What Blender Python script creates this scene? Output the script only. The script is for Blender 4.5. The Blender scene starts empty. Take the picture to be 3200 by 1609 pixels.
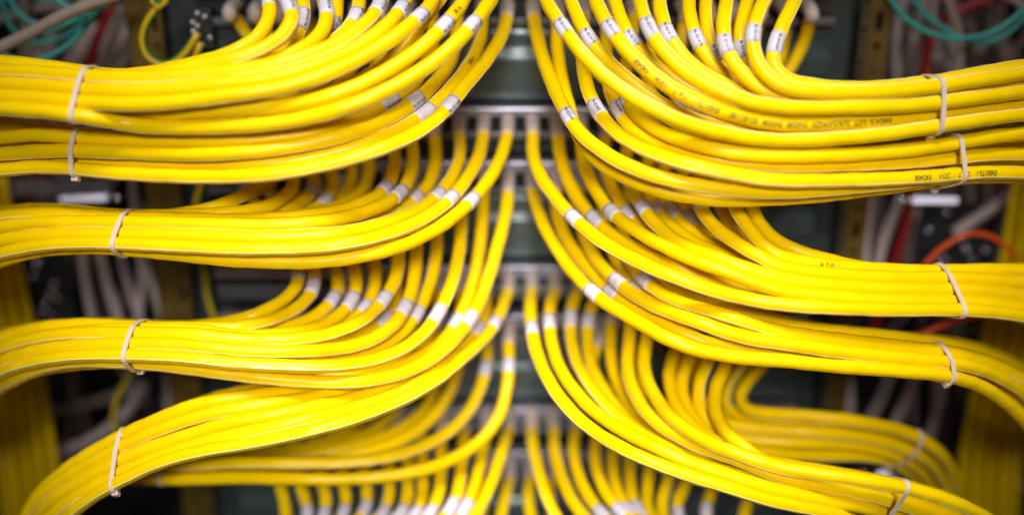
import bpy, bmesh, math, random
import numpy as np
from mathutils import Vector, Matrix
random.seed(7); rng = np.random.default_rng(7)
# ---------------------------------------------------------------- surveyed layout of the rack (0.1 mm deltas / metres)
CABLES = [
('Z','L',0,0.1127,'96 021633','-31,-270,2143 -13,-120,-30 -12,-120,-29 -11,-120,-28 -12,-121,-27 -15,-119,-31 -21,-117,-36 -29,-115,-38 -34,-113,-37 -44,-109,-39 -64,-89,-57 -83,-62,-68 -93,-52,-63 -99,-51,-55 -104,-49,-47 -109,-41,-42 -116,-20,-39 -119,-2,-35 -121,5,-29 -122,6,-21 -123,6,-13 -124,6,-9 -123,7,-6 -124,12,-5 -123,16,-2 -123,13,5 -122,-10,20 -108,-48,35 -120,-7,22 -118,37,4 -117,42,-1 -116,44,-3 -116,44,-4 -115,45,-4 -115,48,-5 -112,53,-6 -114,47,-7 -120,33,-9 -121,24,-12 -119,30,-19 -111,47,-27 -101,63,-35 -88,74,-46 -73,82,-58 -57,87,-68 -44,88,-75 -34,88,-81 -29,83,-87 -24,77,-94 -19,71,-101 -14,65,-104 -10,60,-109 -6,55,-110 -4,51,-114 -4,46,-115 -4,41,-117 -3,35,-119 -2,30,-120 0,24,-122 -1,21,-122 1,18,-123 1,16,-123 1,16,-123 1,16,-124 1,17,-122 1,18,-123'),
('Z','L',1,0.1125,'96 021632','-193,-270,2143 -10,-121,-29 -10,-121,-28 -10,-121,-28 -10,-121,-28 -13,-120,-31 -20,-117,-37 -27,-116,-37 -34,-114,-35 -47,-107,-43 -72,-81,-60 -88,-60,-65 -97,-54,-57 -101,-53,-50 -107,-48,-42 -115,-29,-37 -120,-7,-31 -123,4,-23 -123,6,-15 -124,7,-9 -124,8,-9 -124,14,-11 -121,22,-12 -121,28,-10 -121,30,-6 -121,29,0 -122,29,5 -120,32,4 -118,40,2 -116,44,0 -116,46,-3 -117,44,-5 -117,42,-4 -118,39,-2 -120,33,-1 -121,32,-2 -121,25,-6 -123,22,-11 -119,29,-18 -113,46,-27 -102,62,-34 -90,74,-45 -75,81,-57 -58,87,-67 -45,89,-75 -35,88,-81 -29,84,-87 -25,78,-94 -19,71,-100 -14,66,-105 -10,60,-109 -7,56,-111 -4,51,-114 -4,47,-115 -3,41,-118 -3,36,-119 -2,30,-121 -1,24,-122 0,21,-123 0,18,-123 1,17,-124 1,15,-123 1,16,-124 1,17,-123 1,18,-123'),
('Z','L',2,-1,'','-355,-270,2143 -9,-115,-47 -9,-116,-46 -13,-113,-49 -24,-111,-53 -33,-111,-45 -37,-114,-35 -41,-108,-48 -53,-83,-74 -73,-61,-80 -91,-54,-65 -101,-53,-51 -108,-48,-39 -117,-29,-31 -121,-7,-28 -123,4,-24 -123,6,-16 -124,6,-11 -124,7,-9 -124,10,-8 -123,17,-8 -123,22,-7 -122,24,0 -122,25,6 -122,26,8 -121,30,6 -118,39,1 -117,43,-2 -117,43,-6 -117,43,-5 -117,43,-4 -117,43,-2 -117,43,-1 -118,39,-3 -121,30,-6 -122,23,-11 -120,29,-18 -113,46,-26 -102,61,-35 -90,74,-44 -75,81,-57 -59,87,-68 -45,89,-74 -35,88,-81 -30,84,-87 -24,78,-94 -20,72,-101 -14,65,-105 -10,61,-108 -6,56,-111 -5,51,-114 -4,47,-116 -3,41,-117 -3,36,-120 -2,30,-121 -1,24,-122 0,21,-123 0,18,-123 1,17,-124 1,15,-123 1,16,-124 1,17,-123 1,18,-124'),
('Z','L',3,0.1065,'96 021631','-517,-270,2143 14,-120,-27 14,-121,-26 15,-121,-26 14,-120,-25 11,-120,-30 3,-119,-36 -13,-118,-35 -29,-117,-31 -47,-109,-34 -75,-85,-50 -91,-64,-55 -98,-58,-49 -101,-58,-43 -106,-53,-36 -114,-37,-31 -120,-21,-25 -122,-13,-17 -123,-7,-15 -123,0,-17 -124,4,-16 -123,6,-11 -124,8,-6 -123,16,-4 -120,31,-3 -118,38,0 -118,38,2 -117,42,-1 -116,45,-4 -116,44,-5 -117,42,-1 -117,41,2 -116,44,2 -118,39,1 -120,29,-5 -122,23,-11 -119,30,-19 -111,47,-27 -101,63,-35 -89,74,-46 -73,82,-58 -57,86,-68 -44,89,-74 -35,88,-81 -28,83,-88 -24,77,-94 -19,71,-100 -14,65,-105 -10,60,-108 -6,55,-111 -5,51,-113 -4,46,-116 -3,41,-117 -3,36,-119 -2,29,-120 -1,25,-122 0,20,-122 1,18,-123 1,17,-123 1,15,-124 1,16,-123 1,17,-123 0,18,-123'),
('Z','L',4,0.0955,'96 021630','-679,-270,2143 15,-122,-27 15,-122,-25 16,-123,-25 15,-122,-26 13,-121,-30 5,-121,-37 -8,-120,-36 -23,-119,-33 -47,-107,-44 -79,-80,-57 -96,-63,-51 -103,-60,-42 -108,-54,-33 -117,-38,-27 -122,-17,-22 -125,-9,-16 -125,-5,-13 -125,0,-15 -125,4,-12 -125,7,-9 -126,10,-4 -123,22,-3 -121,37,-2 -118,43,-1 -118,44,0 -118,44,-2 -117,45,-5 -118,44,-3 -119,42,2 -120,37,7 -120,35,6 -123,29,1 -123,23,-8 -122,26,-16 -116,41,-25 -106,60,-33 -94,72,-43 -79,81,-55 -63,86,-65 -48,90,-74 -37,89,-81 -30,86,-87 -26,80,-94 -20,73,-100 -15,67,-105 -11,62,-110 -7,57,-112 -5,52,-114 -3,48,-116 -4,42,-119 -3,37,-120 -2,30,-122 -1,26,-123 0,21,-125 0,18,-124 1,17,-125 1,16,-125 1,16,-124 1,17,-125 1,18,-125'),
('Z','L',5,0.0952,'96 021629','-841,-270,2143 17,-122,-25 18,-123,-25 18,-122,-23 18,-122,-25 16,-122,-29 12,-120,-36 1,-121,-36 -15,-119,-36 -46,-107,-45 -81,-80,-54 -98,-64,-46 -108,-54,-34 -117,-38,-28 -123,-15,-23 -124,-8,-18 -126,-5,-14 -125,-2,-12 -126,1,-9 -125,6,-7 -125,15,-3 -123,27,-2 -120,38,-2 -119,42,1 -119,41,1 -119,43,-2 -117,46,-7 -116,47,-3 -118,45,2 -121,34,8 -122,29,7 -124,26,2 -124,21,-7 -122,27,-16 -116,41,-25 -106,59,-33 -95,72,-42 -79,80,-54 -63,87,-66 -49,90,-74 -37,89,-81 -31,86,-87 -25,80,-93 -21,73,-101 -15,68,-105 -11,62,-109 -7,57,-112 -5,52,-115 -3,48,-116 -4,42,-119 -3,37,-120 -2,31,-123 -1,25,-123 0,21,-124 0,19,-125 1,16,-125 1,16,-125 1,16,-125 1,18,-124 1,18,-125'),
('Z','L',6,0.0887,'96 021628','-1003,-270,2143 22,-118,-34 22,-118,-34 23,-118,-36 22,-116,-43 19,-115,-45 12,-117,-41 -4,-116,-47 -40,-97,-64 -82,-68,-64 -102,-57,-45 -108,-55,-29 -115,-45,-21 -122,-16,-20 -123,4,-18 -124,10,-17 -123,14,-15 -124,15,-11 -123,17,-7 -123,26,-3 -121,32,-1 -119,35,-1 -119,38,0 -118,43,2 -117,44,-2 -117,45,-4 -118,41,3 -120,28,15 -122,12,27 -122,12,23 -124,13,10 -123,18,-5 -121,28,-19 -113,46,-26 -103,61,-35 -91,74,-44 -76,81,-56 -60,87,-67 -46,89,-74 -36,88,-81 -30,85,-87 -25,78,-94 -20,72,-101 -14,66,-105 -10,61,-108 -7,56,-112 -4,52,-114 -4,47,-116 -4,41,-117 -3,36,-120 -2,31,-121 -1,25,-123 0,20,-123 1,19,-124 1,16,-124 1,16,-124 1,16,-124 1,17,-124 0,18,-123'),
('Z','L',7,0.0878,'96 021627','-1165,-270,2143 29,-115,-41 30,-114,-42 29,-113,-47 28,-111,-51 20,-115,-45 10,-116,-45 -11,-105,-67 -53,-81,-78 -89,-68,-54 -104,-63,-31 -113,-50,-22 -121,-20,-20 -124,3,-21 -123,12,-22 -121,22,-22 -119,31,-22 -121,32,-16 -122,25,-7 -124,20,1 -123,24,6 -121,32,7 -118,42,6 -116,46,2 -118,43,1 -119,39,4 -120,37,10 -120,31,13 -122,29,12 -123,24,4 -123,21,-7 -121,28,-18 -114,43,-25 -105,61,-34 -92,72,-44 -77,81,-55 -61,87,-67 -47,90,-74 -37,88,-81 -30,85,-87 -25,79,-94 -20,73,-100 -15,66,-105 -10,62,-109 -7,56,-112 -5,52,-114 -3,47,-116 -4,42,-118 -3,36,-120 -2,31,-122 -1,25,-122 0,21,-124 1,18,-124 0,17,-124 2,15,-125 1,17,-124 0,17,-124 1,18,-124'),
('Z','L',8,0.0946,'96 021626','-1327,-270,2143 37,-116,-25 36,-117,-25 37,-117,-25 38,-115,-29 40,-113,-34 39,-113,-34 38,-114,-33 28,-111,-49 -16,-96,-74 -68,-81,-65 -95,-68,-42 -110,-50,-31 -120,-17,-24 -123,5,-19 -124,11,-14 -123,12,-14 -123,13,-17 -123,14,-14 -122,22,-9 -121,31,-2 -119,36,3 -119,38,5 -117,42,5 -117,44,1 -116,45,0 -116,44,4 -120,33,12 -122,15,19 -123,15,16 -123,15,5 -123,19,-8 -120,30,-19 -112,47,-27 -102,62,-35 -90,73,-45 -75,82,-57 -58,87,-67 -45,89,-75 -36,88,-80 -29,83,-88 -25,78,-94 -19,72,-100 -14,65,-105 -10,61,-109 -7,56,-111 -4,51,-113 -4,46,-116 -3,42,-118 -3,36,-119 -2,29,-121 -1,25,-122 0,21,-123 0,18,-123 1,16,-124 1,16,-123 1,16,-124 1,17,-124 1,18,-123'),
('Z','L',9,0.0876,'96 021625','-1489,-270,2143 49,-110,-37 50,-108,-39 53,-106,-43 49,-107,-43 43,-113,-35 32,-113,-44 11,-99,-74 -32,-78,-92 -77,-71,-68 -105,-57,-37 -119,-30,-23 -124,1,-21 -123,14,-20 -122,27,-20 -120,31,-17 -122,29,-11 -123,23,-3 -124,20,5 -122,27,8 -120,37,7 -117,45,6 -118,45,2 -118,42,1 -119,40,3 -120,36,7 -121,32,10 -122,31,8 -123,25,2 -123,21,-8 -122,27,-17 -115,43,-25 -105,60,-33 -93,72,-43 -78,81,-56 -62,87,-66 -48,89,-74 -37,89,-80 -30,86,-87 -25,79,-94 -20,73,-101 -15,67,-105 -11,61,-109 -7,57,-112 -4,52,-114 -4,47,-116 -4,43,-118 -3,36,-121 -2,31,-121 -1,25,-124 0,21,-123 0,18,-125 1,17,-124 1,16,-125 2,16,-124 0,17,-125 1,18,-124'),
('Z','L',10,0.1142,'96 021624','-1651,-270,2143 44,-115,-15 43,-116,-11 41,-116,-9 40,-117,-7 42,-116,-10 47,-114,-17 53,-108,-31 56,-103,-37 57,-102,-43 30,-93,-74 -47,-79,-79 -92,-61,-54 -113,-33,-37 -121,-5,-27 -122,2,-22 -121,5,-26 -120,7,-27 -122,13,-17 -121,27,-1 -118,37,8 -117,40,10 -117,41,9 -116,41,5 -117,43,3 -115,45,0 -115,45,4 -119,34,10 -122,18,12 -122,19,9 -123,18,-1 -122,21,-11 -118,32,-20 -110,48,-27 -100,64,-36 -88,74,-46 -72,82,-58 -57,87,-68 -43,88,-75 -35,87,-81 -28,83,-87 -24,77,-95 -19,70,-100 -13,65,-105 -10,60,-108 -6,55,-111 -5,51,-113 -3,46,-115 -4,41,-117 -3,35,-118 -2,29,-121 -1,25,-121 0,20,-122 1,18,-123 1,16,-123 1,16,-123 1,16,-123 1,17,-123 0,18,-122'),
('Z','L',11,0.0955,'96 021623','-1813,-270,2143 57,-111,-15 56,-110,-15 61,-108,-19 74,-94,-37 68,-99,-33 52,-112,-19 47,-113,-27 34,-109,-49 3,-100,-73 -51,-85,-75 -92,-63,-56 -115,-22,-40 -119,18,-32 -117,33,-29 -118,31,-29 -120,28,-23 -121,30,-11 -121,33,2 -120,34,7 -119,37,9 -119,40,7 -118,41,5 -118,43,1 -118,41,1 -121,31,7 -124,15,11 -124,13,9 -124,14,1 -124,18,-8 -120,28,-18 -114,45,-25 -104,61,-34 -92,73,-44 -77,81,-56 -60,87,-67 -47,89,-74 -36,88,-81 -30,85,-87 -25,79,-94 -20,72,-100 -14,67,-105 -10,61,-109 -7,56,-112 -5,52,-114 -4,47,-116 -3,42,-117 -3,36,-120 -2,30,-122 -1,25,-122 0,21,-124 0,18,-124 1,17,-124 1,16,-124 1,16,-124 1,17,-124 1,18,-124'),
('A','L',0,0.1127,'96 021645','-30,-270,1758 -13,-117,-44 -18,-116,-41 -26,-117,-39 -33,-114,-38 -40,-113,-39 -44,-111,-36 -46,-111,-35 -50,-106,-43 -59,-95,-57 -72,-86,-56 -83,-83,-44 -92,-78,-33 -104,-62,-29 -117,-34,-31 -120,-18,-29 -122,-15,-24 -123,-14,-20 -124,-7,-16 -124,8,-12 -124,18,-10 -123,22,-7 -124,21,-4 -123,22,-2 -123,21,0 -124,22,2 -122,25,4 -122,31,3 -121,33,-1 -120,34,-7 -119,34,-15 -119,34,-22 -119,33,-24 -119,31,-24 -119,29,-25 -120,29,-22 -121,23,-19 -123,21,-15 -121,28,-17 -114,44,-24 -105,60,-34 -92,73,-43 -77,81,-56 -61,87,-66 -46,89,-75 -37,89,-80 -29,85,-88 -25,79,-94 -20,72,-100 -15,66,-105 -10,62,-109 -7,56,-112 -5,52,-114 -3,47,-116 -4,42,-118 -3,36,-119 -2,30,-122 -1,25,-123 0,21,-123 0,19,-124 1,16,-124 1,16,-125 2,16,-124 0,17,-124 1,18,-124'),
('A','L',1,0.1135,'','-192,-270,1758 4,-114,-51 -5,-114,-51 -17,-113,-49 -30,-112,-49 -37,-111,-43 -41,-112,-37 -46,-110,-39 -58,-100,-46 -71,-89,-50 -82,-85,-43 -89,-82,-32 -100,-70,-26 -113,-43,-28 -120,-22,-27 -122,-16,-22 -124,-14,-15 -124,-9,-10 -125,5,-9 -123,17,-9 -123,22,-6 -123,22,-4 -123,23,-3 -123,23,-3 -122,26,-1 -121,30,-3 -121,34,-5 -120,35,-7 -120,34,-10 -119,34,-14 -119,33,-18 -119,32,-23 -119,29,-27 -118,27,-28 -120,26,-26 -121,23,-20 -123,20,-16 -120,28,-17 -114,45,-25 -103,61,-33 -92,73,-44 -76,82,-56 -60,86,-67 -46,90,-75 -36,88,-80 -30,85,-88 -24,78,-94 -20,72,-100 -15,66,-105 -10,61,-109 -6,56,-111 -5,52,-114 -4,47,-116 -3,42,-118 -3,36,-119 -3,30,-122 -1,25,-122 0,21,-124 1,18,-123 1,16,-124 1,16,-124 1,16,-124 1,17,-124 0,18,-124'),
('A','L',2,0.1073,'96 021647','-354,-270,1758 6,-116,-45 3,-117,-44 -3,-117,-44 -13,-116,-46 -25,-114,-42 -35,-115,-37 -42,-112,-34 -57,-105,-37 -72,-93,-41 -82,-88,-37 -87,-85,-26 -99,-73,-22 -113,-47,-22 -121,-26,-21 -122,-19,-17 -123,-17,-13 -124,-9,-10 -125,6,-9 -123,21,-9 -122,24,-6 -123,25,-4 -122,23,-1 -123,25,-2 -122,29,-4 -119,36,-8 -118,38,-11 -119,37,-14 -120,34,-15 -119,33,-17 -118,34,-21 -118,35,-22 -118,36,-22 -118,34,-22 -121,27,-17 -122,22,-15 -121,28,-17 -113,45,-25 -104,61,-34 -91,73,-44 -77,81,-56 -59,87,-67 -46,89,-75 -36,89,-80 -29,84,-88 -25,79,-94 -20,71,-100 -15,67,-105 -9,61,-109 -7,56,-111 -5,51,-114 -4,47,-116 -3,42,-118 -3,36,-119 -2,30,-122 -1,25,-122 0,21,-123 0,18,-124 1,16,-124 1,16,-124 1,16,-124 1,17,-124 1,18,-123'),
('A','L',3,0.1078,'96 021649','-516,-270,1758 18,-114,-44 10,-116,-46 -2,-115,-46 -13,-114,-48 -21,-114,-43 -28,-115,-37 -42,-113,-34 -60,-102,-35 -76,-92,-34 -82,-89,-29 -89,-84,-22 -105,-63,-20 -118,-31,-21 -121,-17,-18 -123,-14,-12 -124,-6,-8 -124,7,-6 -123,17,-3 -122,22,-2 -122,23,-3 -122,24,-2 -122,24,-1 -122,26,-1 -120,29,0 -120,32,0 -119,36,-7 -118,35,-16 -118,36,-20 -117,35,-20 -118,35,-17 -118,35,-16 -119,32,-16 -121,25,-14 -122,22,-13 -119,30,-19 -112,47,-26 -101,63,-35 -88,74,-45 -74,82,-58 -57,86,-68 -44,89,-74 -35,88,-81 -29,83,-88 -24,77,-94 -19,71,-100 -14,65,-105 -10,61,-108 -6,55,-111 -5,51,-113 -3,46,-116 -4,41,-117 -3,36,-119 -2,29,-121 -1,25,-121 0,21,-123 1,17,-123 1,17,-123 1,15,-123 1,16,-124 1,17,-123 0,18,-123'),
('A','L',4,0.0875,'96 021650','-678,-270,1758 27,-85,-87 6,-88,-88 -12,-100,-73 -21,-113,-51 -29,-114,-41 -48,-107,-42 -69,-96,-41 -82,-89,-29 -89,-86,-20 -100,-71,-19 -116,-41,-23 -121,-22,-21 -123,-17,-14 -124,-12,-7 -125,-1,-4 -124,15,-5 -123,23,-5 -122,24,-4 -123,24,-1 -123,24,4 -122,27,6 -120,32,7 -120,36,8 -119,38,8 -119,37,4 -119,37,-2 -119,36,-9 -120,35,-13 -119,36,-16 -119,33,-14 -122,26,-14 -122,22,-13 -120,28,-17 -114,45,-26 -104,61,-33 -91,73,-44 -76,81,-57 -60,87,-67 -46,89,-74 -36,89,-81 -29,84,-87 -25,79,-94 -20,72,-100 -14,66,-105 -10,61,-109 -7,56,-112 -5,51,-113 -3,47,-116 -4,42,-118 -3,36,-120 -2,30,-121 -1,25,-122 0,21,-124 1,18,-123 1,16,-124 1,16,-124 1,16,-124 0,17,-124 1,18,-124'),
('A','L',5,0.1092,'96 021651','-840,-270,1758 13,-54,-111 -3,-68,-103 -15,-102,-69 -20,-114,-45 -32,-113,-42 -53,-102,-46 -70,-94,-42 -79,-91,-34 -90,-81,-26 -109,-53,-26 -119,-27,-22 -122,-18,-16 -124,-14,-4 -124,-4,4 -124,14,3 -122,22,-6 -122,25,-9 -122,24,-6 -122,25,2 -121,27,5 -120,33,8 -119,37,7 -118,39,3 -119,37,-4 -118,37,-10 -118,37,-14 -118,36,-16 -119,36,-15 -119,33,-15 -121,26,-13 -122,22,-14 -119,29,-18 -113,47,-26 -102,62,-34 -89,73,-45 -75,82,-57 -58,87,-68 -45,89,-75 -35,88,-80 -29,83,-88 -24,78,-94 -20,71,-100 -14,66,-105 -9,60,-109 -7,56,-111 -5,51,-113 -3,46,-116 -4,42,-117 -3,35,-119 -2,30,-121 -1,25,-122 0,21,-123 1,18,-123 1,16,-124 1,16,-123 1,16,-124 1,17,-123 0,18,-123'),
('A','L',6,-1,'','-1002,-270,1758 12,9,-123 -7,-28,-119 -19,-105,-63 -22,-115,-41 -34,-111,-45 -52,-102,-51 -66,-95,-47 -76,-91,-38 -94,-73,-33 -114,-41,-32 -121,-21,-22 -123,-17,-8 -124,-10,6 -125,7,4 -123,21,-6 -122,24,-10 -122,25,-5 -122,26,1 -122,27,5 -120,32,7 -119,37,7 -119,39,2 -118,39,-4 -119,38,-11 -118,37,-13 -118,37,-14 -119,37,-14 -119,35,-14 -121,27,-12 -122,22,-13 -120,28,-18 -114,46,-26 -103,61,-34 -90,73,-44 -76,82,-56 -59,86,-68 -46,90,-74 -35,88,-81 -30,84,-87 -24,78,-94 -20,72,-101 -14,66,-105 -10,61,-108 -7,56,-112 -4,51,-113 -4,47,-116 -4,41,-118 -3,36,-119 -2,30,-121 -1,25,-123 0,21,-123 1,18,-123 1,16,-124 1,16,-124 1,16,-124 1,17,-123 0,18,-124'),
('A','L',7,-1,'','-1164,-270,1758 12,57,-111 -3,25,-121 -10,-93,-78 -14,-117,-43 -30,-114,-45 -50,-104,-50 -63,-97,-48 -72,-93,-44 -93,-73,-43 -113,-39,-37 -122,-21,-21 -125,-16,-1 -126,-6,4 -125,11,-2 -124,22,-7 -123,24,-7 -123,26,-2 -123,29,2 -122,32,7 -120,36,8 -119,40,6 -119,40,0 -120,40,-7 -119,39,-9 -119,38,-11 -120,39,-12 -120,36,-11 -121,31,-11 -124,22,-12 -122,26,-16 -116,42,-25 -106,59,-32 -94,72,-43 -79,81,-54 -63,86,-66 -48,90,-74 -37,90,-80 -31,85,-87 -25,80,-94 -21,73,-101 -15,67,-105 -10,62,-109 -7,57,-112 -5,53,-115 -4,47,-116 -4,43,-119 -3,36,-120 -2,31,-122 -1,25,-123 0,22,-125 1,18,-124 1,16,-125 1,16,-125 1,17,-125 0,17,-124 1,18,-125'),
('A','L',8,-1,'','-1326,-270,1758 10,88,-88 -12,71,-100 -19,-37,-104 -5,-115,-47 -18,-116,-43 -38,-107,-51 -53,-101,-52 -63,-96,-49 -83,-79,-49 -106,-44,-46 -119,-24,-26 -124,-18,-6 -124,-8,1 -125,8,-2 -123,20,-5 -122,25,-7 -122,26,-6 -122,29,-4 -121,32,0 -119,37,0 -118,41,-2 -117,44,-6 -117,43,-9 -117,42,-12 -117,41,-14 -117,40,-13 -119,37,-14 -121,29,-12 -122,22,-13 -120,29,-18 -114,45,-25 -103,61,-34 -91,73,-44 -76,81,-57 -60,87,-67 -45,89,-74 -36,89,-81 -29,84,-87 -25,78,-94 -20,72,-101 -14,66,-105 -10,61,-108 -7,56,-112 -4,51,-114 -4,47,-115 -4,42,-118 -3,36,-120 -2,30,-121 -1,25,-122 0,21,-123 1,18,-124 1,16,-124 1,16,-124 1,16,-124 1,17,-123 0,18,-124'),
('A','L',9,-1,'','-1488,-270,1758 19,101,-71 9,66,-103 4,-15,-120 -2,-112,-54 -22,-114,-47 -44,-106,-51 -55,-100,-51 -66,-93,-53 -90,-65,-57 -114,-31,-42 -122,-20,-21 -124,-12,-11 -125,4,-8 -124,19,-7 -123,25,-8 -123,27,-7 -122,28,-6 -122,31,-5 -120,34,-6 -119,40,-8 -118,41,-10 -118,42,-12 -118,40,-15 -118,39,-16 -119,38,-16 -119,36,-16 -122,29,-14 -122,23,-14 -122,27,-16 -115,42,-25 -105,60,-33 -93,72,-43 -79,81,-55 -62,87,-66 -47,90,-74 -37,89,-81 -30,85,-87 -25,79,-94 -20,73,-100 -15,67,-105 -10,61,-109 -7,57,-112 -5,52,-114 -4,47,-117 -3,43,-118 -3,36,-120 -3,31,-122 -1,25,-123 0,21,-124 1,18,-124 1,17,-124 1,16,-125 1,16,-125 1,17,-124 0,18,-124'),
('A','L',10,-1,'','-1650,-270,1758 19,108,-59 28,30,-110 14,-47,-100 -15,-89,-85 -31,-102,-66 -43,-98,-65 -55,-93,-63 -80,-68,-66 -106,-35,-55 -119,-21,-31 -124,-10,-16 -124,7,-11 -123,20,-11 -122,26,-8 -122,28,-7 -121,29,-6 -121,32,-8 -119,36,-9 -118,39,-12 -118,39,-15 -118,39,-17 -118,39,-18 -118,37,-19 -119,34,-18 -119,32,-17 -122,26,-16 -122,21,-13 -121,28,-18 -114,45,-25 -103,61,-33 -92,73,-44 -76,81,-56 -61,86,-67 -46,90,-74 -36,88,-81 -29,85,-87 -25,78,-94 -20,72,-101 -14,67,-105 -10,61,-109 -7,56,-111 -5,52,-114 -4,46,-116 -3,42,-118 -3,36,-119 -2,31,-122 -1,24,-122 0,21,-124 0,18,-123 1,17,-124 1,16,-125 1,16,-124 1,17,-124 1,18,-123'),
('A','L',11,-1,'','-1812,-270,1758 18,115,-47 39,55,-94 80,0,-96 3,-40,-110 -15,-111,-56 -31,-110,-51 -47,-103,-56 -70,-80,-66 -99,-43,-63 -117,-21,-40 -124,-9,-23 -124,9,-19 -122,23,-21 -121,25,-20 -122,25,-20 -123,25,-17 -121,29,-16 -120,35,-15 -119,37,-16 -119,39,-15 -118,40,-16 -119,40,-17 -119,38,-16 -120,33,-15 -121,31,-14 -123,27,-14 -123,21,-13 -122,26,-16 -116,42,-24 -106,59,-32 -94,72,-43 -80,81,-55 -63,87,-66 -48,89,-73 -37,90,-81 -31,86,-87 -25,79,-94 -21,74,-100 -15,67,-105 -10,62,-110 -7,57,-112 -5,52,-114 -4,47,-117 -3,43,-118 -3,37,-120 -3,30,-122 -1,26,-124 0,21,-124 1,18,-124 1,17,-125 1,16,-125 1,16,-125 1,17,-125 0,18,-124'),
('B','L',0,0.0835,'','-28,-270,988 -14,-118,-37 -17,-118,-35 -25,-117,-35 -35,-113,-39 -44,-109,-41 -50,-108,-35 -55,-108,-29 -64,-103,-30 -76,-94,-31 -85,-86,-28 -90,-84,-19 -96,-78,-11 -111,-55,-12 -121,-23,-16 -123,-8,-14 -124,-6,-6 -125,-4,0 -124,-1,4 -124,9,2 -124,15,4 -123,17,7 -123,18,8 -123,17,7 -123,18,6 -123,20,2 -122,25,-3 -120,31,-12 -118,34,-17 -118,35,-25 -115,33,-32 -114,32,-40 -112,31,-43 -112,31,-46 -111,30,-47 -111,31,-48 -113,28,-43 -119,23,-30 -121,22,-18 -120,29,-17 -112,46,-25 -102,63,-34 -90,73,-45 -75,82,-57 -58,87,-68 -45,89,-74 -35,88,-81 -29,83,-88 -24,78,-94 -20,71,-100 -14,66,-105 -9,60,-108 -7,56,-111 -5,51,-114 -3,47,-115 -4,41,-118 -3,36,-119 -2,29,-121 -1,25,-122 0,21,-123 1,18,-123 1,16,-123 1,16,-124 1,16,-124 1,17,-123 0,18,-123'),
('B','L',1,0.0892,'','-190,-270,988 -5,-121,-28 -8,-122,-27 -15,-121,-24 -24,-118,-28 -34,-115,-33 -43,-113,-34 -48,-111,-28 -56,-108,-25 -71,-100,-23 -83,-90,-19 -88,-88,-10 -93,-83,-5 -106,-63,-5 -120,-29,-11 -124,-10,-9 -124,-6,-4 -124,-6,0 -125,-4,1 -124,5,1 -124,13,0 -124,16,1 -123,17,0 -123,19,-1 -123,19,-2 -122,22,-5 -121,29,-11 -118,36,-18 -115,41,-25 -113,41,-30 -114,38,-34 -113,36,-38 -113,34,-40 -112,33,-41 -113,33,-41 -115,31,-37 -119,24,-27 -121,22,-17 -120,30,-18 -112,46,-25 -102,62,-34 -90,74,-45 -74,82,-57 -58,86,-68 -45,89,-74 -35,88,-81 -29,84,-87 -24,78,-95 -20,71,-100 -14,65,-105 -10,61,-108 -6,55,-111 -5,51,-114 -4,47,-115 -3,41,-118 -3,36,-119 -2,29,-121 -1,25,-122 0,21,-122 1,18,-124 1,16,-123 1,16,-124 1,16,-123 0,17,-123 1,18,-124'),
('B','L',2,0.0774,'','-352,-270,988 10,-121,-34 6,-121,-34 -6,-121,-35 -23,-117,-40 -36,-114,-39 -45,-114,-30 -54,-111,-20 -69,-104,-15 -82,-95,-13 -88,-90,-7 -92,-86,1 -103,-71,2 -120,-39,-2 -124,-17,-4 -126,-12,0 -125,-6,2 -126,1,2 -126,9,0 -125,15,0 -124,19,-3 -125,21,-5 -124,21,-6 -123,22,-7 -123,25,-9 -121,33,-13 -119,38,-17 -118,39,-21 -117,38,-26 -116,40,-30 -114,40,-34 -116,36,-35 -115,35,-36 -117,33,-35 -119,28,-27 -123,22,-18 -122,26,-17 -116,42,-23 -107,59,-32 -94,72,-42 -79,80,-55 -63,87,-66 -48,90,-74 -38,89,-80 -30,86,-87 -26,80,-94 -20,73,-100 -15,67,-106 -11,62,-109 -7,57,-112 -5,53,-114 -4,47,-117 -3,43,-118 -3,36,-121 -2,31,-122 -1,25,-123 0,22,-124 0,18,-125 1,17,-125 1,16,-125 1,16,-125 1,17,-124 1,18,-125'),
('B','L',3,0.0627,'','-514,-270,988 14,-98,-77 0,-94,-81 -22,-97,-74 -38,-109,-46 -48,-112,-26 -62,-107,-16 -77,-97,-13 -86,-90,-5 -89,-88,2 -97,-78,5 -114,-49,0 -123,-18,-4 -125,-7,-1 -124,-6,1 -125,-2,3 -124,7,1 -125,13,0 -124,4,1 -123,-19,7 -124,-10,3 -119,32,-11 -112,52,-17 -112,52,-18 -115,45,-16 -118,38,-17 -118,37,-19 -117,36,-23 -117,35,-26 -116,35,-29 -116,34,-31 -116,34,-31 -117,32,-29 -120,26,-22 -122,22,-16 -120,28,-17 -113,46,-25 -103,62,-34 -90,73,-45 -76,81,-56 -59,87,-68 -45,89,-74 -35,88,-81 -30,85,-87 -24,78,-94 -20,71,-101 -14,66,-105 -10,61,-108 -7,56,-112 -4,51,-113 -4,47,-116 -4,41,-117 -3,36,-120 -2,30,-121 -1,25,-122 0,21,-123 1,18,-124 1,16,-123 1,16,-124 1,16,-124 1,17,-124 0,18,-123'),
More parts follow.
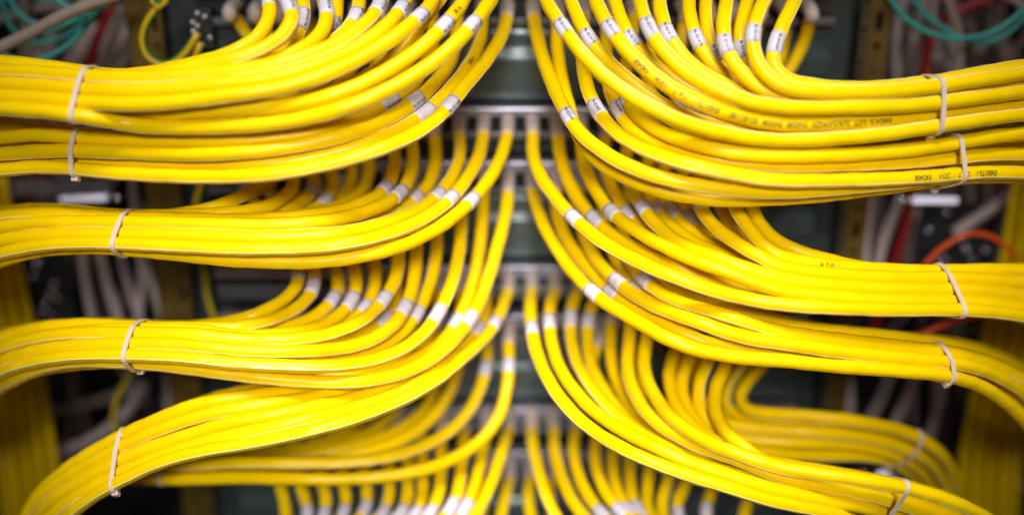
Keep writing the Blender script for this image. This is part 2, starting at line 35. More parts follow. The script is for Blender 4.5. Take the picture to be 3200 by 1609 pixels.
('B','L',4,0.0771,'','-676,-270,988 19,-120,-31 17,-121,-30 11,-120,-35 -3,-118,-42 -19,-118,-39 -34,-117,-28 -51,-114,-14 -68,-105,-7 -80,-96,-2 -84,-93,5 -93,-84,8 -113,-51,3 -125,-16,-2 -125,-3,-2 -126,1,0 -125,7,-1 -125,15,-1 -124,18,-4 -124,20,-4 -123,21,-5 -124,21,-6 -123,25,-8 -121,29,-10 -121,33,-12 -119,35,-15 -120,32,-21 -119,31,-25 -117,33,-30 -116,35,-32 -116,36,-34 -116,34,-33 -120,29,-25 -122,22,-17 -122,27,-16 -115,43,-24 -105,60,-33 -93,72,-43 -78,81,-55 -61,87,-67 -47,89,-74 -37,89,-80 -30,85,-87 -25,80,-94 -20,72,-101 -15,67,-105 -11,61,-109 -6,57,-112 -5,52,-114 -4,47,-116 -4,42,-118 -3,37,-120 -2,30,-122 -1,25,-123 0,22,-124 1,18,-124 1,16,-124 1,16,-125 1,16,-124 1,17,-125 0,18,-124'),
('B','L',5,0.0649,'','-838,-270,988 43,-113,-35 33,-113,-40 12,-114,-51 -9,-114,-50 -26,-117,-34 -42,-116,-18 -62,-109,-8 -76,-99,-2 -82,-94,6 -88,-89,9 -106,-65,6 -122,-27,-1 -125,-9,-2 -125,-5,0 -125,3,2 -124,13,1 -124,20,-3 -124,20,-5 -123,21,-4 -123,24,-3 -122,27,-1 -121,31,-2 -121,32,-5 -120,35,-12 -118,38,-18 -116,39,-25 -116,39,-27 -115,39,-29 -116,38,-31 -117,35,-28 -119,29,-22 -123,22,-16 -120,28,-17 -115,44,-24 -104,60,-33 -92,73,-44 -77,81,-56 -61,87,-66 -46,90,-75 -36,88,-81 -30,85,-87 -25,79,-94 -20,72,-100 -14,66,-105 -10,61,-109 -7,57,-112 -5,51,-114 -4,47,-116 -3,42,-117 -3,37,-120 -2,30,-122 -1,25,-122 0,21,-124 0,18,-124 1,16,-124 1,16,-124 1,16,-124 1,17,-124 1,18,-124'),
('B','L',6,-1,'','-1000,-270,988 36,-43,-113 19,-55,-110 -8,-103,-67 -28,-118,-33 -49,-114,-17 -70,-104,-7 -80,-97,2 -83,-93,11 -95,-81,11 -111,-59,6 -120,-36,2 -124,-12,0 -126,2,-2 -125,7,0 -125,13,-4 -124,19,-7 -124,19,-5 -125,18,-1 -124,20,0 -122,26,-4 -120,36,-11 -118,41,-16 -116,42,-22 -117,40,-25 -117,37,-28 -118,30,-27 -122,19,-24 -123,17,-23 -123,17,-19 -123,18,-15 -122,27,-16 -115,43,-24 -105,60,-33 -93,73,-43 -79,81,-55 -62,86,-67 -47,90,-74 -37,89,-80 -30,85,-87 -25,80,-94 -21,73,-100 -15,66,-106 -10,62,-109 -7,57,-111 -5,52,-115 -4,47,-116 -3,42,-118 -3,37,-121 -2,30,-121 -1,26,-123 0,21,-124 0,18,-125 1,17,-124 1,15,-125 1,17,-124 1,17,-125 1,18,-124'),
('B','L',7,-1,'','-1162,-270,988 50,9,-114 39,-11,-116 9,-97,-73 -22,-114,-43 -62,-102,-34 -82,-91,-16 -89,-87,-1 -93,-82,7 -103,-70,8 -116,-41,2 -124,-13,-2 -124,2,-2 -124,12,-4 -123,16,-7 -123,16,-9 -124,13,-9 -123,14,-5 -123,20,-4 -121,27,-5 -119,37,-8 -116,43,-12 -115,43,-17 -116,41,-21 -115,39,-25 -118,31,-27 -120,17,-26 -122,2,-23 -123,4,-22 -123,9,-17 -122,18,-14 -119,30,-18 -112,48,-26 -101,63,-35 -89,74,-45 -75,81,-57 -58,87,-68 -44,89,-74 -36,88,-81 -28,83,-87 -25,78,-95 -19,71,-100 -14,65,-105 -10,61,-108 -6,55,-111 -5,51,-114 -4,46,-115 -3,42,-117 -3,35,-120 -2,30,-120 -1,25,-122 0,20,-123 1,18,-123 1,17,-123 1,15,-124 1,16,-123 0,17,-123 1,18,-124'),
('B','L',8,0.0683,'','-1324,-270,988 57,-18,-111 52,-44,-103 34,-106,-56 15,-122,-29 -8,-122,-28 -56,-106,-33 -91,-84,-19 -98,-79,2 -111,-58,9 -122,-28,5 -125,-8,3 -126,4,1 -125,13,-2 -125,17,-7 -124,16,-9 -125,14,-6 -125,15,-4 -124,21,-2 -123,29,-5 -119,39,-9 -117,43,-13 -117,44,-17 -117,42,-22 -117,37,-28 -119,27,-31 -122,11,-28 -122,8,-27 -124,11,-21 -124,16,-17 -121,26,-16 -116,43,-24 -106,60,-32 -94,71,-42 -79,81,-55 -63,87,-66 -48,90,-74 -37,89,-81 -30,86,-87 -26,79,-93 -20,73,-101 -15,68,-105 -11,61,-109 -7,57,-112 -5,53,-115 -4,47,-116 -3,42,-118 -3,37,-121 -2,31,-122 -1,25,-123 0,21,-124 0,19,-125 1,16,-124 1,16,-125 1,16,-125 1,17,-125 1,19,-124'),
('B','L',9,0.0634,'','-1486,-270,988 67,-47,-94 64,-62,-85 48,-101,-52 25,-117,-31 -2,-123,-22 -25,-120,-15 -54,-111,-10 -89,-85,-4 -114,-48,-1 -122,-20,-1 -124,-4,0 -124,7,-1 -124,13,-2 -122,20,-4 -123,19,-4 -123,18,-2 -123,19,0 -121,25,1 -121,32,-2 -118,38,-8 -116,39,-13 -117,39,-20 -116,37,-26 -115,33,-31 -117,25,-34 -120,12,-32 -119,14,-30 -122,15,-21 -122,19,-16 -118,31,-18 -112,48,-26 -101,63,-35 -89,74,-45 -73,82,-58 -58,86,-67 -44,89,-75 -35,88,-81 -29,83,-87 -24,77,-95 -19,71,-100 -14,65,-105 -9,60,-108 -7,56,-111 -4,51,-113 -4,46,-116 -4,41,-117 -2,35,-119 -2,30,-120 -1,25,-122 0,20,-123 0,18,-123 1,17,-123 1,15,-123 1,16,-123 1,17,-123 1,18,-123'),
('B','L',10,-1,'','-1648,-270,988 72,-90,-48 72,-89,-51 64,-99,-41 46,-112,-29 25,-120,-26 -4,-122,-23 -34,-119,-15 -61,-108,-7 -93,-83,-1 -116,-46,0 -122,-26,0 -124,-16,0 -125,-1,-3 -124,13,-8 -123,21,-8 -123,20,-1 -123,23,4 -122,28,1 -120,34,-6 -119,37,-13 -117,40,-20 -116,40,-24 -115,40,-27 -116,39,-28 -117,33,-27 -119,31,-26 -120,25,-20 -123,22,-15 -120,28,-17 -114,44,-25 -104,62,-34 -91,73,-44 -76,81,-56 -61,87,-66 -46,89,-75 -35,88,-81 -30,85,-87 -25,78,-94 -20,72,-100 -14,66,-105 -10,61,-109 -7,57,-111 -5,51,-114 -3,47,-116 -4,42,-118 -3,36,-120 -2,30,-121 -1,25,-123 0,21,-123 1,18,-124 1,17,-124 1,15,-124 1,16,-124 1,17,-124 0,18,-123'),
('B','L',11,-1,'','-1810,-270,988 84,-78,-49 82,-82,-46 73,-96,-31 54,-110,-18 24,-121,-20 -28,-119,-17 -56,-111,-10 -67,-105,-9 -91,-81,-20 -116,-40,-23 -122,-14,-17 -124,5,-12 -123,18,-8 -123,22,-2 -123,23,4 -122,27,5 -120,30,0 -120,36,-8 -117,39,-14 -117,40,-20 -115,41,-23 -116,40,-25 -116,36,-26 -120,26,-25 -120,24,-24 -121,22,-18 -123,20,-15 -120,29,-17 -113,46,-26 -102,62,-34 -91,73,-44 -75,82,-57 -60,86,-67 -45,90,-74 -35,88,-81 -29,84,-88 -25,78,-94 -20,71,-100 -14,66,-105 -10,61,-109 -6,56,-111 -5,51,-114 -4,47,-115 -3,41,-118 -3,36,-119 -2,30,-121 -1,25,-123 0,21,-123 0,18,-123 1,16,-124 1,16,-124 1,16,-123 1,17,-124 1,18,-123'),
('C','L',0,0.107,'','-27,-270,599 -6,-110,-60 -14,-108,-61 -21,-106,-64 -26,-98,-74 -29,-92,-80 -33,-91,-79 -36,-92,-77 -45,-93,-72 -57,-93,-61 -70,-90,-52 -82,-84,-44 -92,-78,-34 -98,-75,-18 -103,-71,-1 -110,-59,8 -121,-33,7 -124,-14,7 -125,-10,11 -124,-8,16 -124,-7,17 -124,-1,16 -124,3,16 -124,8,16 -125,10,12 -124,12,7 -125,11,5 -125,13,0 -123,21,-7 -118,35,-23 -110,46,-36 -106,49,-46 -102,50,-53 -98,52,-59 -90,61,-62 -84,67,-64 -83,66,-68 -82,59,-74 -81,51,-81 -78,42,-88 -75,39,-93 -72,40,-94 -78,39,-90 -99,33,-68 -119,24,-30 -121,28,-16 -116,43,-21 -104,60,-33 -93,73,-43 -77,81,-56 -61,87,-66 -47,89,-74 -36,89,-81 -30,85,-87 -25,79,-94 -20,72,-101 -15,67,-105 -10,61,-109 -7,56,-111 -4,52,-114 -4,47,-116 -4,42,-118 -3,37,-120 -2,30,-122 -1,25,-123 0,21,-123 1,18,-124 1,17,-125 1,16,-124 1,16,-124 0,17,-124 1,18,-124'),
('C','L',1,0.1011,'','-189,-270,599 -2,-92,-86 -6,-90,-87 -9,-87,-91 -14,-86,-90 -21,-90,-85 -27,-93,-81 -36,-93,-75 -47,-95,-69 -61,-93,-57 -79,-89,-42 -91,-81,-29 -100,-75,-13 -103,-72,0 -108,-63,8 -119,-39,9 -124,-18,10 -124,-11,13 -124,-15,17 -122,-24,21 -122,-21,22 -124,-5,19 -124,7,13 -126,10,6 -125,11,0 -125,10,-2 -125,13,-8 -121,27,-18 -114,42,-30 -109,51,-37 -106,54,-41 -104,56,-44 -98,61,-49 -92,66,-54 -89,68,-58 -88,64,-63 -86,59,-70 -84,51,-78 -81,45,-85 -78,43,-89 -75,42,-91 -81,41,-88 -99,35,-67 -119,25,-32 -121,26,-16 -117,43,-21 -106,59,-32 -93,72,-42 -79,81,-55 -62,87,-67 -47,89,-74 -37,90,-80 -31,85,-87 -25,79,-94 -20,73,-100 -15,67,-106 -11,62,-109 -7,57,-112 -4,52,-114 -4,47,-116 -4,43,-119 -3,36,-120 -2,31,-122 -1,25,-123 0,21,-124 0,18,-124 1,17,-125 1,16,-124 1,16,-125 1,17,-125 1,18,-124'),
('C','L',2,0.1077,'','-351,-270,599 8,-115,-48 7,-115,-48 4,-115,-50 0,-108,-61 -9,-101,-73 -20,-97,-76 -30,-97,-73 -39,-98,-68 -49,-98,-60 -63,-96,-49 -80,-89,-36 -92,-82,-18 -97,-78,-2 -101,-72,10 -112,-53,13 -122,-26,9 -124,-14,10 -123,-13,12 -124,-12,13 -124,-6,14 -124,0,16 -124,2,12 -125,5,5 -124,13,-2 -124,18,-6 -122,24,-12 -119,32,-20 -114,42,-29 -110,47,-36 -105,52,-43 -101,56,-47 -96,61,-53 -90,64,-57 -87,64,-63 -84,62,-69 -82,57,-75 -80,53,-80 -79,50,-83 -77,49,-85 -83,47,-80 -105,37,-57 -119,26,-26 -120,28,-16 -115,44,-23 -103,61,-33 -92,73,-44 -76,82,-57 -59,86,-67 -46,90,-74 -36,88,-81 -29,84,-87 -25,79,-94 -19,72,-100 -15,66,-106 -10,60,-108 -7,57,-112 -4,51,-113 -4,47,-116 -3,41,-118 -3,36,-120 -3,31,-121 -1,24,-122 0,21,-123 1,18,-124 1,17,-124 1,16,-124 1,16,-124 1,17,-124 0,18,-123'),
('C','L',3,0.0955,'','-513,-270,599 8,-91,-87 7,-89,-89 3,-87,-90 -4,-91,-87 -14,-96,-79 -26,-99,-74 -37,-99,-67 -48,-100,-60 -64,-96,-50 -82,-89,-33 -94,-82,-12 -98,-79,6 -104,-68,15 -117,-44,16 -123,-23,12 -124,-17,12 -124,-18,12 -125,-9,14 -124,1,15 -125,10,10 -126,12,0 -125,13,-5 -124,15,-7 -124,20,-10 -121,30,-19 -114,42,-30 -110,50,-37 -105,54,-42 -104,55,-44 -104,55,-47 -100,55,-51 -94,60,-58 -88,63,-65 -84,61,-70 -83,57,-76 -83,51,-80 -81,47,-83 -86,45,-80 -102,38,-62 -119,26,-30 -122,26,-16 -117,42,-22 -106,59,-31 -94,72,-43 -79,81,-55 -62,87,-66 -48,89,-74 -37,90,-80 -30,85,-87 -26,80,-94 -20,73,-100 -15,67,-106 -11,62,-109 -7,57,-112 -5,52,-114 -3,47,-117 -4,43,-118 -3,36,-120 -2,31,-122 -1,25,-123 0,21,-124 0,19,-125 1,16,-125 1,16,-124 1,16,-125 1,17,-125 1,19,-124'),
('C','L',4,0.101,'','-675,-270,599 16,-112,-52 16,-112,-51 15,-110,-57 10,-104,-67 3,-100,-73 -3,-100,-74 -13,-102,-71 -30,-102,-63 -49,-102,-52 -69,-96,-37 -86,-88,-17 -92,-83,4 -95,-78,17 -105,-64,21 -117,-39,14 -122,-19,10 -124,-10,10 -123,-6,13 -124,0,15 -124,4,9 -124,8,1 -123,15,-5 -123,20,-10 -120,26,-14 -117,35,-22 -113,44,-29 -110,48,-35 -106,51,-39 -103,53,-45 -99,58,-49 -94,61,-54 -92,58,-60 -92,53,-65 -87,54,-71 -83,57,-72 -82,58,-74 -80,58,-75 -89,54,-68 -108,40,-46 -119,26,-23 -120,29,-16 -113,46,-24 -102,62,-34 -89,74,-46 -74,82,-57 -58,86,-68 -44,89,-74 -35,88,-81 -29,84,-87 -24,77,-95 -20,71,-100 -14,65,-105 -9,61,-108 -7,55,-111 -4,51,-114 -4,47,-115 -4,41,-117 -3,35,-119 -2,30,-121 -1,25,-122 0,20,-123 1,18,-123 1,17,-123 1,15,-124 1,16,-123 1,17,-123 0,18,-123'),
('C','L',5,0.1,'','-837,-270,599 18,-64,-106 17,-65,-105 18,-74,-99 16,-90,-85 12,-99,-76 4,-101,-73 -17,-104,-67 -47,-102,-52 -75,-95,-31 -89,-87,-7 -93,-82,12 -94,-80,22 -101,-69,22 -114,-48,15 -121,-29,10 -124,-17,12 -124,-5,15 -124,7,11 -124,12,2 -125,12,-3 -124,13,-6 -123,19,-8 -121,27,-14 -117,36,-24 -115,40,-28 -112,43,-33 -106,54,-40 -103,55,-44 -101,57,-49 -95,59,-54 -92,61,-60 -90,58,-64 -90,53,-68 -89,52,-71 -81,67,-67 -78,73,-64 -85,69,-61 -104,50,-45 -119,29,-23 -121,28,-17 -114,43,-23 -104,61,-33 -91,73,-44 -76,82,-57 -60,86,-67 -46,90,-74 -35,88,-81 -30,84,-87 -25,79,-94 -19,72,-101 -15,66,-105 -10,61,-108 -7,56,-112 -4,51,-114 -4,47,-115 -3,42,-118 -3,36,-120 -3,30,-121 -1,25,-123 0,21,-123 1,18,-123 1,16,-124 1,16,-124 1,16,-124 1,17,-124 0,18,-124'),
('C','L',6,0.1067,'','-999,-270,599 55,-106,-37 56,-106,-36 57,-104,-40 55,-101,-51 42,-100,-62 15,-103,-68 -12,-104,-68 -34,-105,-59 -52,-103,-47 -70,-98,-35 -85,-90,-19 -91,-85,-4 -101,-74,6 -115,-45,8 -124,-17,5 -125,-8,5 -124,-7,14 -124,-1,16 -125,5,7 -125,10,-1 -124,16,-6 -123,20,-8 -122,26,-11 -119,33,-17 -117,39,-24 -113,44,-31 -108,49,-38 -105,52,-44 -101,55,-49 -98,56,-55 -94,56,-61 -91,55,-66 -89,53,-70 -88,54,-70 -87,57,-71 -91,53,-67 -108,41,-48 -120,27,-24 -120,27,-16 -115,44,-23 -105,60,-33 -91,73,-44 -77,81,-56 -61,87,-66 -46,89,-75 -36,89,-81 -29,85,-87 -25,78,-94 -20,72,-100 -15,67,-105 -10,61,-109 -7,56,-112 -4,52,-113 -4,47,-116 -4,42,-118 -3,36,-120 -2,30,-122 -1,25,-122 0,21,-124 1,18,-123 1,17,-124 1,15,-125 1,16,-124 1,17,-124 0,18,-124'),
('C','L',7,0.0997,'','-1161,-270,599 61,-64,-89 60,-65,-88 57,-74,-82 48,-91,-72 33,-99,-69 15,-102,-69 -11,-106,-66 -45,-104,-51 -74,-95,-32 -91,-84,-13 -97,-80,3 -101,-73,12 -113,-52,11 -121,-27,5 -124,-16,14 -122,-3,25 -124,8,11 -125,11,0 -124,11,-4 -124,17,-9 -122,23,-13 -121,27,-17 -119,32,-23 -115,38,-28 -109,50,-36 -104,57,-40 -103,56,-44 -102,56,-47 -98,57,-51 -95,59,-57 -92,57,-63 -91,55,-66 -92,52,-67 -95,45,-68 -99,41,-63 -112,33,-45 -120,24,-23 -121,28,-16 -115,44,-24 -103,61,-33 -92,73,-44 -76,81,-56 -61,87,-66 -46,89,-75 -36,88,-81 -29,85,-87 -25,79,-94 -20,72,-100 -14,66,-105 -10,61,-109 -7,56,-111 -5,51,-114 -4,47,-116 -3,42,-118 -3,36,-120 -2,30,-121 -1,25,-123 0,21,-123 0,18,-124 1,17,-124 1,16,-124 1,16,-124 1,17,-124 1,18,-124'),
('C','L',8,0.1,'','-1323,-270,599 56,-87,-71 57,-86,-72 56,-87,-71 55,-93,-64 51,-98,-59 43,-101,-60 16,-108,-61 -23,-110,-55 -56,-105,-37 -76,-98,-17 -88,-89,0 -98,-78,12 -112,-54,10 -120,-34,9 -120,-27,25 -121,-16,29 -125,1,9 -125,11,-2 -124,17,-8 -123,22,-12 -122,26,-17 -118,34,-22 -115,42,-30 -112,47,-32 -109,52,-34 -105,56,-38 -103,56,-44 -101,56,-50 -98,55,-57 -94,54,-63 -92,53,-66 -90,55,-68 -88,57,-69 -92,55,-65 -107,43,-49 -120,27,-25 -121,27,-16 -116,43,-23 -105,59,-32 -93,73,-43 -78,81,-55 -61,86,-67 -47,90,-74 -37,89,-81 -30,85,-87 -25,79,-94 -20,73,-100 -15,66,-105 -10,62,-109 -7,57,-112 -5,52,-114 -4,47,-116 -3,42,-119 -3,36,-120 -2,31,-121 -2,25,-123 0,21,-124 1,18,-124 1,17,-125 1,15,-124 1,17,-124 1,17,-125 0,18,-124'),
('C','L',9,0.0996,'','-1485,-270,599 64,-68,-85 64,-70,-82 62,-80,-75 60,-92,-61 56,-98,-55 47,-103,-55 21,-109,-58 -26,-110,-52 -65,-101,-37 -86,-89,-20 -103,-71,-9 -120,-37,-7 -124,-19,0 -124,-11,16 -126,4,10 -125,8,1 -126,10,-2 -124,16,-6 -124,21,-11 -123,25,-12 -121,29,-14 -118,38,-20 -112,51,-27 -107,58,-31 -106,58,-37 -103,58,-44 -99,58,-49 -96,59,-57 -93,58,-62 -92,55,-65 -96,49,-66 -99,41,-66 -102,38,-63 -111,32,-47 -121,24,-26 -122,26,-16 -117,42,-22 -105,60,-32 -94,72,-42 -79,80,-55 -63,87,-66 -48,90,-74 -37,89,-81 -30,86,-87 -26,80,-93 -20,73,-101 -15,67,-105 -11,61,-109 -6,57,-112 -5,52,-115 -4,48,-116 -4,42,-119 -3,37,-120 -2,31,-122 -1,25,-123 0,21,-124 0,18,-125 1,17,-124 2,16,-125 1,16,-125 0,17,-125 1,18,-124'),
('C','L',10,0.0949,'','-1647,-270,599 64,-84,-67 65,-84,-67 64,-88,-62 61,-96,-53 58,-100,-48 53,-103,-49 33,-109,-52 -7,-114,-50 -51,-108,-37 -73,-100,-18 -86,-91,-3 -106,-65,0 -120,-35,2 -124,-16,5 -126,0,0 -124,10,-3 -125,18,-4 -123,23,-5 -121,31,-7 -119,37,-11 -118,40,-19 -113,45,-27 -108,54,-35 -104,59,-39 -102,58,-42 -104,54,-46 -102,49,-52 -99,50,-60 -93,52,-66 -92,53,-67 -90,53,-69 -95,49,-65 -109,40,-48 -120,26,-24 -121,27,-17 -116,42,-22 -104,60,-33 -93,73,-43 -78,81,-56 -61,87,-66 -47,89,-74 -36,89,-81 -30,85,-87 -25,79,-94 -20,73,-100 -15,66,-106 -10,61,-108 -7,57,-112 -5,52,-114 -4,47,-116 -3,42,-118 -3,36,-120 -2,31,-122 -1,25,-123 0,21,-124 0,18,-124 1,17,-124 1,15,-124 1,17,-125 1,17,-124 1,18,-124'),
('C','L',11,0.0883,'','-1809,-270,599 73,-71,-72 73,-73,-69 72,-82,-59 67,-94,-46 65,-98,-41 60,-101,-40 45,-107,-45 1,-114,-47 -50,-108,-35 -77,-94,-24 -104,-59,-27 -119,7,-35 -120,17,-28 -123,9,-18 -124,5,-6 -124,9,0 -123,17,-1 -123,20,-2 -122,21,-8 -120,30,-15 -112,47,-26 -105,59,-32 -102,61,-36 -102,61,-37 -103,60,-38 -102,58,-41 -100,56,-47 -99,53,-55 -98,47,-61 -98,41,-63 -99,40,-65 -103,37,-59 -114,29,-40 -121,23,-20 -119,29,-17 -113,47,-25 -102,62,-34 -89,74,-45 -74,81,-57 -59,87,-67 -44,89,-75 -36,88,-81 -29,83,-87 -24,78,-94 -19,71,-101 -14,65,-105 -10,61,-108 -7,55,-111 -4,51,-114 -4,47,-115 -3,41,-117 -3,36,-120 -2,29,-120 -1,25,-122 0,21,-123 0,18,-123 1,16,-124 1,16,-123 1,16,-124 1,17,-123 1,18,-123'),
('D','L',0,0.054,'','-25,-270,-138 -17,-125,-4 -18,-124,-2 -20,-124,-5 -27,-123,-13 -35,-119,-16 -45,-118,-10 -49,-115,-3 -51,-116,2 -50,-115,-1 -61,-109,-9 -86,-88,-27 -100,-69,-32 -106,-63,-27 -107,-62,-19 -109,-62,-12 -113,-55,-11 -120,-33,-18 -123,-9,-27 -122,-1,-28 -124,-2,-25 -124,-3,-20 -124,-2,-23 -121,5,-32 -117,12,-44 -113,14,-54 -108,18,-63 -104,25,-66 -100,31,-70 -94,37,-76 -88,40,-80 -82,46,-83 -77,53,-85 -71,59,-85 -71,61,-84 -75,53,-86 -85,33,-87 -89,15,-87 -85,13,-92 -73,19,-101 -60,29,-107 -48,34,-111 -38,38,-113 -31,42,-115 -22,45,-116 -15,47,-115 -9,50,-116 -4,51,-115 -4,50,-115 -3,51,-115 -2,51,-115 -2,51,-115 0,51,-116 0,51,-115 1,51,-114 1,52,-115 1,51,-115 1,51,-115'),
('D','L',1,0.0533,'','-187,-270,-138 7,-123,-15 1,-123,-15 -12,-122,-21 -28,-118,-27 -38,-116,-23 -46,-115,-11 -50,-114,-1 -51,-113,3 -56,-111,0 -75,-98,-12 -97,-73,-23 -105,-62,-22 -108,-60,-14 -109,-60,-5 -109,-59,0 -113,-52,-1 -119,-33,-13 -121,-13,-23 -121,-2,-27 -121,2,-30 -119,5,-35 -117,9,-42 -114,12,-48 -111,14,-52 -110,19,-57 -105,25,-60 -102,29,-65 -98,32,-69 -94,36,-73 -88,41,-77 -83,46,-81 -80,46,-83 -78,47,-85 -76,42,-88 -77,38,-90 -81,32,-89 -88,19,-86 -88,12,-87 -81,15,-92 -69,22,-101 -56,30,-107 -45,35,-110 -36,38,-112 -29,42,-114 -21,45,-114 -13,47,-114 -8,49,-114 -4,50,-114 -3,50,-113 -3,51,-114 -3,50,-114 -1,50,-113 0,50,-114 0,51,-113 1,51,-114 1,50,-113 1,51,-114 1,50,-113'),
('D','L',2,0.0476,'','-349,-270,-138 3,-124,-18 -1,-123,-20 -10,-122,-29 -22,-118,-34 -33,-118,-24 -40,-117,-12 -46,-117,-3 -50,-114,3 -63,-108,1 -88,-88,-9 -103,-69,-14 -109,-62,-8 -109,-61,-1 -110,-60,3 -113,-52,0 -120,-34,-8 -123,-15,-16 -122,-3,-24 -119,8,-38 -117,11,-44 -117,9,-44 -115,9,-47 -113,13,-52 -108,21,-59 -104,28,-63 -102,30,-67 -99,31,-70 -95,35,-73 -91,38,-76 -85,45,-81 -76,50,-86 -69,51,-91 -64,45,-97 -64,36,-101 -70,31,-99 -83,21,-91 -88,12,-88 -84,14,-92 -72,22,-100 -57,29,-107 -47,35,-110 -37,38,-113 -30,42,-114 -21,45,-115 -14,47,-115 -8,50,-115 -5,50,-114 -3,51,-115 -3,50,-114 -2,50,-114 -2,51,-115 0,51,-114 0,51,-114 1,51,-115 1,51,-114 1,50,-114 1,51,-114'),
('D','L',3,-1,'','-511,-270,-138 6,-121,-27 -1,-120,-32 -11,-117,-42 -22,-115,-41 -27,-118,-26 -35,-119,-12 -43,-116,0 -54,-112,9 -74,-99,4 -98,-76,-6 -107,-63,-6 -108,-61,2 -108,-61,10 -108,-59,12 -114,-49,7 -121,-27,-6 -123,-13,-16 -121,-6,-26 -118,-2,-37 -116,8,-45 -110,20,-53 -106,25,-60 -103,28,-63 -102,29,-66 -100,30,-67 -99,31,-69 -95,34,-72 -92,38,-75 -87,41,-78 -81,44,-83 -76,43,-89 -67,41,-96 -53,33,-108 -48,27,-111 -61,24,-105 -79,15,-95 -87,12,-88 -83,15,-91 -70,23,-100 -56,30,-107 -45,35,-110 -36,39,-112 -29,41,-114 -20,45,-114 -14,48,-114 -7,49,-114 -5,50,-114 -3,50,-113 -3,50,-114 -2,50,-114 -2,50,-113 0,51,-114 0,50,-113 1,51,-114 1,50,-113 1,51,-114 1,51,-113'),
('D','L',4,-1,'','-673,-270,-138 5,-51,-115 -9,-45,-117 -18,-96,-74 -24,-120,-28 -35,-120,-9 -48,-117,4 -65,-106,6 -93,-85,-6 -106,-66,-10 -110,-62,-3 -110,-61,6 -109,-61,11 -112,-56,11 -119,-39,1 -123,-23,-15 -122,-13,-30 -119,-4,-40 -116,-1,-48 -114,1,-53 -111,7,-59 -107,15,-65 -103,23,-69 -99,29,-71 -98,29,-73 -96,29,-76 -93,30,-80 -86,37,-84 -78,45,-88 -70,50,-91 -67,53,-93 -66,53,-93 -66,52,-94 -71,45,-93 -83,28,-90 -89,15,-88 -85,12,-92 -73,21,-100 -60,28,-107 -48,35,-111 -38,38,-113 -31,42,-115 -22,45,-115 -14,47,-116 -9,50,-115 -5,50,-115 -3,51,-115 -3,51,-116 -2,50,-115 -2,51,-115 -1,51,-115 1,51,-115 1,52,-115 1,51,-115 1,51,-114 0,52,-115'),
('D','L',5,-1,'','-835,-270,-138 19,-120,-26 14,-118,-33 3,-116,-44 -6,-117,-40 -14,-121,-24 -25,-121,-10 -36,-118,4 -51,-112,11 -79,-95,6 -100,-74,-1 -105,-65,2 -106,-64,8 -108,-60,11 -113,-50,9 -120,-29,0 -122,-13,-17 -119,-2,-36 -113,8,-49 -108,21,-56 -104,30,-61 -102,32,-64 -101,30,-66 -99,29,-67 -97,31,-71 -93,35,-74 -89,38,-77 -85,43,-81 -81,43,-83 -76,43,-88 -71,41,-93 -61,36,-102 -50,26,-110 -50,23,-111 -62,20,-106 -79,13,-94 -87,12,-88 -82,15,-91 -69,24,-100 -56,30,-107 -44,35,-110 -36,39,-112 -29,42,-113 -20,44,-114 -13,48,-114 -8,49,-114 -4,49,-113 -3,50,-114 -3,51,-113 -3,49,-113 -1,51,-114 0,50,-113 0,50,-113 1,51,-114 1,50,-113 1,51,-113 0,50,-113'),
('D','L',6,-1,'','-997,-270,-138 10,-28,-121 -12,-35,-118 -26,-104,-57 -23,-121,-17 -28,-121,-5 -40,-118,3 -65,-106,0 -91,-83,-9 -102,-72,-7 -103,-70,1 -104,-68,8 -107,-64,9 -115,-46,-5 -120,-16,-28 -117,-3,-42 -114,0,-51 -112,3,-54 -110,6,-56 -108,15,-61 -103,24,-66 -97,29,-72 -95,30,-75 -92,31,-78 -89,32,-81 -84,37,-84 -76,45,-88 -67,51,-91 -62,54,-94 -61,52,-95 -61,43,-100 -63,36,-101 -70,31,-98 -82,19,-91 -88,12,-88 -83,15,-91 -70,22,-101 -57,30,-107 -46,34,-110 -36,39,-113 -29,42,-113 -21,45,-115 -14,47,-114 -8,49,-114 -4,50,-114 -3,51,-114 -3,50,-114 -3,50,-114 -1,50,-114 0,51,-113 0,50,-114 1,51,-114 1,51,-114 1,51,-113 0,50,-114'),
('D','L',7,-1,'','-1159,-270,-138 15,-29,-120 -15,-42,-112 -26,-113,-40 -23,-121,-7 -25,-122,-1 -36,-118,0 -65,-104,-10 -93,-80,-19 -102,-68,-14 -105,-67,-4 -107,-61,0 -116,-41,-14 -118,-12,-35 -115,0,-46 -112,1,-53 -110,4,-57 -107,12,-62 -103,20,-66 -99,27,-69 -96,30,-72 -95,31,-75 -92,32,-75 -90,36,-77 -85,44,-80 -76,50,-84 -70,52,-88 -66,51,-92 -63,46,-96 -63,34,-101 -64,29,-102 -73,25,-98 -83,15,-90 -87,12,-87 -82,15,-92 -69,23,-101 -55,31,-106 -45,35,-111 -36,38,-112 -28,42,-113 -20,45,-114 -13,47,-114 -8,49,-113 -4,50,-114 -4,50,-113 -2,50,-113 -3,50,-114 -1,50,-113 -1,50,-114 1,51,-113 1,50,-113 1,51,-113 1,50,-114 0,51,-113'),
('E','L',0,0.0293,'','-24,-270,-522 1,-123,-29 1,-121,-36 -5,-108,-63 -19,-87,-90 -37,-78,-92 -62,-76,-77 -84,-76,-56 -96,-74,-36 -101,-72,-19 -108,-66,-8 -117,-46,-6 -123,-26,-8 -125,-18,-6 -125,-17,1 -125,-16,6 -125,-11,7 -126,3,1 -126,15,-7 -124,20,-9 -124,21,-11 -123,21,-16 -124,20,-17 -123,20,-15 -124,21,-11 -125,21,-10 -122,24,-14 -121,31,-22 -117,35,-31 -114,33,-43 -106,31,-61 -93,32,-78 -78,32,-94 -61,32,-106 -49,31,-112 -43,29,-115'),
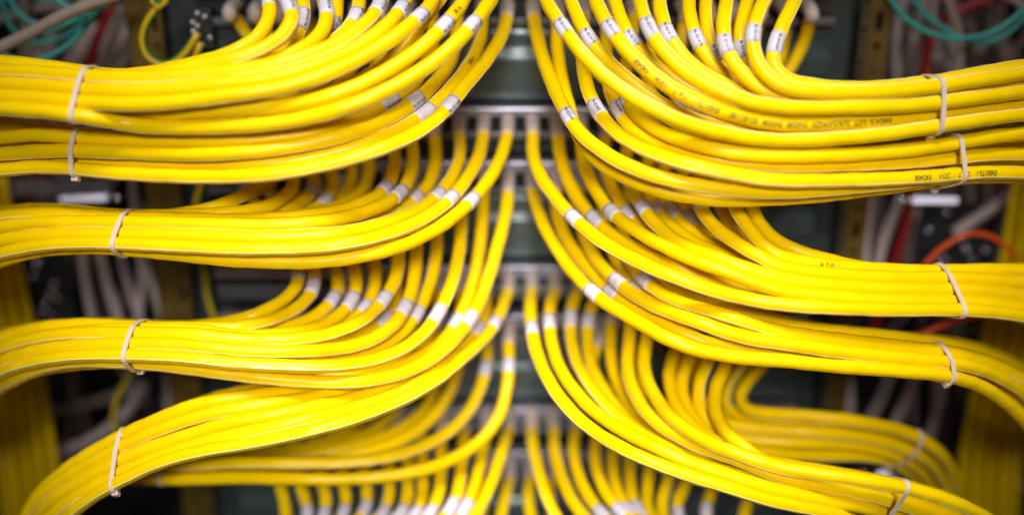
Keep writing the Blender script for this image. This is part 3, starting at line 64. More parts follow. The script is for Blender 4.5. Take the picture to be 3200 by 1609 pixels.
('E','L',1,0.0288,'','-186,-270,-522 9,-120,-34 -2,-115,-48 -23,-96,-76 -43,-78,-87 -62,-78,-76 -78,-77,-59 -92,-77,-38 -98,-75,-18 -102,-72,-6 -110,-59,-1 -120,-36,-4 -123,-21,-3 -124,-18,2 -123,-17,8 -125,-14,8 -125,-1,3 -124,14,-6 -123,21,-13 -121,21,-21 -121,21,-24 -122,21,-18 -123,21,-7 -123,21,-4 -123,22,-11 -121,26,-20 -115,34,-35 -108,39,-49 -101,39,-63 -92,37,-76 -83,33,-87 -72,32,-98 -57,30,-107 -47,28,-113 -42,27,-114'),
('E','L',2,-1,'','-348,-270,-522 -24,-67,-101 -26,-36,-115 -40,-37,-110 -59,-68,-83 -73,-77,-62 -85,-78,-43 -93,-77,-27 -98,-74,-12 -106,-62,-6 -116,-40,-12 -120,-23,-14 -122,-18,-12 -122,-17,-7 -122,-14,-6 -123,-2,-11 -121,13,-18 -120,20,-21 -119,21,-24 -120,21,-20 -121,22,-13 -121,21,-8 -122,21,-9 -120,22,-15 -118,26,-23 -114,31,-35 -109,36,-45 -103,36,-58 -93,35,-73 -81,33,-87 -66,32,-99 -54,32,-106 -44,31,-111 -41,31,-112'),
('E','L',3,-1,'','-510,-270,-522 -20,-3,-123 -13,20,-123 -13,11,-123 -40,-54,-103 -70,-78,-66 -88,-80,-39 -95,-77,-21 -100,-76,-9 -105,-67,-6 -116,-44,-10 -122,-26,-14 -123,-18,-9 -124,-18,-3 -124,-15,0 -125,-3,-1 -124,12,-8 -122,20,-17 -122,22,-18 -123,21,-14 -122,22,-8 -123,22,-8 -123,21,-12 -122,22,-19 -118,25,-29 -113,31,-45 -103,33,-62 -94,34,-75 -84,34,-86 -74,35,-95 -63,34,-102 -53,33,-109 -45,32,-112 -43,31,-113'),
('E','L',4,-1,'','-672,-270,-522 -18,30,-118 -21,45,-113 -26,48,-110 -38,-8,-113 -52,-71,-85 -69,-82,-60 -84,-81,-38 -92,-80,-20 -99,-73,-8 -110,-55,-6 -118,-31,-11 -121,-21,-8 -122,-18,-3 -122,-17,2 -123,-6,-1 -122,9,-10 -121,19,-16 -120,22,-15 -121,23,-9 -121,22,-7 -121,22,-11 -120,22,-18 -118,22,-25 -115,26,-37 -108,32,-50 -99,34,-64 -91,34,-76 -81,33,-87 -72,33,-94 -61,33,-102 -50,33,-107 -44,33,-111 -43,32,-111'),
('E','L',5,-1,'','-834,-270,-522 -17,54,-111 -19,60,-107 -25,49,-111 -41,6,-117 -57,-26,-106 -62,-87,-61 -73,-93,-38 -91,-78,-32 -105,-63,-23 -113,-49,-14 -121,-29,-12 -122,-20,-9 -123,-19,-5 -124,-14,-2 -124,-1,-6 -123,16,-12 -122,22,-11 -122,23,-8 -122,23,-9 -122,23,-13 -120,22,-21 -119,23,-30 -115,26,-41 -107,33,-54 -99,36,-65 -91,36,-78 -82,34,-87 -72,33,-96 -62,33,-103 -51,33,-109 -44,33,-111 -43,31,-113'),
('Z','R',0,0.1128,'96 021620','135,-270,2143 8,-121,-31 7,-121,-29 7,-121,-29 8,-122,-29 10,-120,-32 16,-118,-37 25,-116,-41 31,-114,-38 39,-110,-46 57,-88,-67 74,-61,-79 85,-52,-74 94,-51,-65 100,-50,-57 108,-38,-49 115,-14,-45 119,3,-37 121,9,-30 123,8,-23 124,9,-13 124,9,-4 125,13,1 123,18,3 123,22,5 123,21,7 123,21,11 122,24,12 121,29,11 119,36,7 118,42,5 117,44,2 117,44,1 117,43,1 117,41,0 119,41,0 119,37,-1 121,30,-5 122,22,-11 121,29,-18 113,44,-26 103,62,-34 91,73,-44 76,81,-56 60,87,-67 45,89,-75 36,88,-81 29,85,-87 25,78,-94 20,72,-100 14,66,-105 10,61,-109 7,56,-111 5,51,-114 3,47,-116 4,42,-118 3,36,-119 2,30,-121 1,25,-123 0,20,-123 -1,18,-124 -1,17,-123 -1,16,-124 -1,16,-124 -1,17,-124 0,18,-124'),
('Z','R',1,0.0938,'96 021619','297,-270,2143 10,-115,-49 10,-115,-49 12,-113,-53 15,-109,-60 19,-110,-56 23,-114,-49 33,-107,-54 57,-83,-74 76,-59,-80 88,-51,-73 93,-51,-66 100,-49,-59 108,-34,-53 116,-11,-45 121,6,-33 123,8,-23 124,8,-16 125,9,-8 125,10,0 124,14,3 124,22,3 123,25,3 122,27,6 122,26,10 122,28,10 121,32,8 119,38,4 118,42,1 118,43,1 118,42,1 118,42,2 119,42,1 118,41,2 119,39,0 121,31,-3 123,23,-10 121,28,-17 115,43,-25 104,60,-34 93,73,-43 77,81,-56 61,87,-66 47,89,-75 36,89,-80 30,85,-87 25,79,-94 20,72,-101 15,67,-105 10,61,-109 7,57,-112 5,51,-114 4,48,-116 3,42,-118 3,36,-120 2,30,-121 1,25,-123 1,21,-124 -1,18,-124 -1,17,-124 -1,16,-124 -1,16,-125 -1,17,-124 -1,18,-124'),
('Z','R',2,0.1128,'96 021618','459,-270,2143 2,-121,-29 1,-122,-29 0,-121,-27 2,-122,-29 3,-120,-33 8,-118,-39 13,-117,-41 21,-116,-41 38,-107,-52 61,-79,-73 78,-60,-77 88,-56,-68 96,-54,-58 106,-44,-49 115,-18,-43 119,2,-36 121,9,-30 123,9,-18 125,10,-5 124,13,1 123,21,0 121,30,0 120,34,0 120,34,3 120,32,4 120,35,5 118,41,3 117,43,2 116,45,0 117,43,1 117,43,1 118,40,1 120,37,3 120,33,1 122,27,-3 122,22,-11 120,29,-18 113,45,-26 103,62,-35 90,73,-44 75,82,-57 60,86,-67 45,90,-74 35,88,-81 29,84,-88 25,78,-94 20,71,-100 14,66,-105 10,61,-109 6,56,-111 5,51,-113 4,47,-116 3,41,-118 3,36,-119 2,30,-121 1,25,-123 0,21,-123 0,18,-123 -1,16,-124 -1,16,-123 -1,16,-124 -1,17,-124 -1,18,-123'),
('Z','R',3,0.0991,'96 021617','621,-270,2143 -6,-118,-44 -5,-117,-43 -5,-116,-46 -1,-114,-54 5,-113,-53 10,-117,-46 22,-111,-52 48,-88,-74 73,-64,-79 88,-57,-69 97,-55,-56 106,-49,-46 115,-25,-42 119,-1,-39 122,8,-30 124,10,-14 125,7,-1 125,5,3 125,6,4 125,13,3 124,22,3 122,29,3 120,35,3 118,41,2 117,46,2 115,50,1 115,49,1 117,46,2 117,45,1 117,45,1 117,45,1 118,42,0 121,33,-4 123,23,-9 121,27,-18 115,43,-25 105,61,-33 92,72,-44 78,81,-55 61,87,-67 47,89,-74 36,89,-81 30,85,-87 25,79,-94 20,73,-100 15,66,-105 10,62,-109 7,56,-112 5,52,-114 4,47,-116 3,42,-118 3,37,-120 2,30,-122 1,25,-123 0,21,-123 0,18,-124 -1,17,-125 -1,16,-124 -1,16,-124 -1,17,-125 -1,18,-124'),
('Z','R',4,0.1136,'96 021616','783,-270,2143 -10,-122,-27 -10,-122,-25 -10,-122,-25 -11,-123,-25 -9,-121,-30 -6,-119,-37 -1,-119,-39 4,-118,-41 21,-110,-56 49,-84,-79 72,-64,-78 88,-61,-65 101,-56,-49 112,-36,-40 120,-8,-35 123,6,-22 125,8,-9 124,9,-1 125,11,-1 124,16,-1 123,24,-1 122,29,0 121,32,3 120,34,5 119,39,6 117,45,3 115,49,2 115,51,1 114,50,1 115,50,1 115,50,1 116,47,1 120,35,-4 122,25,-10 121,28,-18 115,43,-25 104,61,-34 92,72,-44 77,81,-56 60,87,-66 46,90,-75 37,88,-80 29,85,-87 25,79,-95 20,72,-100 15,66,-105 10,61,-109 7,57,-111 4,51,-114 4,47,-116 4,42,-118 3,37,-120 2,30,-121 1,25,-123 0,21,-124 -1,18,-123 -1,16,-125 -1,16,-124 -1,16,-124 -1,17,-124 0,18,-124'),
('Z','R',5,0.1009,'96 021615','945,-270,2143 -18,-120,-35 -18,-119,-35 -18,-120,-36 -18,-117,-42 -13,-116,-47 -9,-118,-45 1,-116,-47 22,-102,-70 54,-74,-85 78,-63,-77 93,-61,-58 107,-49,-43 118,-24,-36 123,1,-26 126,9,-11 125,10,-3 126,12,-2 125,15,-1 124,22,-2 122,28,1 123,29,4 122,30,7 122,33,7 119,39,4 118,46,1 116,49,1 115,50,2 116,48,5 118,46,6 118,44,6 121,35,0 123,24,-7 122,26,-16 116,41,-25 107,59,-33 94,72,-42 79,81,-55 64,86,-66 48,90,-74 37,90,-80 31,86,-87 25,79,-94 21,74,-100 15,67,-105 11,62,-110 7,57,-112 5,52,-114 3,48,-117 4,42,-118 3,37,-121 2,31,-122 1,25,-123 0,22,-124 0,18,-125 -1,17,-125 -1,15,-125 -1,17,-125 -1,17,-125 -1,18,-124'),
('Z','R',6,0.0993,'96 021614','1107,-270,2143 -15,-118,-40 -16,-118,-40 -15,-116,-44 -14,-114,-50 -13,-116,-47 -11,-117,-44 0,-110,-59 28,-85,-86 56,-68,-90 78,-64,-74 97,-56,-55 114,-31,-42 122,0,-26 125,11,-9 125,12,-2 124,15,-2 124,18,-1 124,24,0 122,28,3 122,29,5 121,31,8 120,36,7 118,42,4 116,49,2 115,50,2 115,50,3 116,47,5 117,43,8 119,41,5 121,33,0 123,23,-8 121,27,-17 115,43,-26 105,60,-33 92,73,-44 78,81,-55 61,86,-67 47,90,-74 37,89,-80 30,85,-87 25,79,-94 20,72,-101 15,67,-105 10,61,-109 7,57,-112 5,52,-114 4,47,-116 3,42,-118 3,37,-120 2,30,-122 1,25,-123 0,21,-123 0,18,-124 -1,17,-125 -1,16,-124 -1,16,-125 -1,17,-124 -1,18,-124'),
('Z','R',7,0.0985,'96 021613','1269,-270,2143 -27,-111,-52 -28,-110,-56 -27,-106,-61 -24,-111,-55 -20,-115,-45 -12,-111,-58 10,-88,-88 40,-69,-97 70,-61,-83 94,-51,-67 112,-29,-48 123,-4,-22 125,8,-4 126,13,-1 124,15,0 125,19,-1 123,27,2 121,32,4 121,33,8 121,34,8 119,39,8 118,45,4 116,48,2 116,48,3 117,48,4 117,45,6 119,40,9 119,39,8 122,31,2 124,23,-8 121,26,-16 116,42,-25 106,60,-34 93,72,-42 79,80,-55 63,87,-66 48,90,-74 37,89,-81 30,86,-86 26,79,-94 20,73,-101 15,67,-105 11,62,-109 7,57,-112 4,52,-115 4,48,-116 4,42,-118 3,37,-121 2,30,-122 1,26,-123 0,21,-124 0,18,-124 -1,17,-125 -1,16,-125 -2,16,-125 0,17,-124 -1,18,-125'),
('Z','R',8,0.1245,'96 021612','1431,-270,2143 -31,-118,-23 -30,-118,-23 -31,-118,-22 -30,-118,-23 -32,-116,-29 -32,-115,-33 -30,-115,-34 -29,-114,-40 -23,-103,-64 1,-81,-93 42,-69,-94 76,-57,-78 101,-39,-58 120,-11,-28 123,6,-9 123,12,-2 124,14,-1 122,18,1 122,25,2 120,30,4 119,34,6 118,36,8 117,42,7 114,47,4 114,50,3 113,50,2 113,51,4 114,48,4 115,46,6 117,42,3 120,30,-3 121,23,-11 119,31,-20 111,47,-27 100,64,-36 87,74,-46 73,82,-58 56,87,-68 44,89,-75 34,87,-81 29,83,-87 24,77,-95 19,70,-100 13,65,-104 10,60,-109 6,55,-110 5,50,-113 3,46,-116 4,41,-117 3,36,-118 2,29,-121 1,24,-121 0,21,-122 -1,18,-123 -1,16,-123 -1,16,-123 -1,16,-123 -1,17,-123 0,17,-122'),
('Z','R',9,0.1043,'96 021611','1593,-270,2143 -41,-110,-42 -41,-108,-43 -43,-106,-50 -41,-106,-48 -38,-112,-39 -35,-110,-43 -33,-97,-70 -17,-76,-96 22,-74,-96 66,-71,-76 102,-45,-51 121,-7,-23 124,9,-7 123,13,-2 123,16,-1 122,22,1 121,28,2 121,29,3 120,31,7 119,33,9 118,38,9 115,45,6 114,49,5 114,50,4 114,47,5 116,44,6 117,41,7 118,37,4 121,28,-2 121,23,-11 119,30,-20 111,48,-27 101,63,-35 88,74,-46 73,82,-58 57,87,-68 43,88,-75 35,88,-81 28,83,-87 24,77,-94 19,71,-101 14,65,-104 10,59,-109 6,56,-110 5,50,-114 3,46,-115 4,41,-117 3,36,-119 2,29,-120 1,25,-122 0,20,-122 -1,18,-123 -1,17,-123 -1,15,-123 -1,16,-123 -1,17,-123 0,18,-123'),
('Z','R',10,0.1301,'96 021610','1755,-270,2143 -42,-117,-18 -42,-116,-17 -42,-117,-17 -42,-117,-18 -44,-115,-21 -45,-114,-26 -46,-113,-27 -46,-113,-29 -48,-105,-46 -42,-88,-78 -13,-77,-97 31,-78,-92 77,-65,-71 118,-18,-33 124,7,-12 125,11,-5 124,15,-1 124,20,2 121,28,4 121,34,6 120,34,8 120,36,9 118,41,7 115,49,4 114,51,4 114,53,4 114,51,4 114,50,6 116,47,4 120,35,-1 123,25,-10 120,27,-17 115,44,-26 104,60,-34 91,73,-44 77,81,-56 61,87,-66 46,90,-75 36,88,-80 30,85,-88 25,79,-94 19,72,-100 15,66,-105 10,61,-109 7,56,-112 5,52,-113 3,47,-116 4,42,-118 3,36,-120 2,30,-122 1,25,-122 0,21,-124 0,18,-123 -1,17,-125 -1,16,-124 -2,16,-124 0,17,-124 -1,18,-124'),
('Z','R',11,0.1234,'96 021609','1917,-270,2143 -42,-115,-25 -43,-114,-24 -44,-114,-26 -45,-114,-27 -46,-112,-30 -46,-111,-31 -48,-111,-32 -50,-104,-46 -54,-84,-74 -46,-71,-92 -14,-74,-97 75,-60,-68 121,-12,-26 124,8,-14 124,12,-6 124,14,0 123,21,4 121,29,7 119,35,9 119,35,12 118,40,11 116,46,9 113,52,6 112,54,4 113,53,4 113,53,4 113,53,4 115,49,3 119,36,-3 122,25,-10 120,28,-19 113,45,-26 103,61,-34 90,74,-45 76,81,-56 59,87,-67 45,89,-75 36,88,-81 29,84,-87 24,78,-94 20,72,-101 14,66,-105 10,61,-108 7,56,-111 4,51,-114 4,46,-116 4,42,-117 3,36,-120 2,30,-121 1,25,-122 0,20,-123 -1,18,-124 -1,17,-123 -1,16,-124 -1,16,-124 -1,17,-123 0,18,-124'),
('A','R',0,0.1077,'96 021644','136,-270,1758 9,-117,-45 10,-117,-44 13,-117,-47 19,-112,-53 26,-107,-61 30,-106,-60 32,-107,-58 34,-108,-55 43,-105,-53 64,-93,-56 86,-75,-53 96,-68,-44 103,-63,-33 113,-50,-26 121,-23,-23 124,-6,-19 125,-2,-16 125,4,-13 124,14,-10 124,21,-3 124,22,1 124,23,3 124,23,4 123,23,5 123,24,6 123,28,5 122,32,2 121,33,-1 121,34,-5 121,33,-8 121,33,-11 121,33,-15 120,31,-18 121,30,-18 121,29,-18 123,24,-16 123,21,-13 122,26,-17 115,42,-24 106,60,-32 94,72,-43 79,81,-55 62,86,-66 48,90,-74 37,89,-80 31,86,-87 25,80,-94 20,73,-101 16,67,-105 10,61,-109 7,57,-112 5,53,-114 4,47,-117 3,42,-118 3,37,-120 2,31,-122 1,25,-124 1,21,-124 -1,18,-124 -1,17,-125 -1,16,-125 -1,16,-124 -1,17,-125 -1,18,-124'),
('A','R',1,-1,'','298,-270,1758 -11,-109,-60 -6,-109,-63 2,-104,-69 10,-99,-76 15,-103,-71 18,-105,-65 20,-107,-62 23,-106,-63 40,-96,-69 69,-79,-69 90,-68,-54 101,-63,-37 109,-55,-28 118,-31,-27 124,-10,-21 124,-3,-11 126,1,-2 125,9,0 124,18,0 123,21,1 124,22,4 123,22,7 123,22,9 123,23,9 123,24,9 121,29,7 121,32,5 121,33,1 121,32,-3 121,32,-8 121,32,-12 121,31,-15 120,31,-17 120,30,-17 121,29,-17 122,24,-15 123,21,-13 121,28,-17 115,43,-25 104,61,-33 92,73,-44 78,81,-55 61,86,-67 47,90,-74 36,89,-81 30,85,-87 25,79,-94 20,72,-100 15,66,-105 10,62,-109 7,56,-112 5,52,-114 3,47,-116 4,42,-118 3,36,-120 2,31,-122 1,25,-122 0,21,-124 0,18,-124 -1,17,-124 -1,15,-125 -1,16,-124 -1,18,-124 -1,18,-124'),
('A','R',2,0.1081,'96 021642','460,-270,1758 -11,-120,-35 -9,-119,-34 -9,-120,-35 -5,-118,-40 -2,-115,-51 4,-110,-58 13,-111,-57 23,-111,-53 35,-110,-48 53,-102,-47 78,-85,-47 94,-74,-37 101,-69,-27 110,-55,-21 120,-27,-23 122,-8,-24 123,-1,-22 124,6,-15 123,17,-9 123,23,-6 123,24,-5 122,24,-5 123,24,-3 123,25,-2 122,28,-1 120,33,-1 120,35,-1 120,35,-3 120,35,-9 119,34,-13 120,33,-17 120,31,-18 119,31,-19 121,29,-18 121,25,-15 123,21,-14 120,28,-17 114,45,-25 104,61,-34 91,73,-44 76,81,-56 60,87,-67 46,89,-74 36,88,-81 30,85,-87 24,78,-94 20,72,-101 15,67,-105 10,61,-108 6,56,-112 5,51,-114 4,47,-116 3,42,-117 3,36,-120 2,30,-121 1,25,-123 1,21,-123 -1,18,-124 -1,16,-124 -1,16,-124 -1,16,-124 -1,17,-124 0,18,-124'),
('A','R',3,0.1003,'96 021641','622,-270,1758 -16,-117,-43 -14,-117,-43 -12,-116,-48 -7,-112,-57 -1,-109,-62 7,-110,-61 16,-111,-58 28,-109,-54 49,-104,-51 77,-88,-46 95,-75,-33 104,-68,-19 111,-56,-14 122,-30,-15 124,-10,-13 126,-1,-8 125,10,-5 124,19,-5 124,25,-4 123,25,-3 123,25,-1 123,25,-1 123,27,1 122,31,2 121,36,2 120,37,0 120,36,-4 121,36,-8 120,35,-10 120,35,-12 120,35,-13 121,33,-13 122,28,-12 123,22,-13 122,26,-16 116,42,-24 106,60,-33 94,72,-43 79,80,-55 62,87,-66 48,90,-74 37,89,-80 31,86,-87 25,79,-94 20,73,-100 15,67,-106 11,62,-109 7,57,-112 5,52,-114 4,48,-117 3,42,-118 3,37,-120 2,30,-122 1,26,-123 0,21,-124 0,18,-125 -1,17,-125 -1,16,-124 -1,16,-125 -1,17,-125 -1,18,-124'),
('A','R',4,0.0963,'','784,-270,1758 -19,-118,-37 -18,-117,-37 -20,-117,-39 -20,-114,-47 -22,-110,-54 -19,-111,-54 -7,-114,-50 10,-115,-47 35,-111,-44 66,-96,-43 88,-82,-32 98,-75,-21 108,-59,-17 120,-30,-17 123,-8,-13 125,1,-8 124,8,-3 124,19,-2 122,24,-2 122,26,-1 122,26,2 122,26,4 122,27,7 120,33,9 119,37,9 118,38,8 119,38,6 119,37,2 119,37,-1 120,36,-2 119,37,-3 120,33,-4 122,27,-6 122,22,-12 120,29,-18 113,45,-26 103,62,-34 91,73,-44 75,81,-57 59,87,-67 46,89,-75 35,88,-80 29,85,-88 25,78,-94 20,71,-100 14,66,-105 10,61,-109 6,56,-111 5,51,-114 4,47,-115 3,41,-118 3,36,-119 2,30,-121 1,25,-123 0,21,-123 0,18,-123 -1,16,-124 -1,16,-124 -1,16,-124 -1,17,-123 -1,18,-124'),
('A','R',5,-1,'','946,-270,1758 -28,-38,-115 -27,-42,-114 -24,-83,-87 -12,-108,-61 6,-113,-53 28,-111,-48 54,-101,-48 79,-86,-43 92,-78,-31 98,-74,-20 108,-59,-19 119,-30,-19 124,-11,-10 124,-1,-2 125,8,2 123,17,0 122,24,0 122,27,2 121,28,5 121,29,8 121,32,11 118,37,10 117,42,8 117,44,3 117,44,1 117,42,0 118,40,0 119,38,0 119,37,1 120,34,-1 121,27,-5 122,22,-11 120,29,-18 113,45,-26 102,62,-35 91,74,-44 75,81,-57 58,87,-68 45,89,-74 36,88,-81 29,84,-87 24,78,-95 20,71,-100 14,66,-105 10,61,-108 6,56,-111 5,51,-114 4,46,-116 3,42,-117 3,36,-120 2,29,-121 1,25,-122 0,21,-123 0,18,-123 -1,16,-124 -1,16,-123 -1,16,-124 -1,17,-123 -1,18,-124'),
('A','R',6,0.0783,'96 021638','1108,-270,1758 -19,-41,-117 -23,-50,-113 -26,-90,-82 -19,-111,-58 -7,-114,-53 14,-113,-51 53,-103,-48 86,-84,-38 100,-71,-31 108,-52,-35 118,-23,-37 124,-5,-23 126,1,-11 125,9,-5 125,20,-5 123,24,-4 124,26,0 123,26,4 123,27,6 123,29,5 122,32,2 121,33,-1 122,33,0 121,33,-2 122,34,-2 121,35,-2 120,37,-2 122,35,-3 122,29,-6 124,22,-10 122,26,-16 117,41,-24 106,59,-33 94,72,-42 80,80,-54 64,87,-66 48,90,-74 38,89,-80 30,86,-87 26,80,-94 21,74,-100 15,67,-106 11,62,-109 7,57,-112 4,53,-115 4,47,-116 4,43,-119 3,37,-120 2,31,-122 1,25,-124 0,21,-124 0,19,-125 -1,16,-125 -1,16,-125 -1,16,-125 -1,17,-125 -1,19,-125'),
('A','R',7,0.0869,'96 021637','1270,-270,1758 -27,12,-120 -29,-4,-119 -34,-85,-80 -26,-108,-55 -15,-111,-52 -1,-111,-55 30,-104,-60 70,-87,-52 88,-77,-41 99,-64,-37 114,-35,-32 122,-8,-18 124,4,-7 123,14,-4 122,21,-4 122,24,-3 121,25,-2 122,24,1 121,25,1 121,28,2 120,31,0 119,35,-3 118,36,-6 118,37,-8 118,37,-10 118,36,-9 118,37,-10 118,36,-10 119,33,-10 121,25,-10 121,22,-13 119,31,-19 111,48,-27 100,64,-36 87,74,-46 73,82,-58 56,86,-68 43,89,-75 35,87,-81 28,83,-87 24,77,-95 19,70,-100 14,65,-104 9,60,-109 6,55,-110 5,51,-114 4,46,-115 3,40,-117 3,36,-118 2,29,-121 1,25,-121 0,20,-122 -1,18,-123 -1,16,-123 -1,16,-123 -1,16,-123 0,17,-122 -1,18,-123'),
('A','R',8,-1,'','1432,-270,1758 -15,78,-96 -13,71,-101 -28,-8,-113 -30,-101,-65 -22,-111,-52 -12,-112,-55 7,-106,-64 42,-93,-71 70,-82,-62 85,-73,-55 106,-51,-39 122,-23,-13 124,-9,2 125,0,3 124,11,0 123,21,-3 122,26,-3 122,30,-3 120,31,-6 120,35,-7 118,39,-11 117,42,-14 117,41,-15 117,40,-16 118,38,-15 118,39,-13 118,38,-12 118,38,-12 120,35,-12 121,28,-11 122,22,-13 120,29,-18 113,45,-25 103,61,-34 91,74,-45 76,81,-56 59,87,-67 46,89,-75 35,88,-81 30,84,-87 24,79,-94 20,71,-100 14,66,-105 10,61,-109 7,56,-111 4,51,-114 4,47,-116 4,42,-117 3,35,-120 2,31,-121 1,24,-122 0,21,-124 -1,18,-123 -1,17,-124 -1,15,-124 -1,16,-123 -1,17,-124 0,18,-124'),
('A','R',9,-1,'','1594,-270,1758 -3,88,-89 -4,72,-102 -32,2,-117 -47,-89,-70 -27,-111,-51 -15,-112,-54 2,-105,-69 25,-90,-84 49,-82,-81 85,-68,-58 117,-36,-22 125,-10,0 126,1,4 125,12,1 124,21,-4 122,25,-9 122,26,-16 122,26,-18 120,30,-17 120,35,-17 118,40,-17 118,39,-18 118,37,-18 120,36,-17 119,37,-15 119,36,-14 120,37,-13 120,34,-12 122,29,-13 123,22,-12 121,26,-17 115,43,-24 106,60,-33 93,72,-43 78,81,-56 62,87,-66 47,89,-74 37,90,-80 30,85,-87 25,79,-94 21,73,-101 15,67,-105 10,61,-109 7,57,-112 5,52,-114 4,47,-116 3,43,-119 3,36,-120 2,31,-122 1,25,-123 0,21,-123 0,18,-125 -1,17,-124 -1,16,-125 -1,16,-124 -1,17,-125 -1,18,-124'),
('A','R',10,-1,'','1756,-270,1758 17,95,-80 14,69,-101 -13,2,-124 -47,-62,-91 -40,-110,-47 -36,-108,-53 -31,-99,-71 -15,-89,-87 25,-83,-89 95,-57,-52 123,-18,-12 126,0,-2 125,8,-3 124,19,-5 123,25,-3 123,27,-2 123,25,0 124,24,2 123,24,2 122,29,0 121,36,-2 119,39,-4 119,40,-5 120,39,-4 120,37,-3 120,35,-3 122,34,-3 122,28,-5 123,22,-11 122,26,-16 116,43,-25 105,59,-33 93,72,-43 79,81,-55 62,87,-66 48,90,-74 37,89,-80 30,85,-87 25,80,-95 21,73,-100 15,66,-105 10,62,-109 7,57,-112 5,52,-114 4,47,-117 3,43,-118 3,36,-120 2,31,-122 1,25,-123 1,21,-124 -1,19,-125 -1,16,-124 -1,16,-125 -1,16,-125 -1,17,-124 -1,18,-125'),
('A','R',11,-1,'','1918,-270,1758 10,101,-73 2,67,-102 -39,2,-119 -58,-17,-107 -58,-90,-63 -50,-100,-58 -44,-95,-69 -27,-91,-81 24,-91,-79 100,-57,-41 124,-13,-11 125,4,-8 125,14,-9 122,24,-8 123,26,-6 123,25,-2 123,24,0 123,24,2 123,27,2 121,34,-1 119,38,-3 119,40,-4 119,39,-4 120,39,-4 120,36,-3 121,31,-1 122,29,-2 123,25,-5 123,21,-10 122,27,-17 114,43,-26 105,61,-33 93,72,-43 78,81,-56 61,87,-66 47,89,-74 37,89,-81 30,85,-87 25,80,-94 20,72,-100 15,67,-105 10,61,-109 7,57,-112 5,52,-114 3,47,-116 4,42,-118 3,36,-120 2,31,-122 1,25,-123 0,21,-124 0,18,-124 -1,17,-124 -1,15,-125 -1,17,-124 -1,17,-125 -1,18,-124'),
('B','R',0,0.1019,'','138,-270,988 -2,-121,-32 0,-122,-31 7,-121,-30 21,-118,-36 40,-111,-44 50,-106,-45 55,-105,-42 58,-104,-37 64,-103,-33 76,-93,-35 89,-81,-34 96,-76,-29 98,-74,-25 107,-60,-26 116,-31,-34 119,-11,-37 121,-7,-31 123,-17,-21 122,-25,-9 124,-17,-5 126,-4,-6 125,6,-9 124,13,-10 124,18,-10 123,23,-10 122,25,-10 122,28,-13 120,30,-16 118,36,-23 115,41,-28 112,45,-34 109,48,-40 107,49,-45 105,49,-47 105,48,-49 108,46,-45 115,36,-34 121,25,-20 121,28,-16 116,42,-24 105,60,-32 92,73,-44 78,81,-55 61,86,-67 47,90,-74 37,89,-80 30,85,-88 25,79,-94 20,73,-100 15,66,-105 10,62,-109 7,56,-112 5,52,-114 3,47,-116 4,42,-118 3,37,-120 2,30,-122 1,25,-123 0,21,-123 0,18,-124 -1,17,-125 -1,16,-124 -2,16,-125 0,17,-124 -1,18,-124'),
('B','R',1,0.0818,'','300,-270,988 7,-106,-65 13,-102,-69 28,-94,-76 40,-96,-67 46,-102,-53 51,-105,-42 59,-104,-34 71,-97,-32 86,-83,-32 93,-77,-31 95,-74,-27 102,-67,-26 112,-42,-31 118,-16,-34 119,-10,-31 120,-24,-21 120,-32,-9 122,-19,-6 124,-3,-8 124,7,-10 123,13,-11 121,20,-12 121,25,-12 121,26,-12 121,25,-11 121,26,-14 119,28,-20 116,33,-28 114,40,-31 113,38,-33 115,34,-34 106,52,-38 95,67,-41 94,70,-42 101,61,-37 113,43,-27 121,26,-17 119,29,-17 112,47,-26 101,63,-35 88,74,-46 73,81,-57 57,87,-68 44,89,-75 35,87,-81 29,83,-87 24,78,-95 19,70,-100 14,65,-105 9,60,-108 6,56,-111 5,50,-113 4,46,-115 3,41,-117 3,36,-119 2,29,-121 1,25,-121 0,21,-123 -1,17,-123 -1,17,-123 -1,15,-123 -1,16,-123 0,17,-123 -1,18,-123'),
('B','R',2,0.0947,'','462,-270,988 -8,-120,-30 -7,-121,-30 2,-121,-31 17,-116,-40 29,-111,-48 36,-109,-48 45,-110,-39 55,-108,-28 67,-102,-23 81,-91,-27 89,-82,-28 93,-80,-23 99,-72,-20 111,-49,-26 117,-24,-36 116,-13,-42 120,-10,-31 123,-6,-18 124,4,-14 123,12,-15 122,17,-16 122,21,-14 122,24,-14 121,26,-13 120,28,-12 120,31,-16 116,37,-23 114,43,-30 111,44,-33 111,45,-34 112,43,-35 113,39,-34 115,34,-35 116,31,-31 120,25,-23 121,22,-16 120,30,-18 112,46,-25 103,62,-34 89,74,-45 75,81,-57 58,87,-68 44,89,-74 36,88,-81 29,84,-87 24,77,-95 19,72,-100 15,65,-105 9,61,-108 7,55,-111 4,51,-114 4,47,-115 4,41,-118 3,36,-119 2,30,-121 1,24,-122 0,21,-123 -1,18,-123 -1,16,-123 -1,16,-124 -1,16,-123 -1,17,-124 0,18,-123'),
('B','R',3,0.0743,'','624,-270,988 -17,-101,-70 -3,-95,-79 21,-92,-80 32,-101,-65 34,-108,-50 42,-109,-40 59,-105,-29 75,-94,-29 86,-83,-33 91,-82,-24 94,-79,-14 101,-70,-12 113,-44,-24 117,-16,-36 120,-4,-32 123,-4,-20 123,-1,-14 123,8,-14 122,15,-13 121,22,-14 121,26,-13 121,26,-11 121,24,-10 122,22,-9 121,23,-13 117,33,-24 113,39,-30 114,39,-33 114,35,-31 110,45,-34 97,68,-37 96,69,-38 102,62,-34 114,41,-24 120,25,-16 119,30,-18 112,47,-26 100,64,-35 88,74,-46 73,81,-58 57,87,-68 43,89,-75 35,87,-81 28,83,-87 24,77,-94 19,71,-101 14,64,-104 9,60,-109 7,55,-111 4,51,-113 4,46,-115 3,41,-117 3,35,-119 2,30,-120 1,24,-122 0,21,-122 0,18,-123 -1,16,-123 -1,16,-123 -1,16,-123 -1,17,-122 -1,17,-123'),
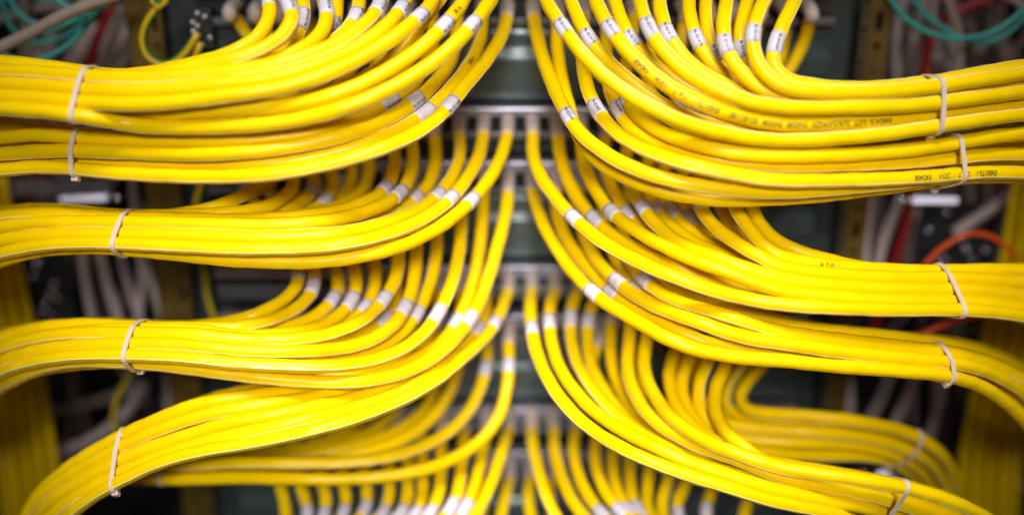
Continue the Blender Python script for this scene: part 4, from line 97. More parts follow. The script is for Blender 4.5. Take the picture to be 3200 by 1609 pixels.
('B','R',4,0.0894,'','786,-270,988 -22,-120,-27 -22,-120,-27 -18,-120,-31 -4,-118,-42 12,-114,-50 26,-113,-48 32,-113,-41 43,-112,-37 59,-104,-35 77,-93,-34 89,-85,-22 98,-76,-16 111,-50,-24 118,-23,-34 121,-13,-31 123,-5,-20 124,4,-16 124,11,-15 123,16,-16 123,19,-14 123,22,-12 122,24,-12 122,26,-10 121,28,-14 119,35,-21 114,42,-29 111,46,-34 112,45,-34 112,44,-34 114,39,-33 118,31,-31 118,29,-29 120,25,-22 123,21,-16 121,28,-17 114,44,-24 104,61,-34 91,73,-44 77,81,-56 61,87,-66 46,89,-74 36,89,-81 30,85,-87 25,78,-94 20,72,-101 14,67,-105 10,61,-109 7,56,-111 5,52,-114 4,47,-116 3,42,-118 3,36,-120 2,30,-121 1,25,-123 0,21,-123 0,18,-124 -1,17,-124 -1,15,-124 -1,16,-125 -1,17,-124 -1,18,-123'),
('B','R',5,0.0697,'','948,-270,988 -31,-103,-65 -29,-98,-73 -17,-96,-78 2,-107,-66 19,-113,-49 33,-115,-39 50,-110,-33 71,-98,-34 86,-87,-30 93,-80,-22 105,-66,-22 117,-35,-27 121,-12,-27 124,-3,-23 124,2,-18 124,8,-15 125,13,-12 123,20,-13 122,24,-12 123,25,-12 123,24,-8 123,23,-8 123,24,-12 119,33,-22 116,37,-28 117,36,-31 116,36,-30 115,39,-33 119,23,-30 121,18,-28 122,18,-22 123,19,-17 122,27,-16 115,44,-24 105,60,-33 93,72,-43 78,81,-56 61,87,-66 47,90,-74 37,88,-81 30,86,-87 26,79,-94 20,73,-100 15,66,-105 10,62,-109 7,57,-112 5,52,-114 4,47,-116 3,42,-119 3,36,-120 2,31,-121 1,25,-123 0,21,-124 0,18,-124 -1,17,-125 -1,16,-124 -1,16,-125 -1,17,-124 -1,18,-124'),
('B','R',6,0.0746,'','1110,-270,988 -50,-96,-60 -48,-91,-70 -34,-92,-75 -10,-106,-64 10,-112,-51 27,-113,-45 49,-106,-42 71,-94,-38 86,-84,-30 97,-73,-25 108,-51,-33 117,-22,-36 121,-6,-27 122,0,-18 124,5,-14 122,13,-13 122,19,-13 122,24,-13 121,25,-12 121,23,-10 122,22,-7 122,24,-9 119,32,-16 116,36,-23 116,37,-26 115,37,-27 115,38,-28 119,27,-25 122,8,-19 122,10,-19 123,13,-15 122,19,-14 118,31,-19 111,48,-26 101,64,-35 89,74,-46 73,81,-57 57,87,-68 44,89,-75 35,87,-81 29,84,-87 24,77,-94 19,70,-101 14,65,-105 9,61,-108 7,55,-111 4,51,-113 4,46,-115 3,41,-117 3,35,-119 2,30,-121 1,24,-122 0,21,-122 0,18,-123 -1,16,-123 -1,16,-123 -1,16,-123 -1,17,-123 -1,18,-123'),
('B','R',7,0.0797,'','1272,-270,988 -62,-78,-75 -59,-73,-82 -42,-88,-77 -17,-109,-60 1,-114,-51 17,-113,-49 43,-106,-50 69,-94,-44 86,-85,-31 99,-69,-28 114,-34,-38 120,-11,-33 123,-1,-21 124,6,-15 124,13,-14 122,20,-13 122,25,-13 122,25,-11 122,23,-8 123,23,-6 122,27,-6 120,35,-11 117,38,-18 117,38,-22 117,37,-23 117,37,-24 121,23,-20 124,3,-15 124,3,-14 124,8,-13 124,17,-13 120,28,-17 113,46,-26 103,62,-34 91,73,-44 76,82,-56 60,86,-67 46,90,-75 36,88,-80 29,84,-87 25,79,-95 20,72,-100 15,66,-105 9,61,-109 7,56,-111 5,51,-114 4,47,-116 3,42,-117 3,36,-120 2,30,-121 1,25,-123 0,21,-123 0,18,-124 -1,16,-124 -1,16,-124 -1,16,-123 -1,17,-124 -1,18,-124'),
('B','R',8,0.0954,'','1434,-270,988 -49,-113,-15 -51,-113,-15 -52,-112,-18 -55,-108,-28 -52,-107,-37 -38,-111,-41 -16,-115,-44 8,-116,-44 36,-110,-46 62,-99,-41 78,-91,-34 91,-76,-38 109,-34,-46 120,-4,-30 124,4,-18 123,7,-14 123,13,-14 122,20,-14 122,22,-13 122,24,-10 122,25,-9 120,28,-13 120,32,-17 116,36,-24 115,39,-27 114,41,-29 117,34,-28 119,27,-25 118,30,-26 119,29,-24 121,23,-19 122,21,-15 119,29,-17 113,47,-26 102,62,-34 89,73,-45 75,82,-57 58,87,-67 45,89,-75 35,88,-81 29,83,-87 25,78,-95 19,71,-100 14,66,-105 10,60,-108 6,56,-111 5,51,-114 4,47,-115 3,41,-118 3,36,-119 2,30,-121 1,24,-122 0,21,-123 0,18,-123 -1,16,-124 -1,16,-123 -1,16,-124 -1,17,-123 -1,18,-123'),
('B','R',9,0.0736,'','1596,-270,988 -71,-70,-74 -72,-68,-75 -65,-86,-61 -49,-105,-43 -28,-113,-44 0,-114,-48 28,-107,-54 56,-96,-56 75,-82,-55 100,-48,-53 118,-9,-37 122,2,-22 123,8,-17 122,15,-16 121,22,-16 121,26,-16 121,24,-13 122,23,-9 121,25,-8 120,32,-9 117,38,-10 118,37,-12 119,35,-14 118,35,-15 120,28,-15 123,10,-10 124,-6,-6 124,-1,-8 124,6,-9 122,17,-12 119,32,-19 111,48,-27 101,63,-35 88,74,-45 74,82,-58 57,87,-68 44,89,-74 35,87,-81 29,83,-88 24,78,-94 19,71,-100 14,65,-105 10,60,-108 6,55,-111 5,51,-113 3,46,-116 4,41,-117 3,36,-119 2,29,-121 1,25,-121 0,20,-123 -1,18,-123 -1,17,-123 -1,15,-123 -1,16,-123 -1,17,-123 0,18,-123'),
('B','R',10,-1,'','1758,-270,988 -56,-111,-15 -58,-111,-15 -59,-111,-16 -62,-107,-21 -63,-106,-26 -61,-106,-28 -52,-111,-31 -30,-115,-39 12,-114,-50 47,-102,-57 62,-89,-63 98,-48,-59 121,-2,-32 124,6,-20 124,10,-18 124,15,-15 123,21,-16 123,24,-15 123,25,-14 123,25,-10 122,28,-7 122,29,-7 122,31,-12 122,26,-13 125,12,-9 122,25,-15 119,38,-19 118,37,-19 121,31,-17 124,22,-14 122,26,-16 116,42,-24 106,59,-32 93,72,-43 80,81,-55 62,87,-66 48,90,-74 38,89,-80 30,86,-87 26,79,-94 20,74,-100 15,67,-106 11,61,-109 7,57,-112 5,53,-114 3,47,-117 4,43,-118 3,36,-120 2,31,-122 1,25,-124 0,22,-124 0,18,-124 -1,16,-125 -1,16,-125 -1,16,-125 -1,18,-125 -1,18,-124'),
('B','R',11,-1,'','1920,-270,988 -65,-101,-31 -67,-98,-34 -70,-95,-38 -69,-98,-34 -64,-102,-27 -60,-106,-26 -50,-108,-32 -20,-111,-49 24,-105,-60 56,-98,-50 90,-76,-36 114,-33,-34 119,-5,-33 119,7,-31 120,14,-28 121,20,-22 120,23,-17 121,24,-12 121,27,-7 121,28,-6 119,32,-7 119,34,-8 118,37,-12 116,41,-15 115,42,-16 115,43,-18 115,43,-17 117,38,-16 120,28,-14 121,22,-14 119,31,-18 111,48,-27 100,64,-36 87,74,-46 72,82,-58 57,87,-68 43,88,-75 35,87,-81 28,83,-87 24,77,-95 19,71,-100 14,64,-104 9,60,-109 6,55,-110 5,51,-113 4,46,-116 3,41,-116 3,35,-119 2,29,-121 1,25,-121 0,20,-122 -1,18,-123 -1,16,-123 -1,16,-123 -1,16,-123 -1,17,-122 0,18,-123'),
('C','R',0,0.1197,'','139,-270,599 7,-123,-25 14,-122,-23 19,-122,-23 26,-118,-32 36,-112,-43 45,-108,-46 49,-107,-43 54,-107,-37 59,-105,-34 70,-99,-30 80,-93,-25 85,-91,-20 85,-90,-20 93,-79,-26 112,-43,-33 120,-10,-33 123,-1,-25 124,0,-15 125,2,-11 124,8,-15 123,14,-20 123,14,-20 124,11,-16 124,13,-16 123,17,-18 122,20,-19 120,27,-26 110,44,-38 103,54,-47 100,53,-54 98,49,-62 93,47,-70 89,45,-75 87,45,-78 83,44,-84 76,43,-89 72,42,-94 78,41,-89 99,35,-67 119,24,-30 121,28,-16 116,43,-22 104,60,-32 93,73,-43 77,80,-56 62,87,-66 46,90,-75 36,89,-80 30,85,-87 25,78,-94 20,73,-101 15,66,-105 10,62,-109 7,56,-111 5,52,-114 4,47,-117 3,42,-118 3,36,-120 2,31,-121 1,25,-123 0,21,-124 0,18,-124 -1,17,-124 -1,15,-124 -1,17,-125 -1,17,-124 -1,18,-124'),
('C','R',1,0.1066,'','301,-270,599 -8,-115,-47 4,-113,-49 22,-108,-57 38,-102,-60 48,-104,-49 52,-106,-39 54,-106,-33 61,-104,-32 70,-97,-30 79,-93,-25 83,-90,-17 87,-88,-14 96,-73,-26 112,-34,-38 120,-7,-31 123,-1,-19 123,0,-13 123,3,-17 122,9,-23 120,17,-25 120,19,-25 121,19,-22 121,20,-21 121,20,-19 121,20,-19 118,27,-26 112,39,-38 104,47,-48 101,49,-54 99,48,-57 97,47,-62 94,46,-66 90,45,-73 83,44,-81 78,43,-86 76,43,-89 86,40,-80 107,31,-53 119,23,-23 119,30,-16 113,47,-24 101,63,-35 88,75,-45 73,81,-58 57,87,-68 44,89,-75 35,87,-81 29,84,-87 24,77,-94 19,70,-100 14,66,-105 9,60,-108 7,55,-111 4,51,-114 4,46,-115 3,41,-117 3,35,-119 2,30,-121 1,24,-121 0,21,-123 0,18,-123 -1,16,-123 -1,16,-123 -1,16,-123 -1,17,-123 -1,18,-123'),
('C','R',2,0.1071,'','463,-270,599 -23,-121,-24 -13,-122,-24 3,-121,-29 17,-118,-40 25,-112,-50 34,-111,-46 45,-111,-37 54,-109,-28 63,-106,-24 74,-99,-21 81,-94,-13 84,-93,-4 90,-87,-4 108,-57,-18 118,-18,-37 121,-4,-32 123,-4,-20 124,-2,-19 123,7,-23 121,17,-25 121,24,-26 120,25,-25 121,22,-22 122,21,-20 121,22,-21 120,26,-26 112,39,-38 105,50,-48 99,54,-56 95,52,-60 93,52,-66 89,51,-72 85,49,-79 81,47,-82 80,45,-86 85,44,-80 104,35,-59 120,25,-27 121,27,-17 115,44,-22 104,60,-32 92,73,-44 77,81,-56 61,87,-66 46,90,-75 36,88,-80 30,85,-88 24,79,-94 20,72,-100 15,66,-105 10,61,-109 7,57,-112 5,51,-113 4,47,-116 3,42,-118 3,36,-120 2,31,-122 1,25,-122 0,21,-124 0,18,-124 -1,16,-124 -1,16,-124 -1,16,-124 -1,17,-124 -1,18,-124'),
('C','R',3,0.0934,'','625,-270,599 -20,-111,-56 -6,-108,-64 14,-102,-73 25,-104,-65 29,-111,-51 36,-113,-42 50,-111,-33 66,-104,-24 79,-98,-14 83,-94,-4 86,-92,3 101,-74,-4 119,-32,-22 121,-6,-34 122,0,-32 123,1,-26 124,6,-22 123,14,-23 122,20,-24 122,21,-23 122,21,-23 122,21,-21 122,22,-23 119,28,-28 112,41,-38 106,51,-46 103,52,-52 100,51,-56 97,50,-62 93,48,-69 88,48,-77 84,46,-82 81,46,-85 85,45,-81 102,37,-63 118,26,-31 122,26,-17 117,41,-21 107,59,-31 93,72,-43 80,81,-54 63,87,-66 48,89,-74 37,90,-80 30,85,-87 26,80,-94 20,73,-101 15,67,-105 11,62,-109 7,57,-112 5,52,-115 4,48,-116 3,43,-119 3,36,-120 2,31,-122 1,25,-123 1,21,-124 -1,19,-125 -1,16,-125 -1,16,-125 -1,16,-124 -1,18,-125 -1,18,-125'),
('C','R',4,0.1013,'','787,-270,599 -27,-120,-26 -25,-120,-26 -18,-119,-34 -7,-115,-48 5,-113,-54 17,-115,-48 29,-115,-39 46,-112,-29 62,-107,-20 75,-100,-10 80,-97,1 84,-92,8 101,-72,-3 119,-26,-29 119,0,-39 121,4,-30 123,6,-22 123,13,-22 121,21,-25 120,26,-25 121,24,-25 121,22,-23 121,23,-22 119,25,-28 114,37,-36 107,48,-45 103,51,-50 101,50,-55 98,48,-61 96,47,-65 91,47,-73 86,47,-78 83,47,-81 87,46,-77 105,36,-57 120,25,-27 121,28,-16 116,43,-22 104,60,-32 92,73,-44 78,81,-55 61,87,-67 46,89,-74 37,89,-81 29,85,-87 25,79,-94 20,72,-100 15,66,-106 10,62,-108 7,56,-112 5,52,-114 4,47,-116 3,42,-118 3,36,-120 2,31,-122 1,25,-122 0,21,-124 0,18,-124 -1,16,-124 -1,16,-125 -1,16,-124 -1,17,-124 -1,18,-124'),
('C','R',5,-1,'','949,-270,599 -27,-71,-100 -20,-67,-104 -3,-90,-87 11,-111,-56 24,-116,-43 39,-114,-35 59,-108,-23 74,-101,-10 79,-97,4 84,-93,5 102,-72,-11 118,-26,-31 121,-5,-31 124,0,-24 124,3,-18 124,10,-16 123,18,-20 122,21,-22 121,22,-23 121,22,-25 121,23,-26 119,27,-31 112,38,-39 106,51,-46 102,53,-51 100,53,-54 98,52,-59 95,51,-64 91,49,-71 88,49,-76 85,48,-79 89,46,-75 105,38,-57 119,26,-28 122,26,-16 116,43,-22 105,59,-32 93,73,-43 79,80,-55 62,87,-66 47,90,-74 37,89,-81 30,85,-87 25,79,-94 20,73,-100 15,67,-106 11,62,-109 7,56,-112 4,52,-114 4,48,-116 4,42,-118 3,36,-120 2,31,-122 1,25,-123 0,21,-124 0,18,-124 -1,17,-125 -1,16,-125 -2,16,-124 0,17,-125 -1,18,-124'),
('C','R',6,-1,'','1111,-270,599 -23,0,-122 -17,-4,-122 -4,-75,-93 7,-111,-54 20,-115,-43 34,-114,-36 55,-108,-27 69,-101,-11 77,-98,5 82,-93,6 98,-66,-27 112,-21,-49 118,-3,-35 122,0,-22 123,3,-16 123,11,-17 121,17,-19 120,22,-22 120,22,-22 120,22,-22 120,22,-25 117,25,-30 112,37,-39 104,48,-47 100,52,-51 98,54,-55 96,52,-59 92,51,-65 89,49,-71 86,47,-76 85,46,-77 94,43,-70 110,32,-45 120,23,-21 119,30,-17 112,48,-24 100,63,-35 88,75,-46 73,82,-58 56,86,-68 44,89,-75 34,87,-81 29,83,-87 24,77,-94 19,71,-101 14,65,-104 9,60,-108 6,55,-111 5,50,-113 4,46,-116 3,41,-117 3,36,-118 2,29,-121 1,25,-121 0,20,-123 -1,18,-122 -1,16,-123 -1,16,-123 -1,16,-123 0,17,-123 -1,18,-123'),
('C','R',7,-1,'','1273,-270,599 -18,33,-120 -16,28,-120 -13,-55,-103 -4,-111,-57 9,-117,-44 26,-117,-37 50,-111,-29 65,-105,-20 70,-103,-17 80,-94,-19 105,-59,-30 119,-15,-33 122,-2,-27 124,3,-20 124,8,-18 122,17,-20 122,21,-23 121,23,-22 121,23,-21 121,25,-24 117,32,-30 111,42,-39 105,52,-46 100,54,-52 99,53,-55 98,53,-59 94,52,-63 92,50,-70 89,46,-75 87,41,-80 93,39,-75 107,32,-55 120,23,-27 121,27,-16 115,44,-22 105,60,-33 92,73,-43 77,81,-56 61,87,-67 47,89,-74 36,89,-80 30,85,-88 25,79,-94 20,72,-100 15,67,-105 10,61,-109 7,56,-112 5,52,-114 3,47,-116 4,42,-118 3,37,-120 2,30,-121 1,25,-123 0,21,-124 -1,18,-124 0,17,-124 -2,15,-124 -1,17,-124 0,17,-125 -1,18,-124'),
('D','R',0,0.0654,'','141,-270,-138 -8,-124,6 -6,-125,7 -5,-124,4 0,-125,-9 5,-122,-25 12,-119,-33 19,-120,-31 25,-119,-29 35,-115,-32 52,-104,-46 65,-94,-49 76,-90,-41 83,-89,-28 87,-87,-18 97,-77,-16 110,-51,-28 116,-27,-36 118,-20,-35 120,-19,-31 119,-14,-32 118,-2,-42 115,14,-44 117,21,-41 115,25,-39 111,33,-47 99,49,-58 89,58,-64 89,58,-67 90,53,-68 91,53,-68 92,42,-72 92,26,-80 90,13,-86 82,14,-93 69,21,-101 57,29,-107 46,35,-111 37,38,-113 30,42,-113 21,45,-115 13,47,-115 8,49,-114 5,51,-114 3,50,-114 3,50,-114 3,51,-115 1,50,-114 0,51,-114 0,51,-114 -1,50,-114 -1,51,-114 -1,51,-114 0,51,-114'),
('D','R',1,0.0531,'','303,-270,-138 -20,-123,4 -17,-123,4 -14,-123,-3 -6,-122,-23 2,-119,-37 10,-119,-37 19,-118,-31 30,-117,-29 46,-111,-36 63,-97,-44 76,-89,-41 84,-88,-28 87,-86,-18 91,-84,-12 100,-71,-18 112,-43,-32 117,-23,-36 118,-18,-35 118,-12,-36 118,-2,-41 116,15,-42 115,25,-40 116,26,-38 118,18,-35 118,15,-37 107,36,-49 96,53,-60 93,55,-62 93,54,-62 94,51,-64 95,41,-69 94,24,-78 89,13,-86 80,14,-93 69,21,-102 56,30,-107 45,35,-110 37,38,-113 29,42,-113 20,45,-114 14,47,-115 8,49,-114 4,50,-113 3,51,-114 3,50,-114 3,50,-114 1,50,-114 1,51,-113 -1,50,-114 -1,51,-114 -1,51,-113 -1,51,-114 0,50,-114'),
('D','R',2,0.0327,'','465,-270,-138 -34,-118,-22 -27,-114,-42 -11,-104,-68 4,-112,-55 11,-119,-37 22,-118,-33 39,-113,-37 57,-100,-47 71,-91,-49 79,-88,-39 83,-89,-28 89,-85,-21 99,-73,-23 111,-44,-34 117,-23,-38 118,-19,-35 119,-18,-34 118,-11,-39 118,6,-40 117,23,-37 116,28,-38 115,29,-39 114,31,-42 107,39,-50 100,47,-57 95,52,-63 95,52,-64 94,50,-64 95,42,-70 94,26,-78 90,13,-85 82,13,-94 70,21,-101 57,29,-107 46,35,-111 37,39,-113 30,41,-114 21,45,-114 14,48,-115 8,49,-115 5,50,-114 3,51,-114 3,50,-115 2,50,-114 2,51,-114 0,51,-114 0,50,-115 -1,51,-114 -1,51,-114 -1,51,-114 -1,51,-114'),
('D','R',3,0.0289,'','627,-270,-138 -57,-102,-46 -41,-81,-84 -14,-95,-78 -4,-117,-45 6,-120,-36 23,-116,-40 43,-105,-53 60,-94,-58 70,-91,-51 79,-90,-38 85,-87,-26 96,-78,-23 110,-50,-32 116,-26,-40 116,-19,-43 117,-18,-43 118,-13,-39 120,0,-38 118,18,-38 116,26,-40 115,28,-40 115,29,-42 112,34,-46 104,43,-54 99,49,-60 97,51,-61 97,51,-62 97,43,-66 95,27,-77 92,14,-85 82,13,-93 71,20,-101 58,29,-107 47,35,-111 39,38,-114 30,42,-114 21,45,-115 15,47,-115 8,50,-115 5,50,-115 3,51,-115 3,50,-115 2,51,-114 2,51,-115 0,50,-115 0,51,-115 -1,52,-114 -1,51,-115 -1,51,-114 -1,51,-115'),
('D','R',4,0.023,'','789,-270,-138 -66,-79,-68 -36,-54,-104 -11,-98,-72 -10,-117,-39 -2,-119,-36 13,-114,-46 35,-102,-61 49,-94,-65 58,-92,-59 70,-92,-45 83,-87,-29 99,-70,-24 112,-39,-34 116,-22,-40 115,-18,-42 116,-16,-40 118,-8,-37 118,11,-37 115,24,-39 114,28,-39 114,30,-41 110,35,-45 104,44,-52 97,50,-59 95,49,-62 97,46,-63 98,43,-63 97,34,-69 94,20,-78 88,12,-86 80,15,-94 67,22,-101 56,30,-107 44,35,-110 37,39,-113 28,42,-113 20,44,-114 13,48,-114 8,49,-113 4,50,-114 4,50,-113 2,50,-114 3,50,-113 1,50,-114 1,50,-113 -1,51,-113 -1,50,-114 -1,51,-113 -1,50,-113 0,51,-113'),
('D','R',5,-1,'','951,-270,-138 -50,-114,10 -49,-115,6 -40,-116,-15 -23,-115,-43 -18,-115,-43 -22,-118,-36 -17,-118,-35 0,-116,-48 26,-103,-63 51,-95,-63 73,-88,-48 89,-82,-30 95,-79,-17 102,-70,-12 112,-51,-18 116,-32,-34 115,-22,-43 120,-16,-31 123,-4,-23 121,8,-27 120,10,-32 118,14,-39 113,24,-48 108,30,-54 105,33,-59 102,34,-63 98,39,-67 97,40,-68 97,32,-71 94,21,-79 90,12,-86 82,14,-93 69,22,-101 57,29,-108 46,35,-110 37,39,-113 29,41,-114 21,45,-114 14,48,-115 8,49,-114 5,50,-115 3,50,-114 3,51,-114 2,50,-114 2,50,-114 0,51,-114 0,51,-114 -1,51,-114 -1,51,-114 -1,50,-114 -1,51,-114'),
('D','R',6,-1,'','1113,-270,-138 -50,-114,14 -49,-114,14 -47,-116,7 -42,-117,-17 -32,-114,-38 -27,-115,-43 -25,-117,-38 -13,-118,-40 12,-114,-49 40,-102,-60 60,-96,-52 72,-97,-34 82,-92,-19 95,-80,-13 107,-65,-12 116,-39,-24 120,-22,-29 122,-18,-17 124,-18,-11 124,-13,-13 123,0,-21 120,18,-32 116,26,-39 114,26,-44 112,27,-49 108,30,-56 102,39,-62 94,46,-68 91,46,-73 88,47,-76 88,46,-77 89,38,-78 92,24,-82 90,13,-86 83,14,-93 71,21,-101 58,29,-107 46,34,-111 38,39,-113 30,42,-114 22,44,-115 14,48,-115 8,49,-115 5,50,-114 3,51,-115 3,51,-115 2,50,-114 2,51,-115 0,51,-114 0,50,-115 -1,52,-114 -1,51,-114 -1,51,-115 -1,51,-114'),
('D','R',7,-1,'','1275,-270,-138 -72,-101,-12 -64,-95,-44 -25,-94,-76 -7,-112,-51 -24,-117,-35 -40,-114,-30 -31,-111,-45 2,-108,-61 31,-106,-57 55,-101,-45 75,-94,-33 93,-79,-20 107,-60,-18 114,-40,-31 116,-24,-35 121,-18,-22 123,-15,-14 122,-4,-19 121,10,-28 118,20,-35 114,26,-40 112,30,-45 109,32,-52 105,34,-56 101,37,-62 98,37,-67 97,33,-70 98,30,-70 97,24,-75 94,16,-79 89,12,-86 80,15,-94 68,22,-101 56,30,-107 45,35,-111 37,39,-112 28,42,-113 21,44,-114 13,48,-115 8,49,-114 4,50,-113 4,50,-114 2,50,-114 3,50,-113 1,50,-114 1,51,-114 -1,50,-113 -1,51,-114 -1,51,-113 -1,50,-114 0,51,-113'),
('D','R',8,-1,'','1437,-270,-138 -75,-100,-11 -72,-93,-39 -43,-90,-74 -21,-111,-54 -25,-116,-38 -43,-114,-30 -50,-105,-44 -19,-99,-73 24,-98,-73 54,-98,-55 75,-91,-39 93,-80,-28 108,-55,-27 119,-25,-28 123,-16,-20 123,-16,-14 124,-9,-16 122,5,-25 119,20,-34 116,27,-39 113,31,-43 112,33,-47 109,34,-50 105,37,-56 102,39,-62 100,34,-67 100,29,-70 99,27,-72 98,23,-74 96,16,-79 90,12,-86 83,14,-93 70,22,-101 57,29,-107 47,35,-111 37,39,-113 30,41,-114 21,45,-115 14,48,-115 9,49,-114 4,50,-115 4,51,-114 2,50,-115 3,51,-114 1,50,-115 1,51,-114 -1,51,-115 0,51,-114 -2,51,-114 0,51,-115 -1,51,-114'),
('D','R',9,-1,'','1599,-270,-138 -77,-98,-1 -80,-91,-24 -63,-89,-59 -33,-109,-50 -22,-117,-36 -30,-117,-34 -46,-107,-41 -50,-93,-66 -12,-78,-94 40,-79,-87 72,-85,-53 91,-76,-38 103,-51,-47 112,-32,-45 120,-23,-25 123,-16,-15 122,-5,-19 121,11,-29 117,25,-37 114,29,-40 112,30,-46 109,32,-51 106,33,-56 102,38,-61 100,39,-64 100,33,-67 100,30,-68 99,25,-72 95,17,-78 90,12,-86 81,14,-93 68,23,-102 57,29,-107 46,35,-110 37,39,-113 29,42,-114 21,44,-114 13,48,-115 8,49,-114 5,50,-114 3,50,-114 3,51,-114 2,50,-114 2,50,-114 0,51,-114 0,51,-114 -1,50,-114 -1,51,-114 -1,51,-114 -1,51,-113'),
('D','R',10,-1,'','1761,-270,-138 -75,-100,12 -80,-96,1 -82,-91,-28 -55,-103,-42 -29,-117,-36 -23,-118,-34 -30,-115,-39 -51,-104,-49 -53,-96,-60 -22,-102,-70 13,-111,-55 42,-112,-35 77,-91,-36 101,-50,-54 114,-27,-45 122,-18,-21 124,-15,-14 123,-5,-22 121,10,-32 116,20,-41 114,27,-47 110,29,-52 108,30,-57 104,34,-62 97,39,-69 92,41,-75 90,42,-76 92,35,-78 92,23,-81 91,13,-86 83,13,-93 72,21,-101 58,29,-107 47,35,-111 38,38,-113 30,42,-115 22,45,-115 14,47,-115 8,50,-115 5,50,-115 3,51,-115 3,51,-114 3,50,-115 1,51,-115 1,51,-115 -1,51,-114 -1,51,-115 -1,51,-114 -1,51,-115 0,51,-114'),
('E','R',3,-1,'','628,-270,-522 -51,-88,-73 -16,-98,-71 51,-98,-53 88,-83,-30 92,-78,-29 89,-79,-39 89,-73,-46 101,-56,-47 114,-35,-35 120,-27,-20 121,-26,-8 122,-24,-1 124,-14,-6 123,9,-16 120,26,-20 120,29,-19 120,30,-16 119,30,-19 117,33,-26 109,44,-41 92,60,-59 80,66,-68 76,67,-74 73,66,-76 69,67,-78 67,68,-81 62,69,-83 59,69,-85 55,68,-89 49,66,-93 45,56,-102 41,26,-114'),
('E','R',5,-1,'','952,-270,-522 -61,-94,-55 -40,-102,-59 18,-106,-60 68,-92,-48 82,-86,-41 84,-83,-39 95,-74,-33 112,-51,-21 120,-34,-11 122,-28,-5 122,-27,0 123,-18,1 125,4,-7 121,25,-17 119,31,-24 118,31,-28 115,31,-37 110,33,-48 100,45,-60 87,58,-68 79,63,-73 74,65,-78 67,66,-82 64,65,-86 61,63,-89 58,65,-90 53,67,-91 49,65,-95 43,59,-101 39,49,-109'),
('E','R',7,-1,'','1276,-270,-522 -71,-98,-38 -62,-101,-42 -27,-107,-60 28,-102,-67 67,-94,-52 87,-88,-24 102,-74,-6 116,-50,-3 122,-34,0 123,-31,5 123,-27,7 126,-10,-3 124,16,-20 118,30,-32 117,32,-38 114,31,-44 111,33,-53 102,40,-62 88,55,-72 77,65,-77 70,67,-82 64,67,-85 61,65,-91 56,59,-97 49,58,-101 45,57,-104 35,48,-111 25,45,-115'),
('E','R',8,-1,'','1438,-270,-522 -69,-10,-105 -58,-51,-98 -14,-89,-85 37,-95,-72 77,-87,-47 101,-73,-17 109,-60,-12 115,-47,-23 120,-37,-10 122,-27,6 125,-9,2 123,18,-18 118,31,-31 116,33,-39 111,33,-48 105,38,-58 95,48,-66 85,59,-72 76,65,-77 72,66,-79 68,65,-84 62,69,-85 55,72,-87 51,74,-88 51,64,-96 45,20,-114 24,0,-124'),
('E','R',10,-1,'','1762,-270,-522 -74,-40,-95 -76,-64,-79 -72,-84,-61 -53,-99,-58 7,-115,-46 88,-88,-9 117,-47,4 123,-32,7 123,-31,7 123,-27,5 126,-12,-8 123,15,-25 118,30,-37 115,32,-44 111,32,-51 105,35,-62 95,43,-73 82,57,-79 70,66,-82 65,69,-85 59,71,-87 55,70,-91 50,67,-95 46,63,-100 44,56,-105 37,15,-117 34,39,-113'),
('E','R',11,-1,'','1924,-270,-522 -77,-87,-43 -78,-88,-39 -79,-88,-35 -79,-86,-41 -61,-94,-52 15,-110,-36 92,-80,11 112,-48,16 119,-34,11 120,-31,5 121,-24,-2 122,-2,-18 117,21,-33 113,31,-40 110,32,-47 105,31,-57 97,33,-69 86,43,-78 72,57,-82 62,66,-84 58,67,-87 53,68,-89 49,67,-92 46,66,-94 41,64,-97 38,61,-101 34,48,-108 20,-1,-121'),
('F','L',0,-1,'','-22,-270,-1229 -11,-121,29 -12,-121,25 -15,-123,14 -18,-123,-2 -20,-123,-8 -22,-122,-7 -29,-120,-14 -42,-111,-36 -57,-94,-58 -70,-87,-56 -76,-85,-49'),
('F','L',1,0.1013,'','-184,-270,-1229 -4,-129,22 -5,-130,18 -8,-131,3 -12,-130,-7 -14,-130,-8 -17,-130,-12 -31,-122,-34 -55,-105,-56 -77,-93,-51 -85,-90,-42'),
('F','L',2,0.0959,'','-346,-270,-1229 1,-125,14 1,-125,9 -1,-126,0 0,-126,-8 -2,-125,-8 -6,-125,-14 -22,-119,-34 -52,-102,-51 -77,-90,-40 -87,-87,-28'),
('F','L',3,0.0976,'','-508,-270,-1229 3,-120,4 3,-121,3 4,-120,-3 6,-120,-6 7,-121,-6 2,-119,-13 -12,-114,-34 -42,-101,-51 -71,-89,-37 -83,-85,-22'),
('F','L',4,0.0893,'','-670,-270,-1229 17,-118,-34 15,-123,-15 11,-123,-10 10,-124,-8 9,-123,-12 2,-119,-36 -31,-105,-56 -73,-94,-35 -90,-85,-12'),
('F','L',5,0.0865,'','-832,-270,-1229 47,-96,-55 31,-116,-16 19,-119,-9 12,-120,-9 8,-120,-16 2,-114,-40 -31,-102,-56 -73,-91,-33 -88,-82,-9'),
('F','L',6,0.0842,'','-994,-270,-1229 55,-58,-77 38,-111,-15 25,-116,-7 17,-117,-9 14,-117,-16 6,-112,-39 -23,-101,-56 -66,-91,-37 -84,-83,-12'),
('F','L',7,0.0854,'','-1156,-270,-1229 26,11,-102 36,-110,-22 27,-116,-7 21,-117,-5 21,-117,-10 25,-112,-30 5,-105,-54 -47,-98,-44 -79,-88,-19'),
('F','L',8,0.0927,'','-1318,-270,-1229 9,68,-99 43,-89,-47 31,-117,-6 23,-119,-5 20,-120,-8 27,-115,-26 22,-107,-52 -21,-104,-55 -68,-95,-31'),
('F','L',9,0.098,'','-1480,-270,-1229 -4,91,-89 37,-23,-78 40,-120,-9 29,-124,-4 23,-125,-6 28,-122,-22 33,-110,-53 1,-107,-66 -52,-104,-50'),
